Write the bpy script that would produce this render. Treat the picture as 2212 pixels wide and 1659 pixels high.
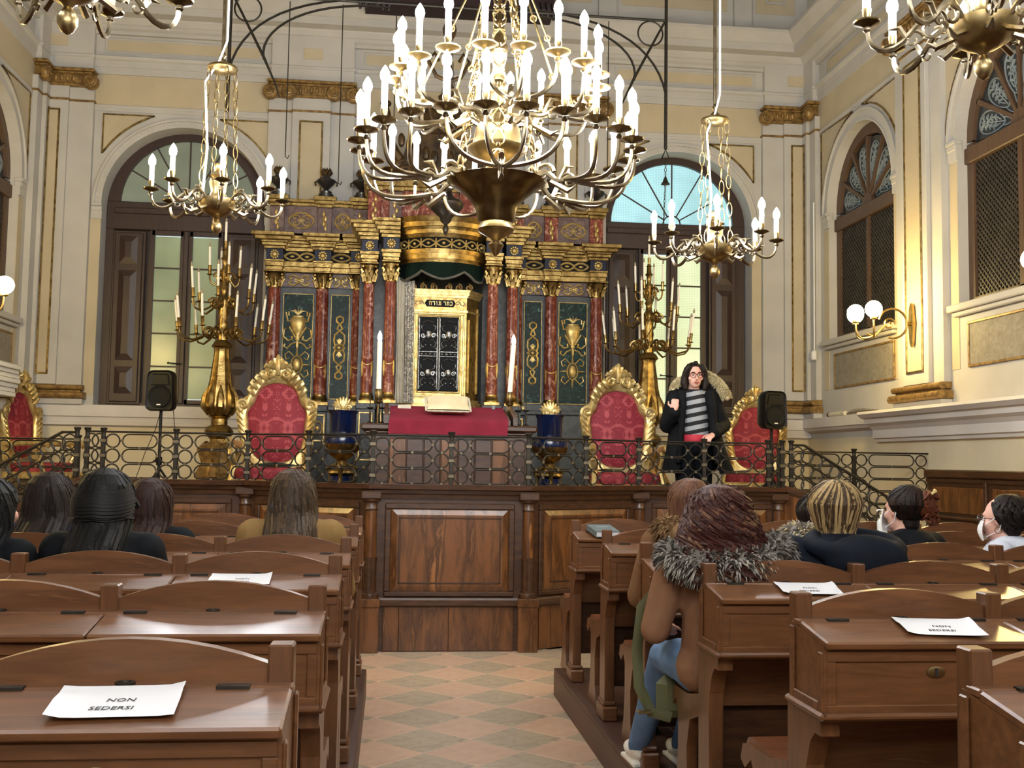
import bpy, bmesh, math, random
from mathutils import Vector, Matrix, Quaternion
PI = math.pi; sin = math.sin; cos = math.cos
R = random.Random(7)
for o in list(bpy.data.objects): bpy.data.objects.remove(o)
SC = bpy.context.scene; COL = SC.collection

# ---------------------------------------------------------------- camera
cam = bpy.data.cameras.new('camera'); camo = bpy.data.objects.new('camera', cam); COL.objects.link(camo)
cam.sensor_width = 36.0; cam.lens = 2290.0 / 2212.0 * 36.0; cam.clip_start = .05; cam.clip_end = 100
YAW, PITCH, ROLL = .1111735, .0743705, .0156276
fw = Vector((sin(YAW)*cos(PITCH), cos(YAW)*cos(PITCH), sin(PITCH)))
rt = Vector((cos(YAW), -sin(YAW), 0)); up = rt.cross(fw)
rt, up = rt*cos(ROLL)+up*sin(ROLL), up*cos(ROLL)-rt*sin(ROLL)
camo.matrix_world = Matrix(((rt.x, up.x, -fw.x, 0), (rt.y, up.y, -fw.y, 0), (rt.z, up.z, -fw.z, 1.5), (0, 0, 0, 1)))
SC.camera = camo
# ---------------------------------------------------------------- world, exposure
W = bpy.data.worlds.new('world'); SC.world = W; W.use_nodes = True
W.node_tree.nodes['Background'].inputs[0].default_value = (.55, .72, .8, 1)
W.node_tree.nodes['Background'].inputs[1].default_value = .5
SC.view_settings.view_transform = 'Standard'; SC.view_settings.look = 'None'
SC.view_settings.gamma = 1; SC.view_settings.use_curve_mapping = False
SC.view_settings.exposure = 2.55
SC.cycles.max_bounces = 8; SC.cycles.diffuse_bounces = 4; SC.cycles.glossy_bounces = 3
SC.cycles.caustics_reflective = False; SC.cycles.caustics_refractive = False
SC.cycles.sample_clamp_indirect = 3; SC.cycles.sample_clamp_direct = 0
SC.cycles.use_denoising = True
BULB = 75.0      # radiance of a lit candle bulb

# ---------------------------------------------------------------- materials
def lin(c):
    if isinstance(c, str):
        c = [int(c[i:i+2], 16)/255 for i in (0, 2, 4)]
        c = [x/12.92 if x <= .04045 else ((x+.055)/1.055)**2.4 for x in c]
    return (c[0], c[1], c[2], 1)
MATS = {}
def mat(name, c1, c2=None, rough=.5, metal=0, kind=None, scale=6, stretch=(1, 1, 1), bump=0, bscale=None, coat=0, emit=0, ecol=None, spec=.5, c3=None, sheen=0, contrast=(.35, .65)):
    m = bpy.data.materials.new(name); m.use_nodes = True; MATS[name] = m
    nt = m.node_tree; b = nt.nodes['Principled BSDF']; L = nt.links.new
    b.inputs['Base Color'].default_value = lin(c1); b.inputs['Roughness'].default_value = rough
    b.inputs['Metallic'].default_value = metal; b.inputs['Coat Weight'].default_value = coat
    b.inputs['Coat Roughness'].default_value = .2
    b.inputs['Specular IOR Level'].default_value = spec
    if sheen: b.inputs['Sheen Weight'].default_value = sheen
    if emit:
        b.inputs['Emission Color'].default_value = lin(ecol or c1); b.inputs['Emission Strength'].default_value = emit
    tc = nt.nodes.new('ShaderNodeTexCoord'); mp = nt.nodes.new('ShaderNodeMapping')
    L(tc.outputs['Object'], mp.inputs[0]); mp.inputs['Scale'].default_value = stretch
    fac = None
    if c2 is not None or bump:
        n = nt.nodes.new('ShaderNodeTexNoise'); n.inputs['Scale'].default_value = scale; n.inputs['Detail'].default_value = 5
        L(mp.outputs[0], n.inputs['Vector']); fac = n.outputs['Fac']
        if kind == 'marble':
            n.inputs['Distortion'].default_value = 1.6; n.inputs['Roughness'].default_value = .65
        if kind == 'wood':
            n.inputs['Distortion'].default_value = .6; n.inputs['Roughness'].default_value = .6
        if kind == 'lace':
            v = nt.nodes.new('ShaderNodeTexVoronoi'); v.inputs['Scale'].default_value = scale*1.4; v.feature = 'SMOOTH_F1'
            mx = nt.nodes.new('ShaderNodeMix'); mx.data_type = 'VECTOR'; mx.inputs[0].default_value = .35
            L(mp.outputs[0], mx.inputs[4]); L(n.outputs['Color'], mx.inputs[5]); L(mx.outputs[1], v.inputs['Vector']); fac = v.outputs['Distance']
        if kind == 'damask':
            # mirrored repeats of a warped pattern, so that it reads as a woven floral figure
            sx = nt.nodes.new('ShaderNodeSeparateXYZ'); L(tc.outputs['Object'], sx.inputs[0])
            def mth(op, a, bb):
                q = nt.nodes.new('ShaderNodeMath'); q.operation = op
                for i, z in enumerate((a, bb)):
                    if isinstance(z, (int, float)): q.inputs[i].default_value = z
                    elif z is not None: L(z, q.inputs[i])
                return q.outputs[0]
            px = mth('PINGPONG', sx.outputs[0], .11); pz = mth('PINGPONG', sx.outputs[2], .33)
            cx = nt.nodes.new('ShaderNodeCombineXYZ'); L(px, cx.inputs[0]); L(pz, cx.inputs[2])
            L(cx.outputs[0], n.inputs['Vector']); n.inputs['Detail'].default_value = 2; n.inputs['Distortion'].default_value = 2.2
            fac = n.outputs['Fac']
    if c2 is not None:
        r = nt.nodes.new('ShaderNodeValToRGB'); e = r.color_ramp.elements
        e[0].position, e[1].position = contrast; e[0].color = lin(c1); e[1].color = lin(c2)
        if c3: 
            q = e.new(contrast[1]+ .12); q.color = lin(c3)
        L(fac, r.inputs[0]); L(r.outputs[0], b.inputs['Base Color'])
    if bump:
        bn = nt.nodes.new('ShaderNodeBump'); bn.inputs['Strength'].default_value = bump; bn.inputs['Distance'].default_value = .01
        if bscale:
            n2 = nt.nodes.new('ShaderNodeTexNoise'); n2.inputs['Scale'].default_value = bscale; L(mp.outputs[0], n2.inputs['Vector']); L(n2.outputs['Fac'], bn.inputs['Height'])
        else: L(fac, bn.inputs['Height'])
        L(bn.outputs[0], b.inputs['Normal'])
    return m
mat('white_plaster', 'b9b5ae', 'b1ada5', rough=.75, kind='n', scale=2.5, bump=.05, bscale=60)
mat('cream_plaster', 'bbad91', 'b3a589', rough=.75, kind='n', scale=2.5, bump=.05, bscale=60)
mat('dado_cream_lit', 'd6c9aa', 'cec0a0', rough=.75, kind='n', scale=2.5, bump=.05, bscale=60)  # wall cream made lighter: brighter light low on the walls, put into the colour
mat('ledge_white_lit', 'd0cac4', 'c8c2bb', rough=.7, kind='n', scale=2.5)  # wall white lightened the same way, with the ledges' light in the colour
mat('gilt_relief', 'd9bd78', 'b39450', rough=.4, metal=.5, kind='n', scale=20)
mat('grey_trim', 'bdb6a8', rough=.75)
mat('ceiling_paint', 'a39d90', rough=.8)
mat('gilt', 'b0955c', '735a30', rough=.33, metal=.95, kind='n', scale=14, bump=.25, bscale=60)
mat('gilt_dull', '9c7c48', '6a4f28', rough=.45, metal=.35, kind='n', scale=18, bump=.3, bscale=50)
mat('gilt_bright', 'd6bf86', 'a98d52', rough=.36, metal=.65, kind='n', scale=18, bump=.2, bscale=70)
mat('brass', 'a59067', '7c683f', rough=.36, metal=1, kind='n', scale=12)
mat('brass_dark', '84724f', '594a30', rough=.28, metal=1, kind='n', scale=12)
mat('silver_brass', 'a3977f', '75684f', rough=.3, metal=1, kind='n', scale=12)
mat('iron', '3a352d', '2b2722', rough=.5, metal=.7, kind='n', scale=30)
mat('iron_clip', '6d6350', rough=.45, metal=.7)
mat('walnut', '70482a', '55351e', rough=.33, kind='wood', scale=4, stretch=(1, 9, 9), coat=.25, c3='815836')
mat('walnut_up', '694327', '50321c', rough=.33, kind='wood', scale=4, stretch=(9, 9, 1), coat=.25, c3='775336')
mat('burl_walnut', '6e4524', '442812', rough=.3, kind='wood', scale=3.2, stretch=(4, 4, .8), coat=.3, c3='8c5b30', contrast=(.4, .6))
mat('dark_walnut', '4a2e1a', '301c10', rough=.35, kind='wood', scale=4, stretch=(1.5, 8, 8), coat=.25)
mat('shutter_wood', '3a2822', '2f201b', rough=.45, kind='wood', scale=4, stretch=(8, 8, 1))
mat('brown_wood', '57412f', '493526', rough=.5, kind='wood', scale=4, stretch=(8, 8, 1))
mat('seat_wood', '7a4a30', '5f3722', rough=.3, kind='wood', scale=4, stretch=(1, 8, 8), coat=.3)
mat('platform_wood', '54392b', '472e22', rough=.45, kind='wood', scale=4, stretch=(8, 1, 8))
mat('pink_marble', 'd8b59b', 'cdaa90', rough=.22, kind='marble', scale=5)
mat('grey_marble', 'bcaa92', 'ad9c87', rough=.22, kind='marble', scale=7, contrast=(.45, .62), c3='958570')
mat('red_marble', '64271c', '87442f', rough=.32, spec=.3, kind='marble', scale=15, stretch=(1, 1, .6), contrast=(.4, .54), c3='c59a84')
mat('green_marble', '0d1d1a', '1b3830', rough=.38, spec=.18, kind='marble', scale=14, contrast=(.42, .6), c3='6f8f82')
mat('grey_blue_marble', '595c5d', '424546', rough=.3, spec=.3, kind='marble', scale=6)
mat('purple_marble', '5b4440', '7a6660', rough=.3, kind='marble', scale=6, contrast=(.42, .6), c3='4a2c28')
mat('dark_marble', '2a2b2c', '454543', rough=.3, spec=.3, kind='marble', scale=6, contrast=(.45, .65))
mat('blue_lacquer', '0d1226', '121832', rough=.4, spec=.3)
mat('black_lacquer', '0a0b0e', rough=.6, spec=.15)
mat('blue_glaze', '101f48', '0a132c', rough=.15, kind='n', scale=5, coat=.6)
mat('black_urn', '22201f', '2f2b26', rough=.3, coat=.3)
mat('damask', '7d242d', '9f4549', rough=.65, kind='damask', scale=9, spec=.25, contrast=(.5, .56))
mat('red_cloth', '7d2434', '6f1f2e', rough=.9, kind='n', scale=6, spec=.15, bump=.1, bscale=200)
mat('green_velvet', '0d1f18', '081511', rough=.8, spec=.1, kind='n', scale=5)
mat('grey_braid', '5d5a50', '47443c', rough=.7)
mat('ivory_satin', 'd9cba6', 'cbbb93', rough=.6, kind='n', scale=9, bump=.2, bscale=60)
mat('lace', 'e2dccb', '77716a', rough=.8, kind='lace', scale=20, contrast=(.3, .42))
mat('linen', 'd2cab6', 'c3baa4', rough=.8, kind='n', scale=9)
mat('paper', 'd9d8da', rough=.75)
mat('paper_ink', '3a3a3e', rough=.8)
mat('candle_white', 'efe9da', rough=.5)
mat('candle_sleeve', 'f4f1ea', rough=.4, emit=.06)
mat('lit_bulb', 'fff4e2', rough=.3, emit=BULB, ecol=(.955, .98, 1))
mat('globe_glow', 'fff0c8', rough=.3, emit=26, ecol=(1, .73, .27))
mat('dead_bulb', '9a8d74', rough=.2)
mat('black_plastic', '0a0a0b', '0e0e0f', rough=.45, spec=.25)
mat('speaker_grille', '0f1011', rough=.7, spec=.2, bump=.3, bscale=400)
mat('white_plastic', 'e6e4de', rough=.4)
mat('lattice_wood', '38312a', '2b251f', rough=.55)
mat('lattice_void', '191713', rough=.9)
mat('etched_glass', '23282b', '2b3134', rough=.25)
mat('frost_white', '6c7679', '848d90', rough=.6)
mat('slate_relief', '8d8578', '766f62', rough=.7, kind='marble', scale=9, bump=.5, bscale=22)
mat('red_canopy', '2a1016', '200c12', rough=.7)
mat('canopy_carving', '1d1418', rough=.5)
mat('bronze_dark', '3b332b', '2a241e', rough=.4, metal=.7)
mat('tarnished_silver', '74726e', '403f3c', rough=.3, metal=.9, kind='n', scale=40)
mat('crest_brown', '5c4628', '33271a', rough=.4, metal=.5, kind='n', scale=8)
mat('cable', '1b1b1b', rough=.6)
mat('white_cable', 'e2e0d8', rough=.5)
mat('book_grey', '566266', rough=.6)
mat('clear_plastic', 'cfd3d0', rough=.15)
def glass(name, c, e, grid=None):
    m = mat(name, c, rough=.25, emit=e)
    nt = m.node_tree; b = nt.nodes['Principled BSDF']; L = nt.links.new
    tc = [n for n in nt.nodes if n.type == 'TEX_COORD'][0]
    n = nt.nodes.new('ShaderNodeTexNoise'); n.inputs['Scale'].default_value = 1.6; L(tc.outputs['Object'], n.inputs['Vector'])
    r = nt.nodes.new('ShaderNodeValToRGB'); cc = lin(c); r.color_ramp.elements[0].color = [x*.78 for x in cc[:3]]+[1]; r.color_ramp.elements[1].color = [min(1, x*1.12) for x in cc[:3]]+[1]
    r.color_ramp.elements[0].position = .3; r.color_ramp.elements[1].position = .7
    L(n.outputs['Fac'], r.inputs[0]); out = r.outputs[0]
    if grid:     # wire mesh fixed outside the pane, seen through it
        mp = nt.nodes.new('ShaderNodeMapping'); mp.inputs['Rotation'].default_value = (PI/2, 0, 0); L(tc.outputs['Object'], mp.inputs[0])
        k = nt.nodes.new('ShaderNodeTexBrick'); k.offset = 0; k.inputs['Scale'].default_value = grid; k.inputs['Mortar Size'].default_value = .035; k.inputs['Brick Width'].default_value = .5; k.inputs['Row Height'].default_value = .5
        L(mp.outputs[0], k.inputs['Vector']); L(out, k.inputs[1]); L(out, k.inputs[2])
        k.inputs[3].default_value = [x*.55 for x in cc[:3]]+[1]; out = k.outputs[0]
    L(out, b.inputs['Base Color']); L(out, b.inputs['Emission Color'])
glass('dusk_pane', '8d9a7c', .05)
glass('dusk_lunette', '7c8577', .03)
glass('day_pane', 'cfe0b8', .14, 22)
glass('day_lunette', '9ccbd6', .16, 22)

# ---------------------------------------------------------------- mesh collector
class M:
    def __init__(s): s.v = []; s.f = []; s.sm = []
    def add(s, vs, fs, smooth=False):
        n = len(s.v); s.v += [tuple(v) for v in vs]; s.f += [tuple(i+n for i in f) for f in fs]; s.sm += [smooth]*len(fs); return s
    def box(s, x0, x1, y0, y1, z0, z1, c=0):
        if x1 < x0: x0, x1 = x1, x0
        if y1 < y0: y0, y1 = y1, y0
        if z1 < z0: z0, z1 = z1, z0
        if c <= 0:
            return s.add([(x0, y0, z0), (x1, y0, z0), (x1, y1, z0), (x0, y1, z0), (x0, y0, z1), (x1, y0, z1), (x1, y1, z1), (x0, y1, z1)],
                         [(0, 3, 2, 1), (4, 5, 6, 7), (0, 1, 5, 4), (1, 2, 6, 5), (2, 3, 7, 6), (3, 0, 4, 7)])
        c = min(c, (x1-x0)*.45, (y1-y0)*.45, (z1-z0)*.45); vs = []; idx = {}
        for i, x in enumerate((x0, x1)):
            for j, y in enumerate((y0, y1)):
                for k, z in enumerate((z0, z1)):
                    for a in range(3):
                        p = [x, y, z]
                        for b in range(3):
                            if b != a: p[b] += c*(1 if (i, j, k)[b] == 0 else -1)
                        idx[i, j, k, a] = len(vs); vs.append(p)
        g = lambda i, j, k, a: idx[i, j, k, a]
        fs = []
        for a in range(3):
            b, d = (a+1) % 3, (a+2) % 3
            for t in (0, 1):
                q = []
                for (u, w) in ((0, 0), (1, 0), (1, 1), (0, 1)):
                    e = [0, 0, 0]; e[a] = t; e[b] = u; e[d] = w; q.append(g(*e, a))
                fs.append(q if t else q[::-1])
            for u in (0, 1):
                for w in (0, 1):
                    e0 = [0, 0, 0]; e0[b] = u; e0[d] = w; e1 = list(e0); e1[a] = 1
                    q = [g(*e0, b), g(*e1, b), g(*e1, d), g(*e0, d)]
                    fs.append(q if (u ^ w) else q[::-1])
        for i in (0, 1):
            for j in (0, 1):
                for k in (0, 1):
                    q = [g(i, j, k, 0), g(i, j, k, 1), g(i, j, k, 2)]
                    fs.append(q if (i+j+k) % 2 else q[::-1])
        return s.add(vs, fs)
    def prism(s, poly, ax, a, b, smooth=False):
        """polygon in the two axes other than ax (in xyz order), extruded along ax from a to b"""
        n = len(poly)
        def P(p, t):
            q = list(p); q.insert(ax, t); return q
        ar = sum(poly[i][0]*poly[(i+1) % n][1]-poly[(i+1) % n][0]*poly[i][1] for i in range(n))
        if ax == 1: ar = -ar
        if (ar < 0) != (b < a): poly = poly[::-1]
        vs = [P(p, a) for p in poly]+[P(p, b) for p in poly]
        fs = [tuple(range(n))[::-1], tuple(range(n, 2*n))]
        s.add(vs, fs); m = len(s.v)-2*n
        for i in range(n):
            j = (i+1) % n; s.f.append((m+i, m+j, m+n+j, m+n+i)); s.sm.append(smooth)
        return s
    def lathe(s, prof, n=16, c=(0, 0, 0), sx=1, sy=1, smooth=True, flute=0):
        vs = []; fs = []
        for (r, z) in prof:
            for i in range(n):
                t = 2*PI*i/n; k = r*(1+(flute if i % 2 else -flute))
                vs.append((c[0]+k*cos(t)*sx, c[1]+k*sin(t)*sy, c[2]+z))
        m = len(prof)
        for j in range(m-1):
            for i in range(n):
                a = j*n+i; b = j*n+(i+1) % n; fs.append((a, b, b+n, a+n))
        fs.append(tuple(range(n))[::-1]); fs.append(tuple(range((m-1)*n, m*n)))
        return s.add(vs, fs, smooth)
    def ell(s, c, rx, ry=None, rz=None, nu=12, nv=8, M3=None):
        ry = rx if ry is None else ry; rz = rx if rz is None else rz; vs = []; fs = []; c = Vector(c)
        for j in range(1, nv):
            p = PI*j/nv
            for i in range(nu):
                t = 2*PI*i/nu; q = Vector((rx*sin(p)*cos(t), ry*sin(p)*sin(t), -rz*cos(p)))
                vs.append(c+(M3 @ q if M3 else q))
        b = Vector((0, 0, -rz)); t = Vector((0, 0, rz)); vs += [c+(M3 @ b if M3 else b), c+(M3 @ t if M3 else t)]
        nb = (nv-1)*nu
        for j in range(nv-2):
            for i in range(nu):
                a = j*nu+i; d = j*nu+(i+1) % nu; fs.append((a, d, d+nu, a+nu))
        for i in range(nu):
            fs.append((nb, (i+1) % nu, i)); a = (nv-2)*nu; fs.append((nb+1, a+i, a+(i+1) % nu))
        return s.add(vs, fs, True)
    def tube(s, pts, r, n=6, closed=False, flat=None, ref=None):
        pts = [Vector(p) for p in pts]; k = len(pts); vs = []; fs = []
        rs = r if isinstance(r, (list, tuple)) else [r]*k
        N = None
        for i, p in enumerate(pts):
            if closed: d = pts[(i+1) % k]-pts[i-1]
            else: d = pts[min(i+1, k-1)]-pts[max(i-1, 0)]
            if d.length < 1e-9: d = Vector((0, 0, 1))
            d.normalize()
            if N is None:
                N = Vector(ref) if ref else (Vector((0, 0, 1)) if abs(d.z) < .9 else Vector((0, 1, 0)))
            if ref: N = Vector(ref)
            N = N-d*N.dot(d)
            if N.length < 1e-6: N = d.orthogonal()
            N.normalize(); B = d.cross(N)
            for j in range(n):
                t = 2*PI*j/n+PI/n
                vs.append(p+N*cos(t)*rs[i]*(flat or 1)+B*sin(t)*rs[i])
        kk = k if closed else k-1
        for i in range(kk):
            for j in range(n):
                a = i*n+j; b = i*n+(j+1) % n; c = ((i+1) % k)*n+(j+1) % n; d = ((i+1) % k)*n+j
                fs.append((a, b, c, d))
        if not closed: fs.append(tuple(range(n))[::-1]); fs.append(tuple(range((k-1)*n, k*n)))
        return s.add(vs, fs, n > 4)
    def join(s, o, T=None):
        n = len(s.v); s.v += [tuple(T @ Vector(v)) for v in o.v] if T else o.v
        s.f += [tuple(i+n for i in f) for f in o.f]; s.sm += o.sm; return s
    def xf(s, T): s.v = [tuple(T @ Vector(v)) for v in s.v]; return s
    def mesh(s, name):
        me = bpy.data.meshes.new(name); me.from_pydata(s.v, [], s.f)
        if any(s.sm):
            me.polygons.foreach_set('use_smooth', s.sm); me.set_sharp_from_angle(angle=math.radians(42))
        me.update(); return me
    def obj(s, name, m, parent=None, world=True, **kw):
        off = None
        if parent is not None and world:
            off = root_loc(parent)
            if off.length > 0: s.v = [(x-off.x, y-off.y, z-off.z) for x, y, z in s.v]
        me = s.mesh(name); return link(name, me, m, parent, **kw)
def root_loc(o):
    p = Vector((0, 0, 0))
    while o is not None: p = p+o.location; o = o.parent
    return p
def link(name, me, m, parent=None, **kw):
    if not me.materials: me.materials.append(MATS[m])
    o = bpy.data.objects.new(name, me); COL.objects.link(o)
    if parent is not None: o.parent = parent
    for k, v in kw.items(): o[{'cat': 'category'}.get(k, k)] = v
    return o
def thing(name, label, cat, loc=(0, 0, 0), rz=0, group=None):
    o = bpy.data.objects.new(name, None); COL.objects.link(o); o.location = loc; o.rotation_euler = (0, 0, rz)
    o.empty_display_size = .1; o['label'] = label; o['category'] = cat
    if group: o['group'] = group
    return o
def kids(o): return KID.get(o.name, [])
def dup(src, loc, rz=0, label=None, scale=None):
    """copy of a thing with its parts and sub-parts, sharing mesh data"""
    ch = {}
    for o in bpy.data.objects:
        if o.parent: ch.setdefault(o.parent, []).append(o)
    def cp(o, par):
        c = o.copy(); COL.objects.link(c); c.parent = par
        for k in ch.get(o, []): cp(k, c)
        return c
    r = cp(src, None); r.location = loc; r.rotation_euler = (0, 0, rz)
    if scale: r.scale = scale
    if label: r['label'] = label
    return r
def shared(name, me, parent, loc=(0, 0, 0), rot=None, m=None):
    o = bpy.data.objects.new(name, me); COL.objects.link(o); o.parent = parent; o.location = loc
    if rot: o.rotation_euler = rot
    return o
def spiral(c, r0, turns, a0=0, plane='xz', n=14, k=.12, sgn=1):
    """points of an inward spiral in a plane, starting at radius r0"""
    out = []
    for i in range(n+1):
        t = i/n; r = r0*(1-t*(1-k)); a = a0+sgn*2*PI*turns*t
        u, w = r*cos(a), r*sin(a)
        out.append({'xz': (c[0]+u, c[1], c[2]+w), 'yz': (c[0], c[1]+u, c[2]+w), 'xy': (c[0]+u, c[1]+w, c[2])}[plane])
    return out
def bez(p0, p1, p2, p3, n=8):
    p0, p1, p2, p3 = map(Vector, (p0, p1, p2, p3)); out = []
    for i in range(n+1):
        t = i/n; u = 1-t; out.append(p0*u**3+p1*3*u*u*t+p2*3*u*t*t+p3*t**3)
    return out
def arc(c, r, a0, a1, n, plane='xz', rz=None):
    rz = r if rz is None else rz; out = []
    for i in range(n+1):
        a = a0+(a1-a0)*i/n; u, w = r*cos(a), rz*sin(a)
        out.append({'xz': (c[0]+u, c[1], c[2]+w), 'xy': (c[0]+u, c[1]+w, c[2]), 'yz': (c[0], c[1]+u, c[2]+w)}[plane])
    return out
XC = .52
# ---------------------------------------------------------------- setting
XL, XR, YB, YF, ZC = -4.43, 5.47, 13.5, -3.2, 9.4
def struct(name, mm, m, loc=(0, 0, 0), rz=0, label=None):
    o = link(name, mm.mesh(name), m); o.location = loc; o.rotation_euler = (0, 0, rz); o['kind'] = 'structure'
    if label: o['label'] = label
    return o
fl = struct('floor', M().box(XL-.3, XR+.3, YF-.2, YB+.3, -.2, -.012), 'grey_marble', label='pink and grey marble floor of the aisle')
D2 = .2565
tm = {}
for j in range(-3, 17):
    for i in range(-4, 5):
        if (i+j) % 2: continue
        x, y = .20+i*D2, 6.9+(j-8)*D2+.0
        if not (-.75 < x < 1.75 and 3.6 < y < 9.3): continue
        g = (j % 2 == 0)
        key = (g, R.randrange(3))
        if key not in tm:
            e = D2-.0012; mm = M(); c = .004
            o_ = [(e, 0), (0, e), (-e, 0), (0, -e)]; i_ = [(a*(1-c/e*1.4), b*(1-c/e*1.4)) for a, b in o_]
            mm.add([(a, b, -.02) for a, b in o_]+[(a, b, -.002) for a, b in o_]+[(a, b, 0) for a, b in i_],
                   [(0, 1, 5, 4), (1, 2, 6, 5), (2, 3, 7, 6), (3, 0, 4, 7), (4, 5, 9, 8), (5, 6, 10, 9), (6, 7, 11, 10), (7, 4, 8, 11), (8, 9, 10, 11)])
            me = mm.mesh('tile'); me.materials.append(MATS['grey_marble' if g else 'pink_marble']); tm[key] = me
        shared('tile', tm[key], fl, (x, y, R.uniform(-.001, 0)))

def wall_mesh(x0, x1, z0, z1, ops, depth):
    """front sheet at y=0 with arched openings (xc, r, spring, sill) and their reveals"""
    mm = M(); N = 28; ops = sorted(ops)
    xs = x0
    def q(a, b, c, d): mm.add([a, b, c, d], [(0, 1, 2, 3)])
    for (xc, r, zs, sill) in ops:
        q((xs, 0, z0), (xc-r, 0, z0), (xc-r, 0, z1), (xs, 0, z1))
        q((xc-r, 0, z0), (xc+r, 0, z0), (xc+r, 0, sill), (xc-r, 0, sill))
        A = [(xc-r, 0, zs)]+[(xc-r*cos(PI*i/N), 0, zs+r*sin(PI*i/N)) for i in range(1, N)]+[(xc+r, 0, zs)]
        for a, b in zip(A, A[1:]): q(a, b, (b[0], 0, z1), (a[0], 0, z1))
        P = [(xc-r, 0, sill)]+A+[(xc+r, 0, sill)]
        for a, b in zip(P, P[1:]+P[:1]): q(b, a, (a[0], depth, a[2]), (b[0], depth, b[2]))
        xs = xc+r
    q((xs, 0, z0), (x1, 0, z0), (x1, 0, z1), (xs, 0, z1))
    # back board of the wall beyond the openings' depth is left open; a top cap closes it
    return mm
def P_(mm, name, m, par, **kw): return mm.obj(name, m, par, world=False, **kw)

def gilt_rect(x0, x1, z0, z1, y, w=.022, t=.016):
    mm = M()
    mm.box(x0, x1, y-t, y, z1-w, z1, .005); mm.box(x0, x1, y-t, y, z0, z0+w, .005)
    mm.box(x0, x0+w, y-t, y, z0+w, z1-w, .005); mm.box(x1-w, x1, y-t, y, z0+w, z1-w, .005); return mm
def archivolt(wl, xc, r, zs, w=.11, impost=True):
    mm = M()
    for (ra, rb, t) in ((r-.0, r+.025, .03), (r+.025, r+w-.03, .018), (r+w-.03, r+w, .04)):
        A = arc((xc, 0, zs), ra, PI, 0, 28); B = arc((xc, 0, zs), rb, PI, 0, 28)
        for i in range(28):
            mm.add([(A[i][0], -t, A[i][2]), (A[i+1][0], -t, A[i+1][2]), (B[i+1][0], -t, B[i+1][2]), (B[i][0], -t, B[i][2]),
                    (A[i][0], 0, A[i][2]), (A[i+1][0], 0, A[i+1][2]), (B[i+1][0], 0, B[i+1][2]), (B[i][0], 0, B[i][2])],
                   [(0, 1, 2, 3), (5, 4, 7, 6)[::-1], (0, 4, 5, 1), (3, 2, 6, 7)], False)
    P_(mm, 'archivolt', 'white_plaster', wl)
    if r > .95:
        mm = M()
        for i in range(1, 46):
            a = PI*i/46; mm.ell((xc-(r+.055)*cos(a), -.018, zs+(r+.055)*sin(a)), .012, .008, .012, 5, 4)
        P_(mm, 'beading', 'grey_trim', wl, kind='stuff')
    for sgn in (-1, 1):
        mm = M(); xa, xb = xc+sgn*(r-.008), xc+sgn*(r+w+.01)
        mm.box(xa, xb, -.045, .05, zs-.04, zs, .006).box(xa, xb, -.03, .05, zs-.1, zs-.04, .006).box(xa, xb, -.018, .05, zs-.2, zs-.1)
        P_(mm, 'impost', 'white_plaster', wl)
def spandrel(wl, xc, xs, r, zs, ztop, sgn):
    """cream triangular panel in the corner above an arch, with a gilt frame"""
    n = 8; ro = r+.2; xo = xs
    pts = []
    zb = zs+math.sqrt(max(0, ro*ro-(xo-xc)**2)) if abs(xo-xc) < ro else zs+.25
    a0 = math.acos(max(-1, min(1, abs(xo-xc)/ro))); a1 = math.asin(min(1, (ztop-zs)/ro)) if ztop-zs < ro else PI/2-.12
    for i in range(n+1):
        a = a0+(a1-a0)*i/n; pts.append((xc+sgn*ro*cos(a), zs+ro*sin(a)))
    poly = pts+[(pts[-1][0], ztop), (xo, ztop)] if ztop-pts[-1][1] > .03 else pts+[(xo, ztop)]
    P_(M().prism(poly, 1, -.008, 0), 'spandrel_panel', 'cream_plaster', wl)
    P_(M().tube([(x, -.012, z) for x, z in poly], .014, 4, closed=True), 'gilt_frame', 'gilt', wl)
def volute(mm, x, y, z, r=.09, sgn=1, depth=.07):
    mm.lathe([(r*.98, 0), (r, depth*.3), (r, depth*.85), (r*.9, depth)], 16)
    n0 = 4*16
    k = len(mm.v)-n0
    for i in range(k, len(mm.v)):
        a, b, c = mm.v[i]; mm.v[i] = (x+a, y-c, z+b)
    mm.tube(spiral((x, y-depth-.004, z), r*.86, 2.1, PI/2, 'xz', 22, .12, sgn), .012, 5)
    mm.ell((x, y-depth, z), .02, .016, .02, 8, 5)
def ionic(wl, x0, x1, z0, y, nv=2):
    """gilded ionic capital across a pilaster from x0 to x1; scroll pairs at both ends"""
    mm = M(); h = .2
    mm.box(x0-.02, x1+.02, y-.08, 0, z0+h, z0+h+.04, .01).box(x0+.02, x1-.02, y-.06, 0, z0+h-.03, z0+h, .008)
    mm.box(x0+.05, x1-.05, y-.03, 0, z0+.05, z0+h-.03)
    mm.box(x0+.03, x1-.03, y-.045, 0, z0+.02, z0+.06, .01)
    for k in range(int((x1-x0-.3)/.07)):
        mm.ell((x0+.18+k*.07, y-.035, z0+.12), .022, .02, .045, 8, 6)
    P_(mm, 'capital', 'gilt_dull', wl)
    v = M()
    volute(v, x0+.02, y-.02, z0+.07, .095, 1); volute(v, x1-.02, y-.02, z0+.07, .095, -1)
    if nv == 4: volute(v, x0+.26, y-.07, z0+.065, .095, 1); volute(v, x1-.26, y-.07, z0+.065, .095, -1)
    P_(v, 'volute', 'gilt_dull', wl)
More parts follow.
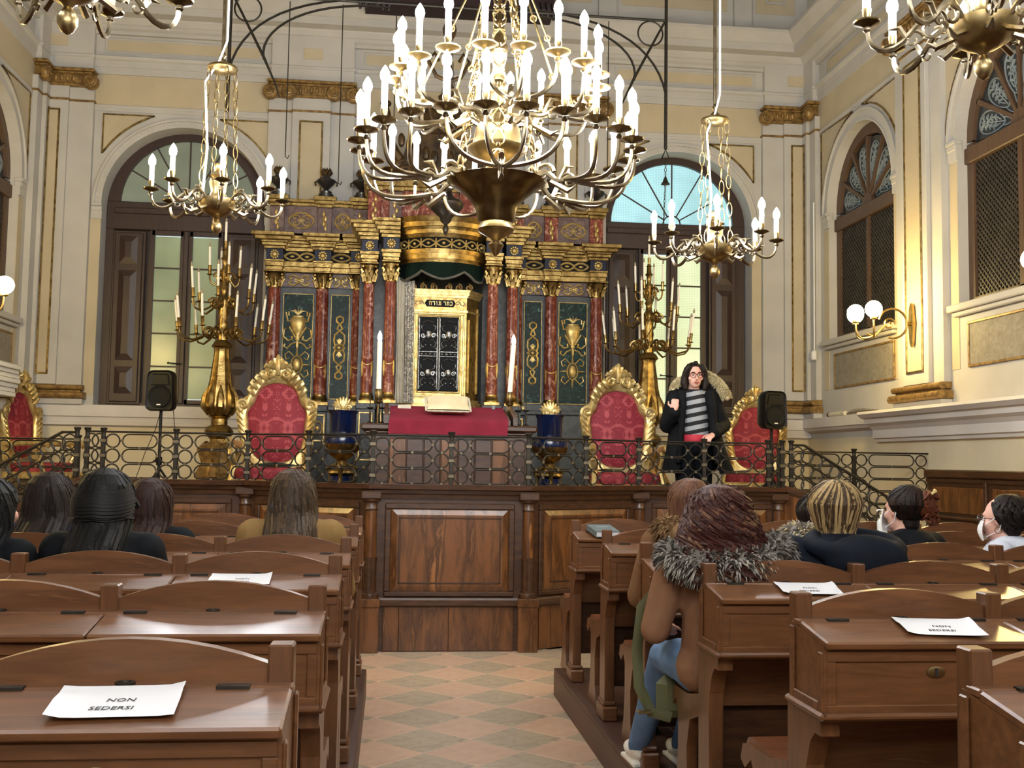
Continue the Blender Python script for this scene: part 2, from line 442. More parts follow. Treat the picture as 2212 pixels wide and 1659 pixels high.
def pil_base(wl, x0, x1, y):
    mm = M()
    for (z, r, e) in ((2.24, .04, .05), (2.335, .032, .025)):
        pts = [(y-.02-e+r*sin(t)*-1*.9, z+r*cos(t)) for t in [PI*i/6 for i in range(7)]]
        mm.prism([(0, z+r), (0, z-r)]+[(a, b) for a, b in pts[::-1]], 0, x0-e, x1+e)
    mm.box(x0, x1, y-.03, 0, 2.27, 2.31)
    P_(mm, 'gilt_base', 'gilt_dull', wl)
    P_(M().box(x0-.03, x1+.03, y-.05, 0, 2.13, 2.2, .006), 'plinth', 'white_plaster', wl)
def pilaster(wl, x0, x1, px0, px1, y1=.07, y2=.12, cap=2):
    """stepped white pilaster: wide back layer x0..x1, proud layer px0..px1 with a gilt framed cream panel"""
    P_(M().box(x0, x1, -y1, 0, 2.37, 6.1), 'pilaster', 'white_plaster', wl)
    P_(M().box(px0, px1, -y2, -y1, 2.37, 6.1, .004), 'pilaster_face', 'white_plaster', wl)
    c = (px0+px1)/2; h = max(.06, (px1-px0)/2-.1)
    P_(M().box(c-h, c+h, -y2-.004, -y2, 2.5, 5.78), 'panel', 'cream_plaster', wl)
    P_(gilt_rect(c-h-.01, c+h+.01, 2.49, 5.79, -y2), 'gilt_frame', 'gilt', wl)
    P_(M().box(x0-.012, x1+.012, -y1-.014, 0, 5.9, 5.925).box(px0-.01, px1+.01, -y2-.014, 0, 5.9, 5.925), 'gilt_collar', 'gilt_dull', wl)
    ionic(wl, x0, x1, 6.06, -y2+.02, cap); pil_base(wl, x0, x1, -y1)
    # the entablature breaks forward above each pilaster
    P_(M().box(x0+.02, x1-.02, -y1-.02, 0, 6.31, 6.47).box(x0, x1, -y1-.035, 0, 6.47, 6.51, .008).box(x0+.02, x1-.02, -y1-.02, 0, 6.51, 6.86), 'entablature_block', 'white_plaster', wl)
    if x1-x0 > .6: P_(M().box(c-.12, c+.12, -y1-.03, -y1-.02, 6.6, 6.74), 'panel', 'cream_plaster', wl)
CORN = [(0, 6.8), (-.05, 6.8), (-.05, 6.84), (-.09, 6.86), (-.09, 6.9), (-.11, 6.91), (-.15, 6.96), (-.16, 6.98), (-.3, 6.99), (-.3, 7.08), (-.32, 7.09), (-.38, 7.16), (-.42, 7.2), (-.42, 7.24), (0, 7.3)]
def entab(wl, x0, x1, frieze):
    mm = M().prism([(0, 6.29), (-.025, 6.29), (-.025, 6.38), (-.035, 6.38), (-.035, 6.46), (-.06, 6.475), (-.07, 6.51), (0, 6.52)], 0, x0, x1)
    P_(mm, 'architrave', 'white_plaster', wl)
    P_(M().prism(CORN, 0, x0, x1), 'cornice', 'white_plaster', wl)
    for a, b in frieze:
        P_(M().box(a, b, -.006, 0, 6.605, 6.735), 'panel', 'cream_plaster', wl)
        mm = gilt_rect(a-.035, b+.035, 6.575, 6.765, 0, .018, .012); P_(mm, 'frieze_frame', 'white_plaster', wl)
    P_(M().box(x0, x1, -.02, 0, 5.86, 5.9, .005).box(x0, x1, -.012, 0, 5.82, 5.86), 'string_course', 'white_plaster', wl)
    P_(M().box(x0, x1, -.004, 0, 5.9, 6.29), 'cream_band', 'cream_plaster', wl)
def attic(wl, cells):
    for a, b in cells:
        P_(M().box(a, b, -.006, 0, 7.62, 8.9), 'attic_panel', 'cream_plaster', wl)
        P_(gilt_rect(a+.14, b-.14, 7.76, 8.76, -.006, .03, .02), 'attic_frame', 'white_plaster', wl)
    for (a, b), (c, d) in zip(cells, cells[1:]):
        P_(M().box(b+.08, c-.08, -.07, 0, 7.3, 9.4), 'attic_pier', 'white_plaster', wl)

WCL, WCR = -2.67, 3.69
wb = struct('wall_back', wall_mesh(XL-.1, XR+.1, 0, ZC, [(WCL, 1.0, 4.65, 2.13), (WCR, 1.0, 4.65, 2.13)], .34), 'white_plaster', (0, YB, 0))
SIDE = [12.0-.07-3.1*i for i in range(5)]
LENR = [(-c, .88, 4.75, 3.1) for c in SIDE]
wr = struct('wall_right', wall_mesh(-YB-.1, -YF, 0, ZC, LENR, .16), 'white_plaster', (XR, 0, 0), -PI/2)
wlft = struct('wall_left', wall_mesh(YF, YB+.1, 0, ZC, [(c, .88, 4.75, 3.1) for c in SIDE], .16), 'white_plaster', (XL, 0, 0), PI/2)
wf = struct('wall_front', M().box(XL-.1, XR+.1, -.2, 0, 0, ZC), 'white_plaster', (0, YF, 0))
ce = struct('ceiling', M().box(XL-.3, XR+.3, YF-.2, YB+.3, ZC, ZC+.2), 'ceiling_paint')

# back wall: pilasters, arches, entablature
for s_, (a, b, pa, pb, nv) in enumerate(((XL, -3.8, XL, -4.09, 2), (-1.66, -.58, -1.36, -.88, 4), (1.62, 2.7, 1.92, 2.4, 4), (4.82, XR, 5.1, XR, 2))):
    pilaster(wb, a, b, pa, pb, cap=nv)
for xc in (WCL, WCR):
    archivolt(wb, xc, 1.0, 4.65)
    for sg in (-1, 1):
        spandrel(wb, xc, xc+sg*1.02, 1.0, 4.65, 5.78, sg)
        xa, xb = sorted((xc+sg*1.0, xc+sg*1.125)); P_(M().box(xa, xb, -.006, 0, 2.25, 4.45), 'jamb_panel', 'cream_plaster', wb)
entab(wb, XL, XR, [(-3.98, -3.9), (-3.68, -1.8), (-.45, 1.5), (2.85, 4.7), (4.98, 5.06)])
attic(wb, [(-3.9, -1.9), (-1.3, -.2), (.1, 1.2), (1.5, 2.5), (2.9, 4.35), (4.75, 5.3)])
# dado ledge and cream dado below
P_(M().prism([(0, 2.135), (-.08, 2.13), (-.08, 1.99), (-.06, 1.98), (-.05, 1.93), (-.07, 1.92), (-.07, 1.885), (-.02, 1.87), (0, 1.87)], 0, XL, XR), 'dado_ledge', 'ledge_white_lit', wb)
P_(M().box(XL, XR, -.01, 0, 0, 1.87), 'dado', 'dado_cream_lit', wb)

# side walls
for (wl, sg, lab) in ((wr, -1, 'right'), (wlft, 1, 'left')):
    def LX(y): return sg*y
    for i, c in enumerate(SIDE):
        x = LX(c); archivolt(wl, x, .88, 4.75, .15)
        for s2 in (-1, 1): spandrel(wl, x, x+s2*1.08, .88, 4.75, 5.84, s2)
        P_(M().box(x-.96, x+.96, -.1, .1, 3.03, 3.1, .01).box(x-.93, x+.93, -.06, 0, 2.985, 3.03, .01), 'window_sill', 'white_plaster', wl)
        P_(M().box(x-.7, x+.86, -.012, 0, 2.5, 2.9), 'relief_panel', 'slate_relief', wl)
        P_(gilt_rect(x-.72, x+.88, 2.48, 2.92, 0, .026, .022), 'gilt_frame', 'gilt_dull', wl)
        for s2 in (-1, 1):
            xa, xb = sorted((x+s2*.885, x+s2*1.03)); P_(M().box(xa, xb, -.006, 0, 2.48, 4.53), 'jamb_panel', 'cream_plaster', wl)
    e = LX(YB); a, b = sorted((e, LX(13.08))); pa, pb = sorted((e, LX(13.25)))
    pilaster(wl, a, b, pa, pb, cap=2)
    for i in range(4):
        m_ = LX((SIDE[i]+SIDE[i+1])/2); pilaster(wl, m_-.48, m_+.48, m_-.27, m_+.27, cap=2)
    a, b = sorted((LX(YB), LX(YF)))
    fr = [tuple(sorted((LX(SIDE[i]-.9), LX(SIDE[i]+.9)))) for i in range(5)]
    entab(wl, a, b, fr); 
    at = sorted([tuple(sorted((LX(SIDE[i]-1.0), LX(SIDE[i]+1.0)))) for i in range(5)]); attic(wl, at)
    # ledge: thin at the far end, a deep moulded cornice nearer the viewer
    f0, f1 = sorted((LX(YB), LX(11.42))); n0, n1 = sorted((LX(11.42), LX(YF)))
    P_(M().prism([(0, 2.135), (-.12, 2.13), (-.12, 2.01), (-.1, 2.0), (-.08, 1.97), (0, 1.94)], 0, f0, f1), 'dado_ledge', 'ledge_white_lit', wl)
    P_(M().prism([(0, 2.14), (-.28, 2.13), (-.29, 2.1), (-.24, 2.06), (-.2, 2.05), (-.19, 2.0), (-.14, 1.97), (-.1, 1.93), (-.1, 1.84), (-.07, 1.83), (-.06, 1.8), (0, 1.79)], 0, n0, n1), 'deep_ledge', 'ledge_white_lit', wl)
    P_(M().box(a, b, -.01, 0, 0, 1.87), 'dado', 'dado_cream_lit', wl)
    w0, w1 = sorted((LX(10.3), LX(YF)))
    for i in range(9):
        q0, q1 = sorted((LX(10.0-1.2*i), LX(10.0-1.2*i-1.0)))
    P_(M().box(w0, w1, -.05, 0, 0, 1.42).box(w0, w1, -.09, 0, 1.42, 1.5, .012).box(w0, w1, -.07, 0, 1.37, 1.42, .01), 'wainscot', 'dark_walnut', wl)
    y = 10.24
    while y > YF+.2:
        q0, q1 = sorted((LX(y), LX(y-1.05)))
        P_(M().box(q0+.06, q1-.06, -.062, -.05, 1.08, 1.33, .008), 'wood_panel', 'burl_walnut', wl)
        P_(M().box(q0+.06, q1-.06, -.062, -.05, .2, .98, .008), 'wood_panel', 'burl_walnut', wl)
        P_(M().box(q0, q1, -.085, -.05, 1.02, 1.05, .008), 'rail', 'dark_walnut', wl)
        P_(M().box(q1-.045, q1+.005, -.075, -.05, 0, 1.4, .006), 'stile', 'dark_walnut', wl)
        y -= 1.08

# ---------------------------------------------------------------- windows
def window(name, label, loc, rz):
    o = bpy.data.objects.new(name, None); COL.objects.link(o); o.location = loc; o.rotation_euler = (0, 0, rz)
    o['kind'] = 'structure'; o['label'] = label; return o
def arch_ring(xc, zs, ro, ri, y0, y1, n=24):
    mm = M(); A = arc((xc, 0, zs), ri, PI, 0, n); B = arc((xc, 0, zs), ro, PI, 0, n)
    for i in range(n):
        v = [(p[0], y, p[2]) for y in (y0, y1) for p in (A[i], A[i+1], B[i+1], B[i])]
        mm.add(v, [(0, 1, 2, 3), (7, 6, 5, 4), (0, 4, 5, 1), (3, 2, 6, 7)])
    return mm
def sector(xc, zc, r, a0, a1, y, ri=.0, n=6):
    A = [(xc+r*cos(a0+(a1-a0)*i/n), y, zc+r*sin(a0+(a1-a0)*i/n)) for i in range(n+1)]
    B = [(xc+ri*cos(a0+(a1-a0)*i/n), y, zc+ri*sin(a0+(a1-a0)*i/n)) for i in range(n+1)]
    mm = M()
    v = A+B[::-1]; k = len(v)
    t = .008
    mm.prism([(p[0], p[2]) for p in v], 1, y, y+t); return mm
def back_window(n, xc, pane, lun, label):
    w = window('window_%d' % n, label, (xc, YB+.24, 2.13), 0)
    Z = lambda z: z-2.13
    fr = M(); fr.join(arch_ring(0, Z(4.72), 1.0, .84, 0, .09))
    fr.box(-1.0, -.9, 0, .09, 0, Z(4.72)).box(.9, 1.0, 0, .09, 0, Z(4.72)).box(-1, 1, -.01, .09, Z(4.38), Z(4.74), .01).box(-.9, .9, 0, .09, 0, .05)
    fr.box(-.9, .9, -.03, 0, Z(4.58), Z(4.66), .01)
    P_(fr, 'frame', 'shutter_wood', w)
    for i in range(6):
        a0, a1 = PI*i/6, PI*(i+1)/6; P_(sector(0, Z(4.74), .84, a0, a1, .05), 'pane', lun, w)
    mm = M()
    for i in range(1, 6):
        a = PI*i/6; mm.tube([(.12*cos(a), .04, Z(4.74)+.12*sin(a)), (.84*cos(a), .04, Z(4.74)+.84*sin(a))], .011, 4)
    mm.tube(arc((0, .04, Z(4.74)), .12, 0, PI, 8), .011, 4)
    P_(mm, 'fan_bars', 'shutter_wood', w)
    for s in (-1, 1):
        # casement leaf: stiles, rails, five panes
        x0, x1 = (-.43, -.04) if s < 0 else (.04, .43)
        lf = M().box(x0-.02, x0+.035, .0, .05, .05, Z(4.38)).box(x1-.035, x1+.02, 0, .05, .05, Z(4.38)).box(x0, x1, 0, .05, .04, .1).box(x0, x1, 0, .05, Z(4.32), Z(4.38))
        lf = P_(lf, 'casement', 'shutter_wood', w)
        for k in range(5):
            za = .1+k*(2.09/5); zb = za+2.09/5
            P_(M().box(x0+.035, x1-.035, .03, .038, za+.008, zb-.008), 'pane', pane, lf)
            if k: P_(M().box(x0+.03, x1-.03, .01, .05, za-.01, za+.01), 'glazing_bar', 'shutter_wood', lf)
        # folded panelled shutter
        x0, x1 = (-.9, -.5) if s < 0 else (.5, .9)
        sh = M().box(x0, x1, -.02, .02, .03, Z(4.36), .006).box(x0+.03, x1-.03, -.05, -.02, .06, Z(4.33), .008)
        sh = P_(sh, 'shutter', 'shutter_wood', w)
        for (za, zb) in ((.16, .5), (.58, 1.72), (1.8, 2.16)):
            c, d = x0+.09, x1-.09; p = M()
            p.add([(c, -.052, za), (d, -.052, za), (d, -.052, zb), (c, -.052, zb), (c+.07, -.075, za+.08), (d-.07, -.075, za+.08), (d-.07, -.075, zb-.08), (c+.07, -.075, zb-.08)],
                  [(0, 1, 5, 4), (1, 2, 6, 5), (2, 3, 7, 6), (3, 0, 4, 7), (4, 5, 6, 7)])
            P_(p, 'raised_panel', 'shutter_wood', sh)
    P_(M().box(-.03, .03, -.03, .01, .05, Z(4.38), .008), 'meeting_stile', 'shutter_wood', w)
    P_(M().tube([(0, -.03, .55), (0, -.05, .55), (-.16, -.05, .56)], .008, 6).ell((-.16, -.05, .56), .014), 'handle', 'iron', w)
    # outer board behind shutters closes the opening
    P_(M().box(-1.02, -.405, .07, .1, 0, Z(4.4)).box(.405, 1.02, .07, .1, 0, Z(4.4)), 'backing', 'shutter_wood', w)
    return w
back_window(1, WCL, 'dusk_pane', 'dusk_lunette', 'arched window with dark shutters and dim green panes, back wall left')
back_window(2, WCR-.02, 'day_pane', 'day_lunette', 'arched window with dark shutters and blue daylight lunette, back wall right')

def side_window(n, x, rz, y, label):
    w = window('window_%d' % n, label, (x, y, 3.1), rz); Z = lambda z: z-3.1
    q = .1
    fr = M(); fr.join(arch_ring(0, Z(4.72), .9, .77, q, q+.07)).box(-.9, -.77, q, q+.07, 0, Z(4.7)).box(.77, .9, q, q+.07, 0, Z(4.7)).box(-.77, .77, q, q+.07, 0, .07).box(-.9, .9, q-.03, q+.07, Z(4.5), Z(4.66), .01)
    fr.box(-.035, .035, q, q+.06, .05, Z(4.5)); P_(fr, 'frame', 'brown_wood', w)
    P_(M().box(-.9, .9, q+.1, q+.12, 0, Z(5.65)), 'backing', 'lattice_void', w)
    hub = M().prism([(.13*cos(PI*i/8), Z(4.66)+.13*sin(PI*i/8)) for i in range(9)], 1, q-.005, q+.06)
    for i in range(1, 6):
        a = PI*i/6; c, s_ = cos(a), sin(a); t = .018
        hub.prism([(.1*c-t*s_, Z(4.68)+.1*s_+t*c), (.1*c+t*s_, Z(4.68)+.1*s_-t*c), (.8*c+t*s_*1.4, Z(4.68)+.8*s_-t*c*1.4), (.8*c-t*s_*1.4, Z(4.68)+.8*s_+t*c*1.4)], 1, q, q+.06)
    P_(hub, 'fan_bars', 'brown_wood', w)
    for i in range(6):
        a0, a1 = PI*i/6+.03, PI*(i+1)/6-.03; am = (a0+a1)/2
        pn = P_(sector(0, Z(4.68), .78, a0, a1, q+.04, .12), 'pane', 'etched_glass', w)
        mm = M(); c, s_ = cos(am), sin(am)
        T = lambda u, v: (u*c-v*s_, q+.034, Z(4.68)+u*s_+v*c)
        e = [T(.5+.22*cos(t), .105*sin(t)*(1+.35*cos(t))) for t in [2*PI*k/20 for k in range(20)]]
        mm.tube(e, .008, 4, closed=True)
        for sg in (-1, 1):
            mm.tube([T(.36+.045*k*1.5, sg*(.02+.03*sin(k*1.1))) for k in range(6)], .009, 4)
            mm.tube([T(.17+.03*k, sg*(.012+.012*k*(1-k/9))) for k in range(6)], .007, 4)
            for k in range(4): mm.tube([T(.42+.07*k, sg*.01), T(.46+.07*k, sg*.05), T(.45+.07*k, sg*.075)], [.012, .016, .004], 4)
        mm.tube([T(.3, 0), T(.68, 0)], .008, 4)
        P_(mm, 'etching', 'frost_white', pn)
    la = M()
    for (x0, x1) in ((-.77, -.035), (.035, .77)):
        z0, z1 = .07, Z(4.5); sp = .062; wd = x1-x0; hh = z1-z0; k = -int(hh/sp)
        while k*sp < wd:
            for s in (0, 1):
                a = k*sp; u0 = max(0, a); u1 = min(wd, a+hh)
                if u1-u0 > .02:
                    p0, p1 = (u0, u0-a), (u1, u1-a)
                    if s: p0, p1 = (wd-p0[0], p0[1]), (wd-p1[0], p1[1])
                    la.tube([(x0+p0[0], q+.03-.006*s, z0+p0[1]), (x0+p1[0], q+.03-.006*s, z0+p1[1])], .011, 4, flat=.4, ref=(0, 1, 0))
            k += 1
        for k in range(int(hh/sp)+1):
            la.box(x0, x1, q+.04, q+.046, z0+k*sp-.008, z0+k*sp+.008)
    P_(la, 'lattice', 'lattice_wood', w, kind='stuff')
    return w
n = 3
for i, c in enumerate(SIDE[:3]):
    side_window(n, XR, -PI/2, c, 'arched lattice window in the right wall, '+('nearest the corner', 'second from the corner', 'third from the corner')[i]); n += 1
for i, c in enumerate(SIDE[:3]):
    side_window(n, XL, PI/2, c, 'arched lattice window in the left wall, '+('nearest the corner', 'second from the corner', 'third from the corner')[i]); n += 1
for c in SIDE[3:]:     # openings behind the viewer closed with plain boards
    for (x, rz) in ((XR, -PI/2), (XL, PI/2)):
        w = window('window_%d' % n, 'plain arched window behind the viewer', (x, c, 3.1), rz); n += 1
        P_(M().box(-.92, .92, .14, .17, 0, 2.7), 'backing', 'lattice_void', w)
# ---------------------------------------------------------------- pew platforms and pews
PZ = .17
for nm, x0, x1, ye, lab in (('pew_platform', XL+.16, -.13, 6.95, 'low brown wooden platform under the pews left of the aisle'), ('pew_platform', 1.08, XR-.16, 6.95, 'low brown wooden platform under the pews right of the aisle')):
    t = thing(nm, lab, 'platform', ((x0+x1)/2, 4, 0))
    M().box(x0, x1, -2.6, ye, 0, PZ-.02).obj('riser', 'platform_wood', t)
    n = 26; w = (x1-x0)/n
    ed = [x0+(x1-x0)*i/12 for i in range(13)]
    for i in range(12):
        M().box(ed[i]+.002, ed[i+1]-.002, -2.6, ye+.015, PZ-.025, PZ, .004).obj('floorboard', 'platform_wood', t)

PITCH_X = .562
LEFT_Y = [2.10, 3.07, 4.03, 4.95, 5.98, 6.86]
RIGHT_Y = [2.02, 2.92, 3.80, 4.76, 5.64, 6.62]
def arch_panel(x0, x1, y0, y1, zb, zs, zc, n=10):
    mm = M(); p = [(x0, zb), (x1, zb)]
    for i in range(n+1):
        t = i/n; p.append((x1+(x0-x1)*t, zs+(zc-zs)*(1-(2*t-1)**2)))
    return mm.prism(p, 1, y0, y1)
def make_pew(sx, n, label):
    """bench with desk behind its back; local x runs from the aisle outwards (times sx), y=0 at the back panel, -y faces the viewer"""
    t = thing('pew', label, 'pew', (0, 0, PZ), 0, 'walnut pews'); Z = lambda z: z-PZ; L = n*PITCH_X
    def X(a, b): return (a, b) if sx > 0 else (-b, -a)
    def P(mm, nm, m): 
        return mm.obj(nm, m, t, world=False)
    for i in range(n+1):
        a, b = X(i*PITCH_X-.024, i*PITCH_X+.024)
        P(M().box(a, b, -.03, .026, Z(.6), Z(1.15), .004), 'post', 'walnut_up')
    for i in range(n):
        a, b = X(i*PITCH_X+.022, (i+1)*PITCH_X-.022)
        P(arch_panel(a, b, -.016, .014, Z(.64), Z(1.113), Z(1.16)), 'back_panel', 'walnut')
        a, b = X(i*PITCH_X+.002-(.028 if i == 0 else 0), (i+1)*PITCH_X-.002)
        lid = M().box(a, b, -.25, -.062, -.011, .011, .005); S = Matrix.Rotation(math.radians(9), 4, 'X'); lid.xf(Matrix.Translation((0, .0, Z(1.079)-.001)) @ S)
        P(lid, 'desk_lid', 'walnut')
        c = X(0, (2*i+1)*PITCH_X)[0]+X(0, (2*i+1)*PITCH_X)[1]; c = c/2
        P(M().lathe([(.019, 0), (.019, .004), (.012, .005), (.011, .001)], 12, (c, -.036, Z(1.081))), 'inkwell', 'iron')
        for d in (-.2, .2):
            P(M().box(c+d-.03, c+d+.03, -.074, -.052, Z(1.07), Z(1.084)), 'hinge', 'iron')
        a, b = X(i*PITCH_X+.012-(.02 if i == 0 else 0)*1.6, (i+1)*PITCH_X-.012)
        fp = M().box(a, b, -.222, -.205, Z(.86), Z(1.03)).box(a, b, -.228, -.222, Z(.995), Z(1.025), .004).box(a, b, -.228, -.222, Z(.862), Z(.885), .004)
        for e in (a, b-.028): fp.box(e, e+.028, -.228, -.222, Z(.885), Z(.995), .004)
        fp = P(fp, 'desk_front', 'walnut')
        kp = M().lathe([(.026, 0), (.025, .003), (.02, .004)], 16, sy=.62); kp.xf(Matrix.Translation((c, -.2225, Z(.968))) @ Matrix.Rotation(PI/2, 4, 'X'))
        kp = kp.obj('keyhole_plate', 'brass', fp, world=False)
        M().box(c-.003, c+.003, -.2285, -.2265, Z(.957), Z(.979)).obj('keyhole', 'cable', fp, world=False)
    a, b = X(-.026, L)
    P(M().box(a, b, -.064, -.012, Z(1.062), Z(1.081), .004), 'hinge_rail', 'walnut')
    P(M().box(a, b, -.235, -.0, Z(.845), Z(.862), .006), 'desk_floor', 'walnut')
    P(M().box(a, b, .018, .036, Z(.32), Z(.64), .004), 'lower_back', 'dark_walnut')
    # the desk box's end towards the aisle, with a raised frame
    a, b = X(-.026, -.008); ep = M().prism([(-.225, Z(.86)), (0, Z(.86)), (0, Z(1.07)), (-.225, Z(1.035))], 0, a, b)
    a2, b2 = X(-.034, -.026)
    ep.box(a2, b2, -.228, -.2, Z(.862), Z(1.02), .003).box(a2, b2, -.03, 0, Z(.862), Z(1.06), .003).box(a2, b2, -.2, -.03, Z(.862), Z(.89), .003)
    P(ep, 'desk_end', 'walnut')
    a3, b3 = X(-.04, L); P(M().box(a3, b3, -.242, -.2, Z(.846), Z(.866), .007).box(*X(-.042, -.02), -.242, .02, Z(.846), Z(.866), .007), 'desk_moulding', 'walnut')
    for i in range(0, n+1, 2 if n > 2 else 1):
        c0 = i*PITCH_X; a, b = X(c0-.026, c0+.026)
        br = M().prism([(-.2, Z(.846)), (-.2, Z(.80)), (-.16, Z(.8)), (-.13, Z(.77)), (-.1, Z(.7)), (-.09, Z(.6)), (-.02, Z(.6)), (-.02, Z(.846))], 0, a, b)
        P(br, 'bracket', 'walnut_up')
        P(M().box(a, b, -.1, .036, Z(.17), Z(.85), .004), 'leg', 'walnut_up')
        a, b = X(c0-.04, c0+.04); P(M().box(a, b, -.13, .06, Z(.17), Z(.245), .008).box(a+.006, b-.006, -.115, .05, Z(.245), Z(.27), .008), 'foot', 'walnut')
    # bench seat on the far side, rolled front edge
    prof = [(.03, .72), (.1, .69), (.18, .672), (.28, .668), (.36, .672), (.41, .676), (.445, .665), (.465, .64), (.47, .61), (.455, .585), (.44, .59), (.445, .625), (.42, .648), (.36, .648), (.28, .644), (.18, .648), (.1, .666), (.03, .69)]
    a, b = X(0, L); P(M().prism([(y, Z(z-.03)) for y, z in prof], 0, a, b), 'seat', 'seat_wood')
    sup = [(.05, .68), (.2, .65), (.38, .645), (.44, .63), (.46, .58), (.42, .56), (.39, .58), (.36, .6), (.33, .56), (.33, .42), (.35, .3), (.4, .2), (.4, .17), (.16, .17), (.16, .2), (.2, .3), (.21, .45), (.17, .56), (.05, .6)]
    for i in range(0, n+1, 2 if n > 2 else 1):
        c0 = i*PITCH_X; a, b = X(c0-.02, c0+.02); P(M().prism([(y, Z(max(.171, z-.012))) for y, z in sup], 0, a, b), 'seat_support', 'walnut_up')
    return t
ORD = ['nearest the camera', 'second from the camera', 'third from the camera', 'fourth from the camera', 'fifth from the camera', 'closest to the podium']
pl = make_pew(-1, 6, 'walnut pew with arched backs and desks, left of the aisle, nearest the camera'); pl.location = (-.2, LEFT_Y[0], PZ)
for i in range(1, 6): dup(pl, (-.2, LEFT_Y[i], PZ), 0, 'walnut pew with arched backs and desks, left of the aisle, '+ORD[i])
pr_ = make_pew(1, 7, 'walnut pew with arched backs and desks, right of the aisle, nearest the camera'); pr_.location = (1.155, RIGHT_Y[0], PZ)
for i in range(1, 6): dup(pr_, (1.155, RIGHT_Y[i], PZ), 0, 'walnut pew with arched backs and desks, right of the aisle, '+ORD[i])

# ---------------------------------------------------------------- papers and books on the desks
def text_mesh(s, size):
    cu = bpy.data.curves.new('t', 'FONT'); cu.body = s; cu.size = size; cu.align_x = 'CENTER'; cu.resolution_u = 2; cu.extrude = .0002; cu.shear = .12
    o = bpy.data.objects.new('t', cu); COL.objects.link(o); dg = bpy.context.evaluated_depsgraph_get()
    me = bpy.data.meshes.new_from_object(o.evaluated_get(dg)); bpy.data.objects.remove(o); bpy.data.curves.remove(cu); return me
TM = [text_mesh('NON', .021), text_mesh('SEDERSI', .021)]
def sheet(xc, yp, rz, label, text=True, w=.212, d=.145, lift=.045):
    """A4 sheet lying on a desk lid behind pew back yp"""
    t = thing('notice_sheet', label, 'paper', (xc, yp-.142, 1.0735), rz, 'paper notices on the desks')
    mm = M(); nu, nv = 8, 4
    for j in range(nv+1):
        for i in range(nu+1):
            u, v = i/nu-.5, j/nv-.5
            mm.v.append((u*w, v*d, .0005+lift*max(0, abs(u)*2-.6)**2*(1 if (u > 0) == (v > 0) else .35)))
    for j in range(nv):
        for i in range(nu): mm.f.append((j*(nu+1)+i, j*(nu+1)+i+1, (j+1)*(nu+1)+i+1, (j+1)*(nu+1)+i)); mm.sm.append(True)
    p = mm.obj('sheet', 'paper', t, world=False); p.rotation_euler = (math.radians(9), 0, 0)
    if text:
        for me, y in zip(TM, (-.006, -.042)):
            if not me.materials: me.materials.append(MATS['paper_ink'])
            o = shared('lettering', me, p, (.006 if y > -.02 else -.004, y, .0016))
    return t
sheet(-.468, LEFT_Y[0], .05, 'white NON SEDERSI notice on the left pew desk nearest the camera')
sheet(-1.14, LEFT_Y[1], -.1, 'white notice at the left picture edge, on the second left pew')
sheet(-.525, LEFT_Y[2], .03, 'white NON SEDERSI notice half hidden on the third left pew')
sheet(-.62, LEFT_Y[4], .05, 'blank white sheet on the fifth left pew, before the camel coat', False)
sheet(1.49, RIGHT_Y[1], -.16, 'white NON SEDERSI notice on the right pew desk second from camera')
sheet(1.475, RIGHT_Y[2], -.12, 'white notice behind the parka wearer, on the third right pew')
sheet(1.47, RIGHT_Y[4], -.05, 'blank white sheet on the fifth right pew by the aisle', False)
sheet(2.781, RIGHT_Y[4], .05, 'blank white sheet on the desk before the red hair clip', False)
bk = thing('book', 'grey-green hardback book lying on the right front pew desk', 'book', (1.3, RIGHT_Y[5]-.15, 1.075), .12)
c_ = M().box(-.075, .075, -.1, .1, .032, .036, .001).box(-.075, .075, -.1, .1, 0, .004, .001).box(-.077, -.073, -.1, .1, .002, .034).obj('cover', 'book_grey', bk, world=False); c_.rotation_euler = (.157, 0, 0)
c_ = M().box(-.072, .072, -.097, .097, .004, .032).obj('page_block', 'paper', bk, world=False); c_.rotation_euler = (.157, 0, 0)
c_ = M().box(-.04, .04, .02, .05, .0361, .0366).obj('title_stamp', 'frost_white', bk, world=False); c_.rotation_euler = (.157, 0, 0)
sb = thing('sanitizer_bottle', 'clear pump bottle of hand gel standing on a right pew desk', 'bottle', (3.105, RIGHT_Y[5]-.14, 1.072))
M().lathe([(.001, 0), (.03, 0), (.032, .008), (.032, .09), (.026, .105), (.012, .115), (.012, .122)], 14).obj('bottle', 'clear_plastic', sb, world=False)
M().lathe([(.014, .118), (.014, .135), (.005, .137), (.005, .16), (.012, .162), (.012, .17), (.004, .172)], 12).tube([(0, 0, .166), (-.025, 0, .168), (-.035, 0, .16)], .005, 6).obj('pump', 'white_plastic', sb, world=False)

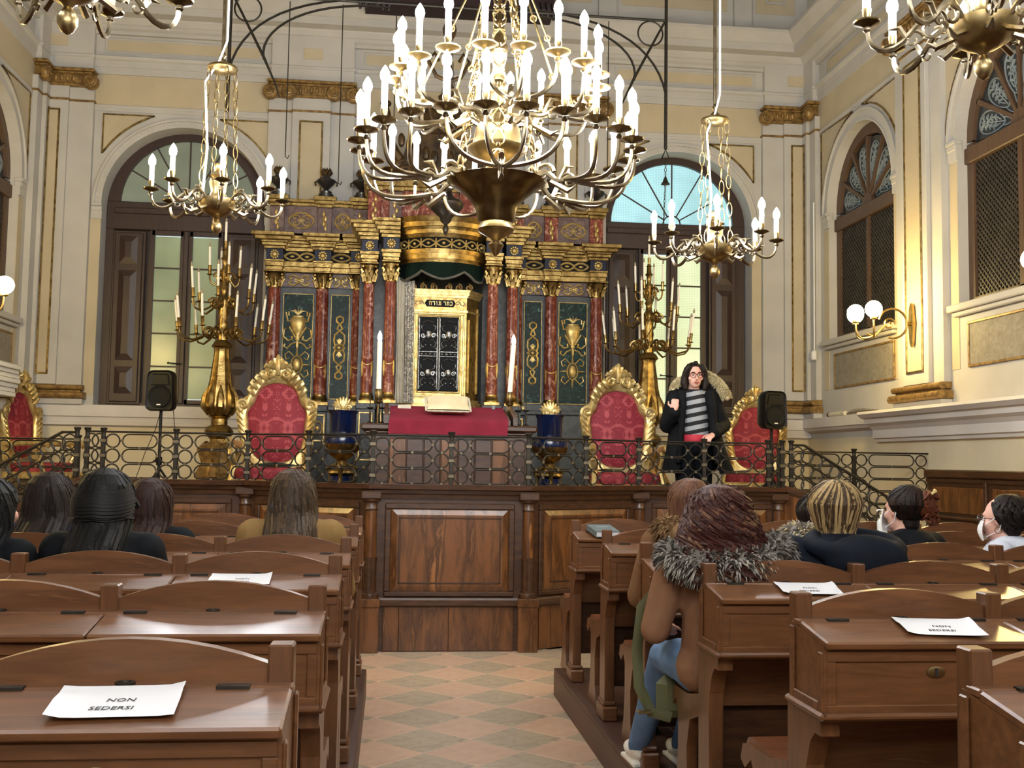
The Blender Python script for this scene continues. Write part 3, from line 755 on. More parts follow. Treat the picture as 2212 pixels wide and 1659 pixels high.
# ---------------------------------------------------------------- podium
PC = .475
pod = thing('podium', 'walnut panelled podium front with half columns beyond the aisle', 'podium', (PC, 9.2, 0))
PP = [(PC-3.02, 9.22), (PC-1.70, 9.22), (PC-.63, 8.56), (PC+.63, 8.56), (PC+1.70, 9.22), (PC+3.02, 9.22)]
def loop_(prof, pts):
    """mould a section profile [(out, z)] along the podium's front"""
    mm = M(); n = len(pts); offs = []
    for i in range(n):
        ds = []
        if i > 0: ds.append((Vector(pts[i])-Vector(pts[i-1])).normalized())
        if i < n-1: ds.append((Vector(pts[i+1])-Vector(pts[i])).normalized())
        nn = [Vector((d.y, -d.x)) for d in ds]; m = sum(nn, Vector((0, 0))); m.normalize(); k = 1/max(.5, m.dot(nn[0])); offs.append(m*k)
    k = len(prof)
    for i in range(n):
        for (o, z) in prof: mm.v.append((pts[i][0]+offs[i].x*o, pts[i][1]+offs[i].y*o, z))
    for i in range(n-1):
        for j in range(k):
            mm.f.append((i*k+j, (i+1)*k+j, (i+1)*k+(j+1) % k, i*k+(j+1) % k)); mm.sm.append(False)
    mm.f.append(tuple(range(k))[::-1]); mm.f.append(tuple(range((n-1)*k, n*k))); mm.sm += [False, False]
    return mm
loop_([(-.06, .0), (0, 0), (0, 1.26), (-.06, 1.26)], PP).obj('carcass', 'dark_walnut', pod)
loop_([(-.1, 1.2), (.015, 1.2), (.02, 1.235), (.04, 1.245), (.045, 1.27), (.075, 1.28), (.08, 1.318), (-.1, 1.318)], PP).obj('cornice', 'dark_walnut', pod)
loop_([(-.02, .35), (.025, .35), (.05, .365), (.055, .39), (.035, .405), (.03, .42), (-.02, .43)], PP).obj('base_moulding', 'dark_walnut', pod)
def on_seg(a, b):
    a, b = Vector(a), Vector(b); d = (b-a); L = d.length; d /= L; n = Vector((d.y, -d.x))
    T = Matrix(((d.x, -n.x, 0, a.x), (d.y, -n.y, 0, a.y), (0, 0, 1, 0), (0, 0, 0, 1))); return T, L     # local x along, y into podium
for a, b in zip(PP, PP[1:]):
    T, L = on_seg(a, b); m0 = .16
    def PD(mm, nm, m): return mm.xf(T).obj(nm, m, pod)
    # raised and fielded main panel
    x0, x1, z0, z1 = m0, L-m0, .47, 1.12
    fr = M().box(x0-.05, x1+.05, -.02, 0, z1, z1+.05, .008).box(x0-.05, x1+.05, -.02, 0, z0-.04, z0, .008).box(x0-.05, x0, -.02, 0, z0, z1, .008).box(x1, x1+.05, -.02, 0, z0, z1, .008)
    PD(fr, 'panel_frame', 'dark_walnut')
    p = M(); g = .045
    p.add([(x0, -.004, z0), (x1, -.004, z0), (x1, -.004, z1), (x0, -.004, z1), (x0+g, -.02, z0+g), (x1-g, -.02, z0+g), (x1-g, -.02, z1-g), (x0+g, -.02, z1-g)],
          [(0, 1, 5, 4), (1, 2, 6, 5), (2, 3, 7, 6), (3, 0, 4, 7), (4, 5, 6, 7)])
    PD(p, 'panel', 'burl_walnut')
    q = .062; PD(M().box(x0+q, x1-q, -.026, -.02, z0+q, z0+q+.012, .004).box(x0+q, x1-q, -.026, -.02, z1-q-.012, z1-q, .004).box(x0+q, x0+q+.012, -.026, -.02, z0+q, z1-q, .004).box(x1-q-.012, x1-q, -.026, -.02, z0+q, z1-q, .004), 'panel_bead', 'dark_walnut')
    # plinth boards below
    e = [.11, .11+(L-.22)*.12, L/2, L-.11-(L-.22)*.0]
    for u, v in zip(e, e[1:]): PD(M().box(u+.002, v-.002, -.018, 0, .005, .35, .003), 'plinth_board', 'burl_walnut')
for (x, y) in PP[1:5]+[(PP[0][0]+.05, 9.22), (PP[5][0]-.05, 9.22)]:
    dx = (PC-x)*.0; yy = y-.01
    M().lathe([(.07, .415), (.075, .43), (.07, .455), (.055, .465), (.058, .48)], 16, (x, yy, 0)).obj('column_base', 'dark_walnut', pod)
    M().lathe([(.052, .48), (.052, .72), (.056, .725), (.056, .74)], 24, (x, yy, 0), flute=.05).obj('fluted_drum', 'dark_walnut', pod)
    M().lathe([(.049, .74), (.045, 1.11)], 16, (x, yy, 0)).obj('column', 'burl_walnut', pod)
    M().lathe([(.05, 1.11), (.056, 1.12), (.048, 1.13), (.05, 1.17), (.068, 1.185), (.07, 1.2)], 16, (x, yy, 0)).obj('column_capital', 'dark_walnut', pod)
    M().box(x-.085, x+.085, y-.085, y+.03, .35, .42, .008).box(x-.08, x+.08, y-.08, y+.03, .0, .35, .004).obj('pedestal', 'burl_walnut', pod)
    M().box(x-.08, x+.08, y-.085, y+.02, 1.2, 1.26, .008).obj('impost_block', 'dark_walnut', pod)
dk = thing('podium_deck', 'wooden deck of the raised podium behind the railing', 'platform', (PC, 11.4, 0))
poly = [(PP[0][0], 9.28), (PP[1][0], 9.28), (PP[2][0]+.02, 8.63), (PP[3][0]-.02, 8.63), (PP[4][0], 9.28), (PP[5][0], 9.28), (PP[5][0], 10.3), (XR-.02, 10.42), (XR-.02, YB-.02), (XL+.02, YB-.02), (XL+.02, 10.42), (PP[0][0], 10.3)]
M().prism(poly, 2, 0, .78).obj('riser', 'dark_walnut', dk); M().prism(poly, 2, .78, .8).obj('deck_boards', 'walnut', dk)

# stairs at both ends, with their stringer boards
for sg, lab in ((-1, 'left'), (1, 'right')):
    x0 = PP[0][0]-.0 if sg < 0 else PP[5][0]
    st = thing('staircase', 'walnut stair descending from the podium on the '+lab, 'stairs', (x0, 9.3, 0))
    for k in range(5):
        xa, xb = sorted((x0+sg*(k*.25), x0+sg*(k+1)*.25)); M().box(xa, xb, 9.3, 10.3, 0, .8-(k+1)*.135).obj('step', 'walnut', st)
    pts = [(x0, 1.318), (x0+sg*.25, 1.318-.1), (x0+sg*1.35, .55), (x0+sg*1.35, 0), (x0, 0)]
    M().prism(pts, 1, 9.2, 9.27).obj('stringer', 'burl_walnut', st)
    M().tube([(x0, 9.21, 1.3), (x0+sg*.2, 9.21, 1.25), (x0+sg*1.35, 9.21, .54)], .04, 8, ref=(0, 1, 0)).obj('stringer_cap', 'dark_walnut', st)

# ---------------------------------------------------------------- iron railings
RZ = 1.32
post_me = None
def rail_post(par, x, y, z0, h, big=True):
    mm = M(); s = .017
    mm.box(x-s, x+s, y-s, y+s, z0, z0+h-.075, .003)
    mm.lathe([(.018, h-.08), (.02, h-.07), (.017, h-.06), (.02, h-.03), (.03, h-.012), (.031, h-.004), (.02, h)], 10, (x, y, z0))
    p = mm.obj('baluster', 'iron', par)
    for k in (.065, .19, .315):
        if k < h-.1: M().box(x-.024, x+.024, y-.024, y+.024, z0+k-.014, z0+k+.014, .003).obj('collar', 'iron_clip', p)
def ring_mesh(rx, rz, r=.0068):
    mm = M()
    if abs(rx-rz) < 1e-6: pts = [(rx*cos(2*PI*i/20), 0, rz*sin(2*PI*i/20)) for i in range(20)]
    else:
        e = rx-rz; pts = [(e+rz*cos(a), 0, rz*sin(a)) for a in [-PI/2+PI*i/9 for i in range(10)]]+[(-e+rz*cos(a), 0, rz*sin(a)) for a in [PI/2+PI*i/9 for i in range(10)]]
    return mm.tube(pts, r, 6, closed=True)
RM = {}
def ring(par, nm, c, rx, rz, d):
    k = (round(rx, 3), round(rz, 3))
    if k not in RM:
        me = ring_mesh(*k).mesh(nm); me.materials.append(MATS['iron']); RM[k] = me
    l = Vector(c)-root_loc(par)
    return shared(nm, RM[k], par, l, (0, 0, math.atan2(d.y, d.x)))
CLIP = {}
def clip(par, c, vert, d):
    k = 'v' if vert else 'h'
    if k not in CLIP:
        me = (M().box(-.01, .01, -.012, .012, -.011, .011, .002)).mesh('clip'); me.materials.append(MATS['iron_clip']); CLIP[k] = me
    shared('clip', CLIP[k], par, Vector(c)-root_loc(par), (0, 0, math.atan2(d.y, d.x)))
def rail_run(par, a, b, nb, z0=RZ, rows=3, posts=True, first=True, last=True, rh=.126, lay='ceoc', h=.425):
    """railing from a to b in nb bays; each bay: circle, oval, circle in every row"""
    a, b = Vector((*a, 0)), Vector((*b, 0)); d = b-a; L = d.length; d.normalize(); bw = L/nb
    top = z0+rows*rh+.012
    T = M().tube([(a.x, a.y, top), (b.x, b.y, top)], .0095, 6); T.obj('top_bar', 'iron', par)
    for i in range(nb):
        s = a+d*bw*i; rr = .056; w = bw-.034
        for r in range(rows):
            zc = z0+rh*(rows-1-r)+rh/2
            if lay == 'ceoc':
                xs = .017+rr+.004; ov = (bw-4*xs)/2-.002
                ring(par, 'circle', s+d*(xs)+Vector((0, 0, zc)), rr, rr, d); ring(par, 'circle', s+d*(bw-xs)+Vector((0, 0, zc)), rr, rr, d)
                ring(par, 'oval', s+d*(bw/2)+Vector((0, 0, zc)), ov, rr, d)
                for u in (2*xs-.002, bw-2*xs+.002): clip(par, s+d*u+Vector((0, 0, zc)), True, d)
                for u in (xs, bw/2, bw-xs): clip(par, s+d*u+Vector((0, 0, zc-rh/2)), False, d)
            elif lay == 'circles':
                m = max(1, round(bw/.075)); e = bw/m
                for q in range(m): ring(par, 'circle', s+d*(e*(q+.5))+Vector((0, 0, zc)), .058, .058, d)
    if posts:
        for i in range(nb+1):
            if (i == 0 and not first) or (i == nb and not last): continue
            p = a+d*bw*i; rail_post(par, p.x, p.y, z0 if rows <= 3 else z0-.0, h+(rows-3)*rh)
ir = thing('iron_railing', 'black iron railing of circles and ovals on the podium front', 'railing', (PC, 9.2, RZ))
RP = [(x+(.0 if abs(x-PC) > .7 else 0), y+.03) for x, y in PP]
rail_run(ir, RP[0], (RP[0][0]+.13, RP[0][1]), 1, lay='circles')
rail_run(ir, (RP[0][0]+.13, RP[0][1]), RP[1], 2, first=False); rail_run(ir, RP[1], RP[2], 2, first=False); rail_run(ir, RP[2], RP[3], 2, first=False)
rail_run(ir, RP[3], RP[4], 2, first=False); rail_run(ir, RP[4], (RP[5][0]-.13, RP[5][1]), 2, first=False); rail_run(ir, (RP[5][0]-.13, RP[5][1]), RP[5], 1, first=False, lay='circles')
for sg, lab in ((-1, 'left'), (1, 'right')):
    g = thing('iron_railing', 'black iron railing with long ovals before the %s wall, behind the stair' % lab, 'railing', (PC+sg*4, 10.35, .8))
    xw = XR-.01 if sg > 0 else XL+.01; xi = PC+sg*3.4
    p, q = ((xi, 10.35), (xw, 10.35)) if sg > 0 else ((xw, 10.35), (xi, 10.35))
    rail_run(g, p, q, 2, z0=1.27-.126*3, rows=6, h=.43, first=sg > 0, last=sg < 0)
    h = thing('stair_handrail', 'sloping black iron handrail with circles on the %s podium stair' % lab, 'handrail', (PC+sg*3.6, 9.2, .6))
    x0 = PC+sg*3.1; y = 9.24
    rail_post(h, x0, y, 1.32, .425); rail_post(h, x0+sg*1.0, y, .7, .63)
    for dz in (0, -.15, -.3, -.42):
        M().tube([(x0, y, 1.7+dz), (x0+sg*.12, y, 1.7+dz), (x0+sg*.95, y, 1.22+dz), (x0+sg*1.0, y, 1.215+dz)], .013 if dz == 0 else .008, 6).obj('sloping_bar', 'iron', h)
    for k in range(11):
        for r in range(3):
            ring(h, 'circle', (x0+sg*(.06+k*.088), y, 1.62-max(0, k*.088-.06)*.578-r*.135), .056, .066, Vector((1, 0, 0)))
# ---------------------------------------------------------------- the ark
ARK = thing('torah_ark', 'monumental gilded and marbled ark with red columns against the back wall', 'ark', (XC, 13.0, .8))
def A(mm, nm, m): return mm.obj(nm, m, ARK)
def scroll_orn(mm, c, w, h, y, r=.012):
    """symmetric gilded scrollwork relief, w wide and h high, around c=(x,z) at depth y"""
    x, z = c
    for sx in (-1, 1):
        for sz in (-1, 1):
            mm.tube([(x, y, z+sz*h*.08)]+[(x+sx*w*u, y-.006*sin(PI*u*2), z+sz*h*v) for u, v in ((.12, .3), (.26, .42), (.4, .36), (.46, .2), (.38, .1), (.3, .16), (.32, .24))], [r*.7]+[r]*5+[r*.8, r*.5], 5)
            mm.tube([(x+sx*w*u, y, z+sz*h*v) for u, v in ((.05, .0), (.14, .12), (.2, .06), (.16, -.0))], r*.7, 4)
    mm.ell((x, y-.005, z), w*.07, .015, h*.13, 8, 6)
def lozenge(mm, c, w, h, y, r=.012):
    x, z = c; n = 24
    mm.tube([(x+w/2*cos(t)*(1 if abs(cos(t)) < .8 else 1.0), y, z+h/2*sin(t)*(abs(sin(t))**.3)) for t in [2*PI*i/n for i in range(n)]], r, 5, closed=True)
    scroll_orn(mm, (x, z), w*.7, h*.8, y, r*.7)
def urn_relief(mm, x, z, s, y):
    mm.lathe([(.02*s, -.22*s), (.04*s, -.2*s), (.02*s, -.15*s), (.07*s, -.08*s), (.1*s, 0), (.11*s, .1*s), (.08*s, .12*s), (.085*s, .14*s)], 12, (x, y, z), sy=.4)
    for sg in (-1, 1):
        mm.tube([(x+sg*a*s, y, z+b*s) for a, b in ((.1, .06), (.14, .06), (.17, .19), (.13, .2), (.13, .14))], .014*s, 5)
        mm.tube([(x+sg*a*s, y, z+b*s) for a, b in ((.03, -.17), (.12, -.02), (.19, -.06), (.2, -.16), (.13, -.22), (.07, -.2), (.08, -.15))], .016*s, 5)
        mm.tube([(x+sg*a*s, y, z+b*s) for a, b in ((.02, -.24), (.09, -.27), (.14, -.33), (.19, -.3), (.17, -.26))], .014*s, 5)
        for k in range(3): mm.tube([(x, y, z+.16*s), (x+sg*.03*k*s, y, z+.21*s), (x+sg*.055*k*s, y, z+(.27-.03*k)*s)], [.014*s, .012*s, .003], 4)
    mm.tube([(x, y, z-.22*s), (x, y-.01, z-.3*s), (x, y, z-.36*s)], [.02*s, .025*s, .003], 6)
def medallion(mm, x, z, s, y):
    mm.ell((x, y, z), .06*s, .025, .1*s, 12, 8)
    mm.tube([(x+.085*s*cos(t), y, z+.13*s*sin(t)) for t in [2*PI*i/16 for i in range(16)]], .013*s, 5, closed=True)
    for sx in (-1, 1):
        for sz in (-1, 1):
            mm.tube([(x+sx*a*s, y, z+sz*b*s) for a, b in ((.05, .13), (.12, .2), (.18, .15), (.16, .08), (.11, .1))], .012*s, 5)
        mm.tube([(x+sx*a*s, y, z) for a in (.08, .14, .2)], [.014*s, .016*s, .004], 5)
        mm.tube([(x, y, z+sx*.13*s), (x, y, z+sx*.2*s), (x, y, z+sx*.26*s)], [.02*s, .014*s, .004], 5)
def knot_strip(mm, x, z, h, w, y, r=.014):
    """tall interlaced ornament, as on the narrow panels"""
    for sg in (-1, 1):
        mm.tube([(x+sg*w*a, y-.004*sg, z+h*b) for a, b in ((0, .5), (.3, .47), (.3, .42), (-.1, .36), (-.25, .3), (.05, .26), (.45, .2), (.5, .1), (.35, .03), (.5, 0), (.35, -.03), (.5, -.1), (.45, -.2), (.05, -.26), (-.25, -.3), (-.1, -.36), (.3, -.42), (.3, -.47), (0, -.5))], r, 5)
    mm.tube([(x+w*.42*cos(t), y, z+h*.055*sin(t)) for t in [2*PI*i/14 for i in range(14)]], r, 5, closed=True); mm.ell((x, y, z), w*.2, .012, h*.028, 8, 5)
    for sz in (-1, 1):
        for k in range(-2, 3):
            mm.tube([(x, y, z+sz*h*.06), (x+k*w*.13, y, z+sz*h*(.15-.012*abs(k)))], [.01, .006], 4)
def block(mm, x, y, w, d, z0, z1, g=0):
    mm.box(x-w/2-g, x+w/2+g, y-d/2-g, y+d/2, z0, z1, .004)
def column(x, y, r, zb, zt, zc, drum):
    A(M().lathe([(r*1.35, zb-.04), (r*1.35, zb-.025), (r*1.2, zb-.01), (r*1.3, zb+.01), (r*1.1, zb+.03), (r*1.12, zb+.05)], 16, (x, y, 0)).box(x-r*1.4, x+r*1.4, y-r*1.4, y+r*1.4, zb-.08, zb-.04), 'column_base', 'gilt')
    A(M().lathe([(r*1.06, zb+.05), (r*1.06, drum-.02), (r*1.1, drum-.01), (r*1.1, drum+.02)], 18, (x, y, 0)), 'lower_shaft', 'red_marble')
    g = M()
    for t in (-.9, .9, 2.2, -2.2):
        a = t-PI/2; px, py = x+r*1.1*cos(a), y+r*1.1*sin(a)
        g.tube([(px, py, drum-.03), (px, py-.004, drum-.1), (px, py, drum-.2)], [.008, .012, .005], 5)
    for t0, t1 in ((-.9, .9),):
        g.tube([(x+r*1.12*cos(t-PI/2), y+r*1.12*sin(t-PI/2), drum-.04-.03*sin(PI*k/6)) for k, t in enumerate([t0+(t1-t0)*k/6 for k in range(7)])], .006, 5)
    A(g, 'gilt_swag', 'gilt_relief')
    A(M().lathe([(r, drum+.02), (r*.93, zt)], 28, (x, y, 0), flute=.035), 'shaft', 'red_marble')
    cp = M().lathe([(r*.95, zt), (r*1.0, zt+.01), (r*.95, zt+.03), (r*1.15, zt+(zc-zt)*.6), (r*1.5, zc-.03)], 14, (x, y, 0))
    for ring_, z0, ro, hh in ((0, zt+.02, r, .09), (1, zt+.07, r*1.08, .09)):
        for i in range(8):
            a = 2*PI*(i+.5*ring_)/8
            cp.tube([(x+ro*cos(a), y+ro*sin(a), z0), (x+ro*1.25*cos(a), y+ro*1.25*sin(a), z0+hh*.7), (x+ro*1.55*cos(a), y+ro*1.55*sin(a), z0+hh), (x+ro*1.7*cos(a), y+ro*1.7*sin(a), z0+hh*.82)], [.016, .018, .014, .006], 4)
    for i in range(4):
        a = PI/4+i*PI/2; cp.ell((x+r*1.7*cos(a), y+r*1.7*sin(a), zc-.045), .022, .022, .028, 7, 5)
    cp.box(x-r*1.7, x+r*1.7, y-r*1.7, y+r*1.7, zc-.022, zc, .006)
    A(cp, 'corinthian_capital', 'gilt')
YW = 13.1
# side wings
for a_, b_ in ((-2.12, -.62), (.62, 2.12)):
    A(M().box(XC+a_, XC+b_, 13.2, 13.45, .8, 4.3), 'wing_core', 'dark_marble'); A(M().box(XC+a_, XC+b_, 13.0, 13.45, .8, 2.1, .01), 'wing_pedestal', 'grey_blue_marble'); A(M().box(XC+a_-.02, XC+b_+.02, 12.97, 13.45, 2.1, 2.15, .01), 'pedestal_slab', 'grey_blue_marble')
WINGC = (2.0, 1.42, .98)
for sg in (-1, 1):
    for dx in WINGC:
        x = XC+sg*dx
        column(x, YW, .076, 2.24, 3.59, 3.795, 2.69)
        A(M().box(x-.1, x+.1, 12.93, 13.0, .8, 2.08, .006).box(x-.115, x+.115, 12.91, 13.0, 2.08, 2.16, .01), 'pedestal_pier', 'dark_marble')
        g = gilt_rect(x-.085, x+.085, 1.72, 2.05, 12.93, .022, .018).tube([(x+.055*cos(t), 12.92, 1.88+.08*sin(t)) for t in [2*PI*i/14 for i in range(14)]], .01, 5, closed=True).ell((x, 12.92, 1.88), .025, .015, .035, 8, 6)
        A(g, 'gilt_frame', 'gilt_bright')
        # entablature breaks forward over every column
        w = .2
        A(M().box(x-w/2, x+w/2, YW-.11, 13.25, 3.795, 3.845, .004).box(x-w/2-.012, x+w/2+.012, YW-.122, 13.25, 3.845, 3.9, .004).box(x-w/2-.022, x+w/2+.022, YW-.132, 13.25, 3.9, 3.925, .004), 'architrave_block', 'gilt')
        A(M().box(x-w/2, x+w/2, YW-.11, 13.25, 3.925, 4.055), 'frieze_block', 'blue_lacquer')
        ro = M(); ro.ell((x, YW-.115, 3.99), .03, .018, .03, 10, 6)
        for k in range(10): ro.ell((x+.042*cos(2*PI*k/10), YW-.112, 3.99+.045*sin(2*PI*k/10)), .014, .012, .014, 6, 5)
        A(ro, 'rosette', 'gilt_relief')
        for z0, z1, g_ in ((4.055, 4.09, .025), (4.09, 4.13, .05), (4.13, 4.155, .06), (4.155, 4.2, .1), (4.2, 4.245, .14)):
            ex = .03 if dx == 2.0 and g_ > .09 else 0
            A(M().box(x-w/2-g_-(ex if sg < 0 else 0), x+w/2+g_+(ex if sg > 0 else 0), YW-.11-g_, 13.3, z0, z1, .005), 'cornice_step', 'gilt')
    for xa, xb in ((2.0, 1.42), (1.42, .98)):
        c = XC+sg*(xa+xb)/2; w = (xa-xb)/2-.11
        A(M().box(c-w-.06, c+w+.06, YW+.0, 13.3, 3.795, 3.86, .004).box(c-w-.06, c+w+.06, YW-.015, 13.3, 3.86, 3.925, .004), 'architrave', 'gilt')
        A(M().box(c-w-.06, c+w+.06, YW+.02, 13.3, 3.925, 4.055), 'frieze', 'black_lacquer')
        f = M(); m = 2 if w > .15 else 1; e = 2*w/m
        for k in range(m):
            cc = c-w+e*(k+.5)
            for s2 in (-1, 1): f.tube([(cc+e*1.08*u, YW+.012, 3.99+s2*.046*(1-(2*abs(u))**2)) for u in [-.5+i/8 for i in range(9)]], .0135, 5)
            f.ell((cc, YW+.01, 3.99), .03, .012, .016, 8, 5)
        A(f, 'frieze_scroll', 'gilt_relief')
        for z0, z1, g_ in ((4.055, 4.1, .0), (4.1, 4.14, -.03), (4.14, 4.175, -.05), (4.175, 4.24, -.075)):
            k = (z0-4.055)*.55
            A(M().box(c-w-.05+k, c+w+.05-k, YW+g_, 13.3, z0, z1, .005), 'cornice_step', 'gilt')
        # marble panel between the columns
        A(M().box(c-w-.05, c+w+.05, 13.15, 13.22, 3.62, 3.79), 'panel_head', 'purple_marble')
        s = M(); scroll_orn(s, (c, 3.7), w*1.5, .15, 13.14, .012); A(s, 'gilt_scroll', 'gilt_relief')
        A(M().box(c-w-.05, c+w+.05, 13.16, 13.22, 2.16, 3.61), 'panel_border', 'grey_blue_marble')
        A(M().box(c-w+.0, c+w-.0, 13.15, 13.17, 2.25, 3.53), 'panel', 'green_marble')
        A(gilt_rect(c-w-.008, c+w+.008, 2.24, 3.54, 13.16, .014, .02), 'gilt_frame', 'gilt_bright')
        o = M()
        if w > .15: urn_relief(o, c, 3.14, .86, 13.14); medallion(o, c, 2.66, .8, 13.14)
        else: knot_strip(o, c, 2.88, .78, .13, 13.14)
        A(o, 'gilt_ornament', 'gilt_relief')
        # attic
        A(M().box(c-w-.05, c+w+.05, 13.2, 13.4, 4.245, 4.64), 'attic_panel', 'purple_marble')
        o = M(); lozenge(o, (c, 4.46), w*1.75, .2, 13.19, .011); A(o, 'gilt_scroll', 'gilt_relief')
        A(M().box(c-w-.05, c+w+.05, 13.17, 13.4, 4.64, 4.68, .005).box(c-w-.05, c+w+.05, 13.14, 13.4, 4.68, 4.72, .005), 'attic_cornice', 'gilt')
    for dx in WINGC:
        x = XC+sg*dx
        A(M().box(x-.085, x+.085, 13.14, 13.4, 4.27, 4.62, .004), 'attic_pier', 'red_marble' if sg > 0 else 'purple_marble')
        A(M().box(x-.1, x+.1, 13.12, 13.4, 4.245, 4.285), 'attic_plinth', 'dark_marble')
        o = M(); s_ = 13.13
        for k in range(4): o.ell((x+.012*(-1)**k, s_, 4.36+k*.06), .018, .012, .035, 6, 5)
        o.tube([(x, s_, 4.32), (x+.02, s_, 4.4), (x-.02, s_, 4.48), (x, s_, 4.58)], .008, 5); A(o, 'gilt_garland', 'gilt_relief')
        A(M().box(x-.095, x+.095, 13.12, 13.4, 4.62, 4.66, .004).box(x-.12, x+.12, 13.09, 13.4, 4.66, 4.7, .004).box(x-.14, x+.14, 13.07, 13.4, 4.7, 4.755, .004), 'attic_cap', 'gilt')
# centre bay
A(M().box(XC-.95, XC+.95, 12.5, 13.3, .8, 4.3), 'centre_core', 'dark_marble')
for sg in (-1, 1):
    for dx, y in ((.83, 12.18), (.585, 12.02)):
        x = XC+sg*dx
        column(x, y, .062, 2.22, 3.53, 3.765, 2.66)
        A(M().box(x-.1, x+.1, y-.1, 12.6, .8, 2.08).box(x-.115, x+.115, y-.115, 12.6, 2.08, 2.15, .008), 'pedestal_pier', 'dark_marble')
        A(gilt_rect(x-.08, x+.08, 1.5, 2.05, y-.1, .02, .015), 'gilt_frame', 'gilt_bright')
        for k, (z0, z1, g_) in enumerate(((3.765, 3.8, 0), (3.8, 3.85, .012), (3.85, 3.89, .022))):
            A(M().box(x-.09-g_, x+.09+g_, y-.1-g_, 12.6, z0, z1, .004), 'architrave_block', 'gilt')
        A(M().box(x-.09, x+.09, y-.1, 12.6, 3.89, 4.02), 'frieze_block', 'blue_lacquer')
        ro = M(); ro.ell((x, y-.105, 3.955), .028, .018, .028, 10, 6)
        for k in range(10): ro.ell((x+.04*cos(2*PI*k/10), y-.103, 3.955+.042*sin(2*PI*k/10)), .013, .012, .013, 6, 5)
        A(ro, 'rosette', 'gilt_relief')
        for z0, z1, g_ in ((4.02, 4.06, .025), (4.06, 4.1, .045), (4.1, 4.14, .075), (4.14, 4.185, .1), (4.185, 4.225, .13)):
            A(M().box(x-.09-(g_ if sg < 0 else .01), x+.09+(g_ if sg > 0 else .01), y-.1-g_, 12.6, z0, z1, .004), 'cornice_step', 'gilt')
def drum(z0, z1, a0, a1, nm, m, n=26):
    """convex band of the entablature; a = how far it stands out of the base ellipse"""
    mm = M(); pts = []
    for i in range(n+1):
        t = PI+PI*i/n; pts.append((cos(t), sin(t)))
    mm_v = []
    for (z, a) in ((z0, a0), (z1, a1)):
        for c, s in pts: mm_v.append((XC+(.5+a)*c, 12.2+(.42+a)*s, z))
    k = n+1; f = [(i, i+1, k+i+1, k+i) for i in range(n)]+[tuple(range(k))[::-1], tuple(range(k, 2*k))]
    mm.add(mm_v, f, True); return A(mm, nm, m)
for z0, z1, a0, a1 in ((3.74, 3.78, .0, .0), (3.78, 3.84, .012, .02), (3.84, 3.885, .03, .04)): drum(z0, z1, a0, a1, 'drum_architrave', 'gilt')
drum(3.885, 4.02, .0, .0, 'drum_frieze', 'black_lacquer')
f = M(); n = 9
def dp(u, z, o=.008):
    t = PI+PI*u; return (XC+(.5+o)*cos(t), 12.2+(.42+o)*sin(t), z)
for k in range(n):
    for s2 in (-1, 1): f.tube([dp((k+i/8)/n, 3.952+s2*.045*sin(PI*i/8)) for i in range(9)], .009, 5)
    f.ell(dp((k+.5)/n, 3.952), .02, .02, .018, 8, 5); f.tube([dp(k/n, 3.9), dp(k/n, 4.005)], .008, 5)
A(f, 'interlace', 'gilt_relief')
for z0, z1, a0, a1 in ((4.02, 4.06, .01, .03), (4.06, 4.1, .05, .06), (4.1, 4.13, .06, .075), (4.13, 4.18, .1, .115), (4.18, 4.235, .13, .16)): drum(z0, z1, a0, a1, 'drum_cornice', 'gilt')
A(M().box(XC-.6, XC+.6, 12.3, 13.2, 4.22, 4.27).box(XC-.56, XC+.56, 12.05, 12.4, 4.235, 4.3, .02), 'drum_top', 'dark_marble')
# attic of the centre bay and its crest
A(M().box(XC-.86, XC+.86, 12.55, 13.2, 4.24, 4.72), 'centre_attic', 'red_marble')
for sg in (-1, 1):
    for dx in (.8, .55):
        x = XC+sg*dx; A(M().box(x-.075, x+.075, 12.5, 12.6, 4.26, 4.7, .004), 'attic_pier', 'red_marble' if dx > .6 else 'purple_marble')
        A(M().box(x-.1, x+.1, 12.46, 12.7, 4.7, 4.75, .005).box(x-.13, x+.13, 12.43, 12.7, 4.75, 4.82, .005), 'attic_cap', 'gilt')
        o = M()
        for k in range(5): o.ell((x+.014*(-1)**k, 12.49, 4.34+k*.065), .018, .012, .035, 6, 5)
        A(o, 'gilt_garland', 'gilt_relief')
A(M().box(XC-.9, XC+.9, 12.5, 13.2, 4.72, 4.76, .005).box(XC-.93, XC+.93, 12.46, 13.2, 4.76, 4.84, .005), 'attic_cornice', 'gilt')
cr = M().prism([(XC-.62, 4.84), (XC-.62, 5.0), (XC-.5, 5.12), (XC-.42, 5.4), (XC-.3, 5.5), (XC+.3, 5.5), (XC+.42, 5.4), (XC+.5, 5.12), (XC+.62, 5.0), (XC+.62, 4.84)], 1, 12.75, 13.1)
A(cr, 'crest', 'crest_brown')
for sg in (-1, 1):
    o = M(); o.tube(spiral((XC+sg*.46, 12.72, 5.0), .16, 1.6, PI/2, 'xz', 18, .15, -sg), .03, 6)
    o.tube(bez((XC+sg*.5, 12.72, 5.15), (XC+sg*.75, 12.72, 5.4), (XC+sg*.6, 12.72, 5.75), (XC+sg*.72, 12.72, 5.82)), [.06, .06, .055, .05, .045, .04, .035, .03, .02], 7)
    o.ell((XC+sg*.7, 12.72, 5.84), .07, .05, .05, 8, 6)
    for k in range(5): o.ell((XC+sg*(.1+.1*k), 12.73, 5.2+.05*k), .045, .03, .09, 7, 6)
    A(o, 'crest_scroll', 'crest_brown')
A(M().lathe([(.26, 5.5), (.3, 5.52), (.28, 5.56), (.25, 5.6), (.3, 5.75), (.2, 5.9), (.05, 5.98), (.06, 6.03), (.0, 6.08)], 14, (XC, 12.9, 0), sy=.6), 'crown', 'crest_brown')
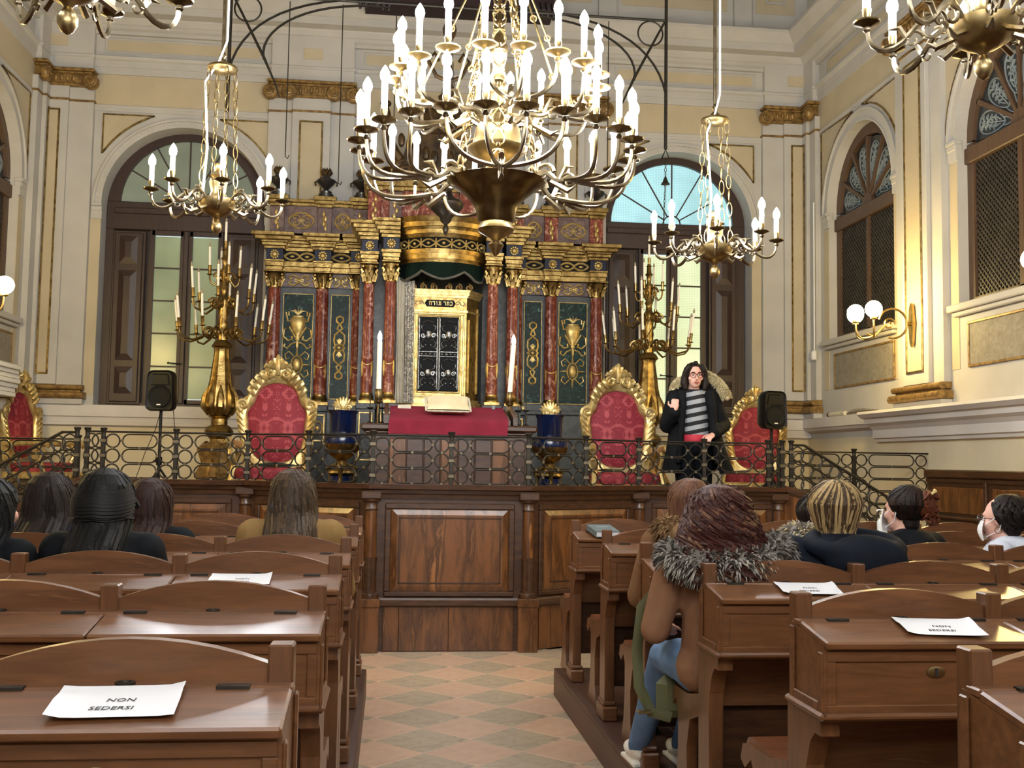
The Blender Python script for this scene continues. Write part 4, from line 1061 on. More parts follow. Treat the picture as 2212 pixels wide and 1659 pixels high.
# valance, drapes, and the gilded cupboard
def scallops(n, z0, z1, zc, a, y0=0):
    mm = M(); hem = M(); N = 8*n; top = []; bot = []
    for i in range(N+1):
        u = i/N; t = PI+PI*u; k = .012*sin(u*n*PI*4)
        p = (XC+(.49+a+k)*cos(t), 12.2+(.41+a+k)*sin(t)); ph = (u*n) % 1
        zb = z1+(zc-z1)*(abs(2*ph-1))**1.6
        top.append((*p, z0)); bot.append((*p, zb))
    k = N+1; mm.add(top+bot, [(i, i+1, k+i+1, k+i)[::-1] for i in range(N)], True)
    hem.tube(bot, .017, 5); return mm, hem
mm, hem = scallops(3, 3.75, 3.55, 3.645, -.01); v = A(mm, 'valance', 'green_velvet'); hem.obj('valance_braid', 'grey_braid', v)
# back of the niche under the drum
A(M().box(XC-.5, XC+.5, 12.44, 12.5, 2.1, 3.75), 'niche_back', 'lattice_void')
cup = [(XC-.33, 12.2), (XC+.3, 12.2), (XC+.47, 12.46), (XC-.47, 12.46)]
A(M().prism(cup, 2, 2.14, 3.44), 'cupboard', 'gilt')
def polyb(z0, z1, g, nm, m='gilt_bright'):
    q = [(XC-.33-g, 12.2-g), (XC+.3+g*.8, 12.2-g), (XC+.47+g, 12.46), (XC-.47-g, 12.46)]; A(M().prism(q, 2, z0, z1), nm, m)
for z0, z1, g in ((2.1, 2.15, .05), (2.15, 2.19, .035), (2.19, 2.22, .015), (3.23, 3.25, .014), (3.4, 3.425, .016), (3.425, 3.46, .032), (3.46, 3.49, .045)): polyb(z0, z1, g, 'cupboard_moulding')
A(gilt_rect(XC-.31, XC+.28, 2.24, 3.22, 12.2, .022, .018).join(gilt_rect(XC-.265, XC+.235, 2.29, 3.19, 12.2, .012, .024)), 'door_frame', 'gilt_bright')
def TSide(s):
    a = Vector((XC+.3, 12.2)); b = Vector((XC+.47, 12.46)); d = (b-a).normalized(); return a+d*s
p, q = TSide(.05), TSide(.26)
A(M().tube([(p.x, p.y-.005, 2.3), (p.x, p.y-.005, 3.15)], .012, 5).tube([(q.x, q.y-.005, 2.3), (q.x, q.y-.005, 3.3)], .012, 5), 'side_rib', 'gilt_bright')
for k in (0, 1):
    x0 = XC-.255+k*.237; x1 = x0+.232; z0, z1 = 2.31, 3.17
    d = A(M().box(x0, x1, 12.17, 12.2, z0, z1, .006), 'door', 'black_lacquer')
    o = M(); y = 12.165; cx = (x0+x1)/2
    for cz in (2.52, 2.96):
        o.lathe([(.0, -.07), (.03, -.04), (.042, 0), (.03, .03), (.035, .04)], 10, (cx, y, cz), sy=.4)
        for sg in (-1, 1):
            o.tube([(cx+sg*a, y, cz+b) for a, b in ((.04, .03), (.075, .05), (.085, .1), (.05, .11))], .009, 5)
            o.tube([(cx+sg*a, y, cz+b) for a, b in ((.01, -.08), (.05, -.06), (.085, -.1), (.07, -.15), (.03, -.13))], .009, 5)
            o.tube(spiral((cx+sg*.06, y, cz-.01), .03, 1.3, 0, 'xz', 10, .2, sg), .007, 4)
            for j in range(3): o.ell((cx+sg*(.03+.03*j), y, cz-.12-.02*j), .013, .008, .016, 6, 4)
        o.tube([(cx-.06, y, cz+.14), (cx, y, cz+.16), (cx+.06, y, cz+.14)], .009, 5)
    for j in range(4): o.ell((cx-.075+.05*j, y, 2.735), .017, .01, .02, 7, 5)
    o.box(x0+.01, x1-.01, y, y+.004, 2.71, 2.715).box(x0+.01, x1-.01, y, y+.004, 2.76, 2.765)
    for u in (x0+.012, x1-.012): o.tube([(u, y, z0+.02), (u, y, z1-.02)], .005, 4)
    o.obj('silver_carving', 'tarnished_silver', d)
A(M().box(XC-.02, XC-.008, 12.155, 12.17, 2.31, 3.17, .003), 'door_astragal', 'grey_blue_marble')
# plaque with the words KETER TORAH in Hebrew letters
pq = A(M().prism([(XC-.19, 3.33), (XC-.165, 3.37), (XC+.145, 3.37), (XC+.17, 3.33), (XC+.145, 3.29), (XC-.165, 3.29)], 1, 12.19, 12.2), 'plaque', 'black_lacquer')
def hebrew(x, ch, h, w):
    y0, y1 = 12.186, 12.19; t = h*.17; zb = 3.33-h/2; zt = zb+h; mm = M(); B = lambda a, b, c, d: mm.box(x+a*w, x+b*w, y0, y1, zb+c*h, zb+d*h)
    T = .2; V = .24
    if ch == 'kaf': B(0, 1, 0, T); B(0.05, 1, 1-T, 1); B(1-V, 1, 0, 1)
    if ch == 'tav': B(0.05, 1, 1-T, 1); B(1-V, 1, 0, 1); B(.18, .18+V, 0, 1); B(0, .3, 0, T)
    if ch == 'resh': B(0, 1, 1-T, 1); B(1-V, 1, 0, 1)
    if ch == 'vav': B(.25, .75, 1-T, 1); B(.75-V, .75, 0, 1)
    if ch == 'he': B(0, 1, 1-T, 1); B(1-V, 1, 0, 1); B(.05, .05+V, 0, .68)
    return mm
x = XC+.132
for ch in ('kaf', 'tav', 'resh', None, 'tav', 'vav', 'resh', 'he'):
    if ch is None: x -= .016; continue
    w = .03 if ch != 'vav' else .024
    x -= w; hebrew(x, ch, .045, w).obj('letter', 'gilt_bright', pq); x -= .0085
for sg in (-1, 1):
    o = M(); c = XC-.01+sg*.215
    o.tube([(c+sg*.05, 12.193, 3.355), (c+sg*.075, 12.193, 3.33), (c+sg*.05, 12.193, 3.305)], .006, 4)
    o.tube([(c-.03, 12.193, 3.34), (c, 12.193, 3.36), (c+.02, 12.193, 3.33), (c+.035, 12.193, 3.31)], .006, 4); o.tube([(c-.03, 12.193, 3.315), (c, 12.193, 3.33), (c+.02, 12.193, 3.35)], .005, 4)
    A(o, 'plaque_scroll', 'bronze_dark')
o = M()
for sg in (-1, 1):
    for k in range(3): o.tube(spiral((XC+sg*(.08+.12*k), 12.2, 3.52), .045, 1.4, PI/2, 'xz', 12, .2, -sg), .012, 5)
A(o, 'cresting', 'gilt_dull')
def drape(x0, x1, y, z0, z1, folds, nm, m, taper=.0, ph=0):
    mm = M(); nu, nv = folds*6, 10
    for j in range(nv+1):
        v = j/nv
        for i in range(nu+1):
            u = i/nu; w = 1-taper*sin(PI*v)
            mm.v.append(((x0+x1)/2+(u-.5)*(x1-x0)*w+.012*v, y+.022*sin(u*folds*2*PI+ph)*(.5+.5*v), z1+(z0-z1)*v))
    for j in range(nv):
        for i in range(nu): mm.f.append((j*(nu+1)+i, j*(nu+1)+i+1, (j+1)*(nu+1)+i+1, (j+1)*(nu+1)+i)[::-1]); mm.sm.append(True)
    return A(mm, nm, m)
drape(XC-.52, XC-.41, 12.1, 2.16, 3.6, 3, 'curtain', 'linen', .2)
drape(XC-.42, XC-.31, 12.06, 2.16, 3.56, 2, 'lace_curtain', 'lace', .1)

# urns along the top of the ark
ur = thing('black_urn', 'black gilt-rimmed urn above the left wing of the ark, second from outside', 'urn', (XC-1.42, 13.22, 4.755), 0, 'black urns on the ark')
M().lathe([(.09, 0), (.095, .05), (.07, .06), (.075, .085), (.05, .095)], 14).obj('socle', 'black_urn', ur, world=False)
M().lathe([(.045, .095), (.03, .12), (.05, .14), (.1, .18), (.12, .22), (.115, .235), (.06, .25), (.045, .29)], 14).tube([(-.11, 0, .22), (-.14, 0, .2), (-.13, 0, .16)], .012, 5).tube([(.11, 0, .22), (.14, 0, .2), (.13, 0, .16)], .012, 5).obj('bowl', 'black_urn', ur, world=False)
o = M()
for k in range(9):
    a = 2*PI*k/9; o.tube([(.02*cos(a), .02*sin(a), .28), (.06*cos(a), .06*sin(a), .33), (.045*cos(a), .045*sin(a), .385)], [.02, .02, .004], 5)
o.ell((0, 0, .33), .045, .045, .05).obj('flame_finial', 'crest_brown', ur, world=False)
for dx, lb in ((-.98, 'left wing of the ark, innermost'), (-2.0, 'left wing of the ark, outermost'), (1.42, 'right wing of the ark, second from outside'), (.98, 'right wing of the ark, innermost'), (2.0, 'right wing of the ark, outermost')):
    dup(ur, (XC+dx, 13.22, 4.755), 0, 'black gilt-rimmed urn above the '+lb)
# ---------------------------------------------------------------- thrones
TH_OUT = [(.30, .0), (.31, .1), (.325, .22), (.355, .36), (.37, .46), (.37, .55), (.35, .61), (.3, .635), (.27, .66), (.25, .72), (.2, .8), (.13, .86), (.09, .9), (.06, .98), (.03, 1.03), (0, 1.045)]
TH_IN = [(0, .035), (.09, .04), (.16, .065), (.2, .105), (.225, .16), (.24, .22), (.255, .34), (.262, .44), (.27, .5), (.25, .54), (.215, .57), (.2, .62), (.17, .7), (.12, .75), (.06, .775), (0, .78)]
def make_throne(label):
    t = thing('throne', label, 'throne', (0, 0, .8), 0, 'gilded red damask thrones'); zb = .62       # local: faces -y
    def P(mm, nm, m, p=None): return mm.obj(nm, m, p or t, world=False)
    full = lambda h: [(x, z) for x, z in h]+[(-x, z) for x, z in h[::-1][1:]]
    def resample(pl, n):
        L = [0]
        for a, b in zip(pl, pl[1:]): L.append(L[-1]+math.dist(a, b))
        out = []
        for i in range(n+1):
            s = L[-1]*i/n; k = 0
            while k < len(L)-2 and L[k+1] < s: k += 1
            u = (s-L[k])/max(1e-9, L[k+1]-L[k]); out.append((pl[k][0]+(pl[k+1][0]-pl[k][0])*u, pl[k][1]+(pl[k+1][1]-pl[k][1])*u))
        return out
    n = 44; a = resample(full(TH_OUT), n); b = resample(full(TH_IN), n); mm = M()
    zz = zb+.02
    rake = lambda z: .10*z
    for i in range(n+1):
        (xo, zo), (xi, zi) = a[i], b[i]
        for f_, y in ((0, .035), (0, -.02), (.3, -.052), (.7, -.045), (1, -.012), (1, .035)):
            x = xo+(xi-xo)*f_; z = zo+(zi-zo)*f_; mm.v.append((x, y+rake(z)+.28, zz+z))
    for i in range(n):
        for j in range(5): mm.f.append((i*6+j, i*6+j+1, (i+1)*6+j+1, (i+1)*6+j)); mm.sm.append(True)
    P(mm, 'back_frame', 'gilt_bright')
    # carved volutes, leaves and crest
    o = M(); yf = .28-.055
    for s in (-1, 1):
        o.tube(spiral((s*.31, yf+.06, zz+.565), .058, 1.7, -PI/2, 'xz', 20, .12, s), [.024*(1-.5*i/20) for i in range(21)], 6)
        for k in range(8):
            z = .1+.056*k; x = .275+.055*min(1, k/6); o.tube([(s*(x-.03), yf+rake(z)+.012, zz+z-.02), (s*x, yf+rake(z)-.003, zz+z+.02), (s*(x+.03), yf+rake(z), zz+z+.055), (s*(x+.034), yf+rake(z)+.01, zz+z+.075)], [.007, .014, .014, .006], 5)
        for k, (x, z) in enumerate(((.25, .69), (.225, .75), (.185, .8), (.14, .84))):
            o.tube([(s*(x-.04), yf+.07, zz+z-.035), (s*(x-.01), yf+.052, zz+z), (s*(x+.012), yf+.052, zz+z+.025), (s*(x+.002), yf+.06, zz+z+.048), (s*(x-.016), yf+.06, zz+z+.04)], [.016, .024, .024, .018, .01], 6)
        o.tube(spiral((s*.075, yf+.075, zz+.865), .05, 1.5, PI/2, 'xz', 16, .15, -s), .018, 6)
        for k in range(3): o.tube([(s*.012*k, yf+.08, zz+.92), (s*(.022+.026*k), yf+.062, zz+.97-.015*k), (s*(.034+.036*k), yf+.062, zz+1.005-.03*k), (s*(.04+.044*k), yf+.07, zz+1.01-.045*k)], [.016, .022, .02, .01], 6)
    o.tube([(0, yf+.08, zz+.86), (0, yf+.055, zz+.95), (0, yf+.062, zz+1.02), (0, yf+.07, zz+1.045)], [.022, .026, .022, .01], 7)
    P(o, 'carving', 'gilt_bright')
    bp = M(); pl = resample(full(TH_IN), 36); c = (0, .36); k = len(pl)
    for (f_, y) in ((1.02, .0), (.82, -.028), (.4, -.04)):
        for x, z in pl: xx, z2 = c[0]+(x-c[0])*f_, c[1]+(z-c[1])*f_; bp.v.append((xx, y+rake(z2)+.28, zz+z2))
    bp.v.append((0, -.042+rake(.36)+.28, zz+.36))
    for j in range(2):
        for i in range(k): bp.f.append((j*k+i, j*k+(i+1) % k, (j+1)*k+(i+1) % k, (j+1)*k+i)); bp.sm.append(True)
    for i in range(k): bp.f.append((2*k+i, 2*k+(i+1) % k, 3*k)); bp.sm.append(True)
    P(bp, 'back_cushion', 'damask')
    # lower cross rail, seat, arms, legs
    P(M().tube([(-.25, .285, zz+.0), (-.15, .265, zz-.035), (0, .26, zz-.05), (.15, .265, zz-.035), (.25, .285, zz+.0)], .028, 6), 'cross_rail', 'gilt_bright')
    st = M(); 
    for j, (z, g) in enumerate(((zb-.1, 0), (zb-.04, .012), (zb-.01, 0), (zb+.005, -.06))):
        w, d = .31+g, .27+g
        for i in range(20):
            q = 2*PI*i/20; cx = abs(cos(q))**.5*(1 if cos(q) > 0 else -1); sx = abs(sin(q))**.5*(1 if sin(q) > 0 else -1); st.v.append((w*cx, d*sx, z))
    for j in range(3):
        for i in range(20): st.f.append((j*20+i, j*20+(i+1) % 20, (j+1)*20+(i+1) % 20, (j+1)*20+i)); st.sm.append(True)
    st.f.append(tuple(range(60, 80))); st.sm.append(True)
    P(st, 'seat_cushion', 'damask')
    P(M().box(-.34, .34, -.3, .3, zb-.19, zb-.1, .02), 'seat_rail', 'gilt_bright')
    o = M()
    for k in range(-3, 4): o.tube([(k*.09-.03, -.31, zb-.13), (k*.09, -.325, zb-.17), (k*.09+.03, -.31, zb-.13)], .014, 5)
    P(o, 'apron_carving', 'gilt_bright')
    for s in (-1, 1):
        P(M().tube([(s*.3, .29, zz+.18), (s*.33, .1, zz+.2), (s*.34, -.1, zz+.2), (s*.35, -.22, zz+.22), (s*.36, -.27, zz+.19), (s*.35, -.25, zz+.15)], [.03, .034, .036, .038, .036, .02], 8), 'armrest', 'gilt_bright')
        P(M().tube([(s*.34, -.12, zz+.18), (s*.33, -.2, zz+.1), (s*.31, -.14, zz+.0), (s*.33, -.2, zb-.12)], [.03, .035, .03, .03], 8), 'arm_support', 'gilt_bright')
        for y in (-.26, .26):
            P(M().tube([(s*.3, y, zb-.14), (s*.34, y*1.08, zb-.3), (s*.3, y*.98, zb-.5), (s*.32, y*1.05, .03)], [.045, .04, .028, .04], 8).ell((s*.325, y*1.06, .03), .05, .05, .03), 'leg', 'gilt_bright')
    return t
t0 = make_throne('gilded throne with red damask back, left of the reading desk'); t0.location = (-1.09, 9.86, .8)
dup(t0, (2.18, 9.86, .8), 0, 'gilded throne with red damask back, between reading desk and standing woman')
dup(t0, (-3.93, 12.6, .8), math.radians(76), 'gilded throne seen almost edge on by the left wall')
dup(t0, (4.22, 12.1, .8), math.radians(-24), 'gilded throne half hidden behind the right loudspeaker')

# ---------------------------------------------------------------- standing candelabra
def candle(par, x, y, z, h, tilt=(0, 0), m='candle_white', r=.0135, lit=False, cup=True, world=False):
    d = Vector((tilt[0], tilt[1], 1)).normalized(); p = Vector((x, y, z))
    if cup: M().tube([p-d*.05, p+d*.05, p+d*.055], [.017, .02, .022], 8).tube([p-d*.06, p-d*.05, p-d*.045], [.012, .036, .04], 10).obj('socket', 'gilt', par, world=False)
    c = M().tube([p+d*.04, p+d*(h)], r, 8).obj('candle', m, par, world=False)
    b = M().tube([p+d*h, p+d*(h+.012), p+d*(h+.03), p+d*(h+.055)], [.009, .0135, .012, .002], 8).obj('bulb', 'dead_bulb', c, world=False); return c
def make_torchere(label):
    t = thing('standing_candelabrum', label, 'candelabrum', (0, 0, .8), 0, 'gilded standing candelabra'); Z = lambda z: z-.8
    P = lambda mm, nm, m='gilt': mm.obj(nm, m, t, world=False)
    P(M().box(-.26, .26, -.26, .26, 0, .12, .02).box(-.2, .2, -.2, .2, .12, .46, .02), 'pedestal', 'gilt_dull')
    bs = M().lathe([(.24, Z(1.24)), (.25, Z(1.3)), (.2, Z(1.34)), (.17, Z(1.5)), (.19, Z(1.6)), (.2, Z(1.64)), (.12, Z(1.68))], 3*4, flute=.03)
    for i in range(3):
        a = 2*PI*i/3+PI/6*5
        bs.tube([(.15*cos(a), .15*sin(a), Z(1.66)), (.24*cos(a), .24*sin(a), Z(1.6)), (.18*cos(a), .18*sin(a), Z(1.45)), (.26*cos(a), .26*sin(a), Z(1.27))], [.05, .06, .05, .07], 8)
    P(bs, 'tripod_base', 'gilt_dull')
    P(M().lathe([(.1, Z(1.66)), (.1, Z(1.72)), (.15, Z(1.77)), (.16, Z(1.81)), (.13, Z(1.86)), (.09, Z(1.88)), (.09, Z(1.95)), (.13, Z(1.98))], 20, flute=.02), 'knop')
    P(M().lathe([(.1, Z(1.98)), (.16, Z(2.03)), (.175, Z(2.1)), (.16, Z(2.2)), (.12, Z(2.4)), (.095, Z(2.6)), (.08, Z(2.72)), (.09, Z(2.76))], 18, flute=.05), 'baluster')
    lf = M()
    for i in range(9):
        a = 2*PI*i/9; c, s = cos(a), sin(a)
        lf.tube([(.12*c, .12*s, Z(2.0)), (.18*c, .18*s, Z(2.09)), (.17*c, .17*s, Z(2.2)), (.13*c, .13*s, Z(2.33))], [.03, .045, .04, .008], 6)
    P(lf, 'acanthus')
    P(M().lathe([(.1, Z(2.76)), (.12, Z(2.78)), (.09, Z(2.83)), (.06, Z(2.85)), (.065, Z(2.95)), (.05, Z(2.98))], 16), 'collar')
    sh = M().lathe([(.05, Z(2.98)), (.056, Z(3.0)), (.05, Z(3.3)), (.06, Z(3.33)), (.04, Z(3.36)), (.035, Z(3.42)), (.05, Z(3.45)), (.03, Z(3.5)), (.035, Z(3.62)), (.045, Z(3.66)), (.025, Z(3.7)), (.03, Z(3.78)), (.05, Z(3.8)), (.03, Z(3.82)), (.022, Z(3.93))], 14)
    for k in range(4): sh.tube([(.053*cos(2*PI*k/4+u*3), .053*sin(2*PI*k/4+u*3), Z(3.0+.3*u)) for u in [i/8 for i in range(9)]], .008, 4)
    P(sh, 'spiral_shaft')
    candle(t, 0, 0, Z(3.95), .28)
    def tier(n, z, R_, zr, h, a0, tl, curl):
        for i in range(n):
            a = a0+2*PI*i/n; c, s = cos(a), sin(a)
            arm = M().tube([(.03*c, .03*s, z+.0)]+[(u*R_*c, u*R_*s, z+v) for u, v in ((.25, curl*.7), (.45, -.02), (.7, -.07), (.9, -.045), (.98, .0), (1.0, zr))], [.0135, .0135, .013, .012, .011, .011, .011], 6)
            arm.tube([Vector((.3*R_*c, .3*R_*s, z+.03))+Vector((c*(.07*cos(q)), s*(.07*cos(q)), .07*sin(q)))*(1-q/12) for q in [k*.55 for k in range(13)]], .014, 5)
            arm = arm.obj('arm', 'gilt', t, world=False)
            candle(t, R_*c, R_*s, z+zr+.05, h, (tl*c, tl*s), cup=True)
    tier(9, Z(2.9), .52, .06, .3, .25, .12, .12); tier(6, Z(3.24), .36, .08, .3, .5, .08, .1); tier(4, Z(3.55), .17, .05, .27, .4, .03, .05)
    return t
tc_ = make_torchere('tall gilded candelabrum with unlit candles before the left window'); tc_.location = (-1.97, 12.4, .8)
dup(tc_, (3.04, 12.45, .8), .6, 'tall gilded candelabrum with unlit candles before the right window')

# ---------------------------------------------------------------- reading desk with cloth and cushion
rd = thing('reading_desk', 'walnut reading desk behind the centre of the railing', 'desk', (.5, 9.6, .8))
def RDp(mm, nm, m='dark_walnut'): return mm.obj(nm, m, rd)
RDp(M().box(-.2, 1.2, 9.42, 9.95, .8, 1.74), 'body')
n = 9
for i in range(n):
    xa = -.18+1.36*i/n; RDp(M().box(xa+.004, xa+1.36/n-.004, 9.395, 9.42, .84, 1.7, .006), 'front_board', 'burl_walnut' if i % 3 == 1 else 'dark_walnut')
RDp(M().box(-.24, 1.24, 9.38, 9.98, 1.74, 1.77, .01).box(-.28, 1.28, 9.35, 10.0, 1.77, 1.83, .015), 'top_moulding')
RDp(M().prism([(9.38, 1.83), (9.95, 1.83), (9.95, 1.99), (9.9, 2.0), (9.38, 1.87)], 0, -.02, 1.04), 'sloped_lectern')
for s, x in ((-1, -.06), (1, 1.08)): RDp(M().prism([(9.35, 1.83), (9.95, 1.83), (9.95, 2.03), (9.9, 2.04), (9.35, 1.9)], 0, x-.02, x+.02), 'lectern_cheek')
cl = M(); nu = 30; prof = [(9.97, 1.97), (9.93, 2.012), (9.7, 1.956), (9.5, 1.908), (9.375, 1.878), (9.335, 1.85), (9.325, 1.8), (9.322, 1.735)]
for j, (y, z) in enumerate(prof):
    for i in range(nu+1):
        u = i/nu; wv = .006*sin(u*23+1)*max(0, (j-4)/3); cl.v.append((-.03-.012*max(0, j-4)/3+1.05*u*(1+.0*j), y-wv-.004, z+.004))
for j in range(len(prof)-1):
    for i in range(nu): cl.f.append((j*(nu+1)+i, j*(nu+1)+i+1, (j+1)*(nu+1)+i+1, (j+1)*(nu+1)+i)[::-1]); cl.sm.append(True)
cl.obj('desk_cloth', 'red_cloth', None, label='dark red cloth draped over the reading desk', cat='cloth')
cu = thing('cushion', 'ivory satin cushion lying on the red cloth', 'cushion', (.49, 9.62, 1.955))
mm = M(); N = 14
for s in (1, -1):
    for j in range(N+1):
        for i in range(N+1):
            u, v = 2*i/N-1, 2*j/N-1; k = .012+.04*max(0, (1-u**4)*(1-v**4))**.7
            mm.v.append((u*.19*(1-.05*(1-abs(v))), v*.16*(1-.05*(1-abs(u))), s*k+.02))
for s in (0, 1):
    for j in range(N):
        for i in range(N):
            b = s*(N+1)**2; q = (b+j*(N+1)+i, b+j*(N+1)+i+1, b+(j+1)*(N+1)+i+1, b+(j+1)*(N+1)+i); mm.f.append(q if s == 0 else q[::-1]); mm.sm.append(True)
TC = Matrix.Translation((0, .0, .05)) @ Matrix.Rotation(math.radians(25), 4, 'X')
mm.xf(TC).obj('pad', 'ivory_satin', cu, world=False)
fr = M()
for i in range(160):
    u = i/160*4; e = int(u); w = (u-e)*2-1
    p = [(w, -1), (1, w), (-w, 1), (-1, -w)][e]; q = Vector((p[0]*.19, p[1]*.16, .02)); d = Vector((p[0] if abs(p[0]) > .98 else 0, p[1] if abs(p[1]) > .98 else 0, 0)).normalized()
    fr.tube([q, q+d*.018+Vector((0, 0, -.004*R.random()))], [.006, .004], 3)
fr.xf(TC).obj('fringe', 'linen', cu, world=False, kind='stuff')
cd = thing('card', 'small cream card standing on the left end of the red cloth', 'card', (.1, 9.82, 1.985)); M().box(-.06, .06, -.02, .02, 0, .035, .002).obj('card_face', 'linen', cd, world=False)
tl_ = thing('tealight_glass', 'small blue glass on the right end of the red cloth', 'glass', (.93, 9.86, 1.995)); M().lathe([(.015, 0), (.02, .03), (.018, .034)], 12).obj('cup', 'frost_white', tl_, world=False)
# tall lit candles in brass sockets, iron candle prickets
for x, y, lab, lean in ((-.14, 9.9, 'tall white lit candle left of the ark door', 0), (1.085, 9.9, 'tall white lit candle right of the ark door', .03)):
    t = thing('tall_candle', lab, 'candle', (x, y, 1.83), 0, 'lit candles on the reading desk')
    M().lathe([(.05, 0), (.05, .01), (.014, .02), (.014, .2), (.036, .21), (.038, .225), (.03, .23), (.034, .24), (.034, .33), (.03, .335)], 14).obj('socket', 'brass_dark', t, world=False)
    M().tube([(0, 0, .31), (lean*.5, 0, .55), (lean, 0, .78)], .024, 12).obj('candle', 'candle_white', t, world=False)
    b = M().lathe([(.012, .78), (.017, .8), (.02, .82), (.016, .845), (.006, .87), (.001, .88)], 10, (lean, 0, 0)).obj('bulb', 'lit_bulb', t, world=False)
for x, y, h, lab in ((-.21, 9.75, .3, 'thin iron candle spike on the far left of the desk'), (-.1, 9.72, .3, 'thin iron candle spike next to the left tall candle'), (1.15, 9.75, .28, 'thin iron candle spike next to the right tall candle'), (1.22, 9.72, .3, 'thin iron candle spike on the far right of the desk')):
    t = thing('candle_spike', lab, 'candlestick', (x, y, 1.83), 0, 'iron candle spikes')
    M().lathe([(.04, 0), (.035, .015), (.008, .03), (.012, .1), (.006, .12), (.002, h)], 8).obj('spike', 'iron', t, world=False)
    M().lathe([(.006, .14), (.03, .15), (.032, .16)], 10).obj('drip_pan', 'iron', t, world=False)
# blue glazed lamps on gilt pedestals
def make_jar(label):
    t = thing('blue_jar', label, 'jar', (0, 0, .8), 0, 'blue jars beside the reading desk'); Z = lambda z: z-.8
    P = lambda mm, nm, m: mm.obj(nm, m, t, world=False)
    P(M().lathe([(.2, 0), (.2, .06), (.15, .08), (.14, .42)], 16), 'pedestal', 'dark_marble')
    P(M().lathe([(.11, Z(1.22)), (.11, Z(1.35)), (.06, Z(1.36))], 16), 'foot_drum', 'blue_glaze')
    o = M()
    for i in range(3):
        a = 2*PI*i/3+.5; c, s = cos(a), sin(a)
        o.tube([(.05*c, .05*s, Z(1.46)), (.16*c, .16*s, Z(1.42)), (.12*c, .12*s, Z(1.34)), (.15*c, .15*s, Z(1.22))], [.02, .025, .02, .025], 7)
    P(o.lathe([(.1, Z(1.36)), (.13, Z(1.38)), (.12, Z(1.4)), (.06, Z(1.42)), (.04, Z(1.46)), (.05, Z(1.5))], 16), 'gilt_foot', 'gilt')
    P(M().lathe([(.04, Z(1.5)), (.1, Z(1.54)), (.16, Z(1.6)), (.175, Z(1.66))], 40, flute=.03), 'gadrooned_bowl', 'gilt')
    P(M().lathe([(.175, Z(1.66)), (.18, Z(1.7)), (.175, Z(1.715)), (.178, Z(1.74)), (.165, Z(1.755)), (.12, Z(1.76))], 24), 'rim_band', 'blue_glaze')
    P(M().lathe([(.12, Z(1.755)), (.125, Z(1.77)), (.13, Z(1.94)), (.145, Z(1.965)), (.15, Z(1.975)), (.1, Z(1.985))], 24), 'glazed_jar', 'blue_glaze')
    o = M()
    for k in range(-4, 5):
        a = k*.3; o.tube([(0, 0, Z(1.98)), (.06*sin(a), -.01, Z(1.99)+.06*cos(a)), (.11*sin(a), 0, Z(1.99)+.12*cos(a))], [.018, .024, .008], 6)
    for s in (-1, 1): o.tube(spiral((s*.05, -.03, Z(2.0)), .03, 1.4, 0, 'xz', 12, .2, s), .009, 5)
    P(o, 'gilt_palmette', 'gilt_bright'); return t
j = make_jar('blue glazed jar with gilt palmette, left of the reading desk'); j.location = (-.48, 10.3, .8)
dup(j, (1.53, 10.3, .8), 0, 'blue glazed jar with gilt palmette, right of the reading desk')

# ---------------------------------------------------------------- loudspeakers
def speaker(x, y, zc, rz, label, s=1):
    t = thing('loudspeaker', label, 'loudspeaker', (x, y, zc), rz, 'black loudspeakers')
    P = lambda mm, nm, m, p=None: mm.obj(nm, m, p or t, world=False)
    sec = []
    def rr(w, h, c, n=5):
        pts = []
        for (sx, sz) in ((1, -1), (1, 1), (-1, 1), (-1, -1)):
            for i in range(n):
                a = {(1, -1): -PI/2, (1, 1): 0, (-1, 1): PI/2, (-1, -1): PI}[sx, sz]+PI/2*i/(n-1); pts.append((sx*(w-c)+c*cos(a), sz*(h-c)+c*sin(a)))
        return pts
    mm = M(); L = [(.135, .195, .05, -.075), (.15, .21, .06, -.09), (.155, .215, .06, -.06), (.15, .21, .06, .02), (.1, .18, .05, .13), (.09, .17, .05, .14)]
    k = 20
    for (w, h, c, yy) in L:
        for x_, z_ in rr(w, h, c): mm.v.append((x_*(1-.1*(z_ > 0)*z_/.2), yy, z_))
    for j in range(len(L)-1):
        for i in range(k): mm.f.append((j*k+i, j*k+(i+1) % k, (j+1)*k+(i+1) % k, (j+1)*k+i)); mm.sm.append(True)
    mm.f.append(tuple(range(k))[::-1]); mm.f.append(tuple(range((len(L)-1)*k, len(L)*k))); mm.sm += [False, False]
    P(mm, 'cabinet', 'black_plastic')
    w = M().lathe([(.125, 0), (.118, .012), (.105, .006), (.04, -.012), (.02, -.004)], 28); w.xf(Matrix.Translation((0, -.076, -.06)) @ Matrix.Rotation(PI/2, 4, 'X')); P(w, 'woofer_grille', 'speaker_grille')
    hn = M(); q = [(-.085, .175), (.085, .175), (.105, .06), (-.105, .06)]; r_ = [(-.03, .135), (.03, .135), (.03, .085), (-.03, .085)]
    hn.add([(a, -.082, b) for a, b in q]+[(a, -.05, b) for a, b in r_], [(0, 1, 5, 4), (1, 2, 6, 5), (2, 3, 7, 6), (3, 0, 4, 7), (4, 5, 6, 7)]); P(hn, 'horn', 'black_plastic')
    P(M().box(-.022, .022, -.096, -.088, -.155, -.143, .002), 'badge', 'white_plastic')
    return t
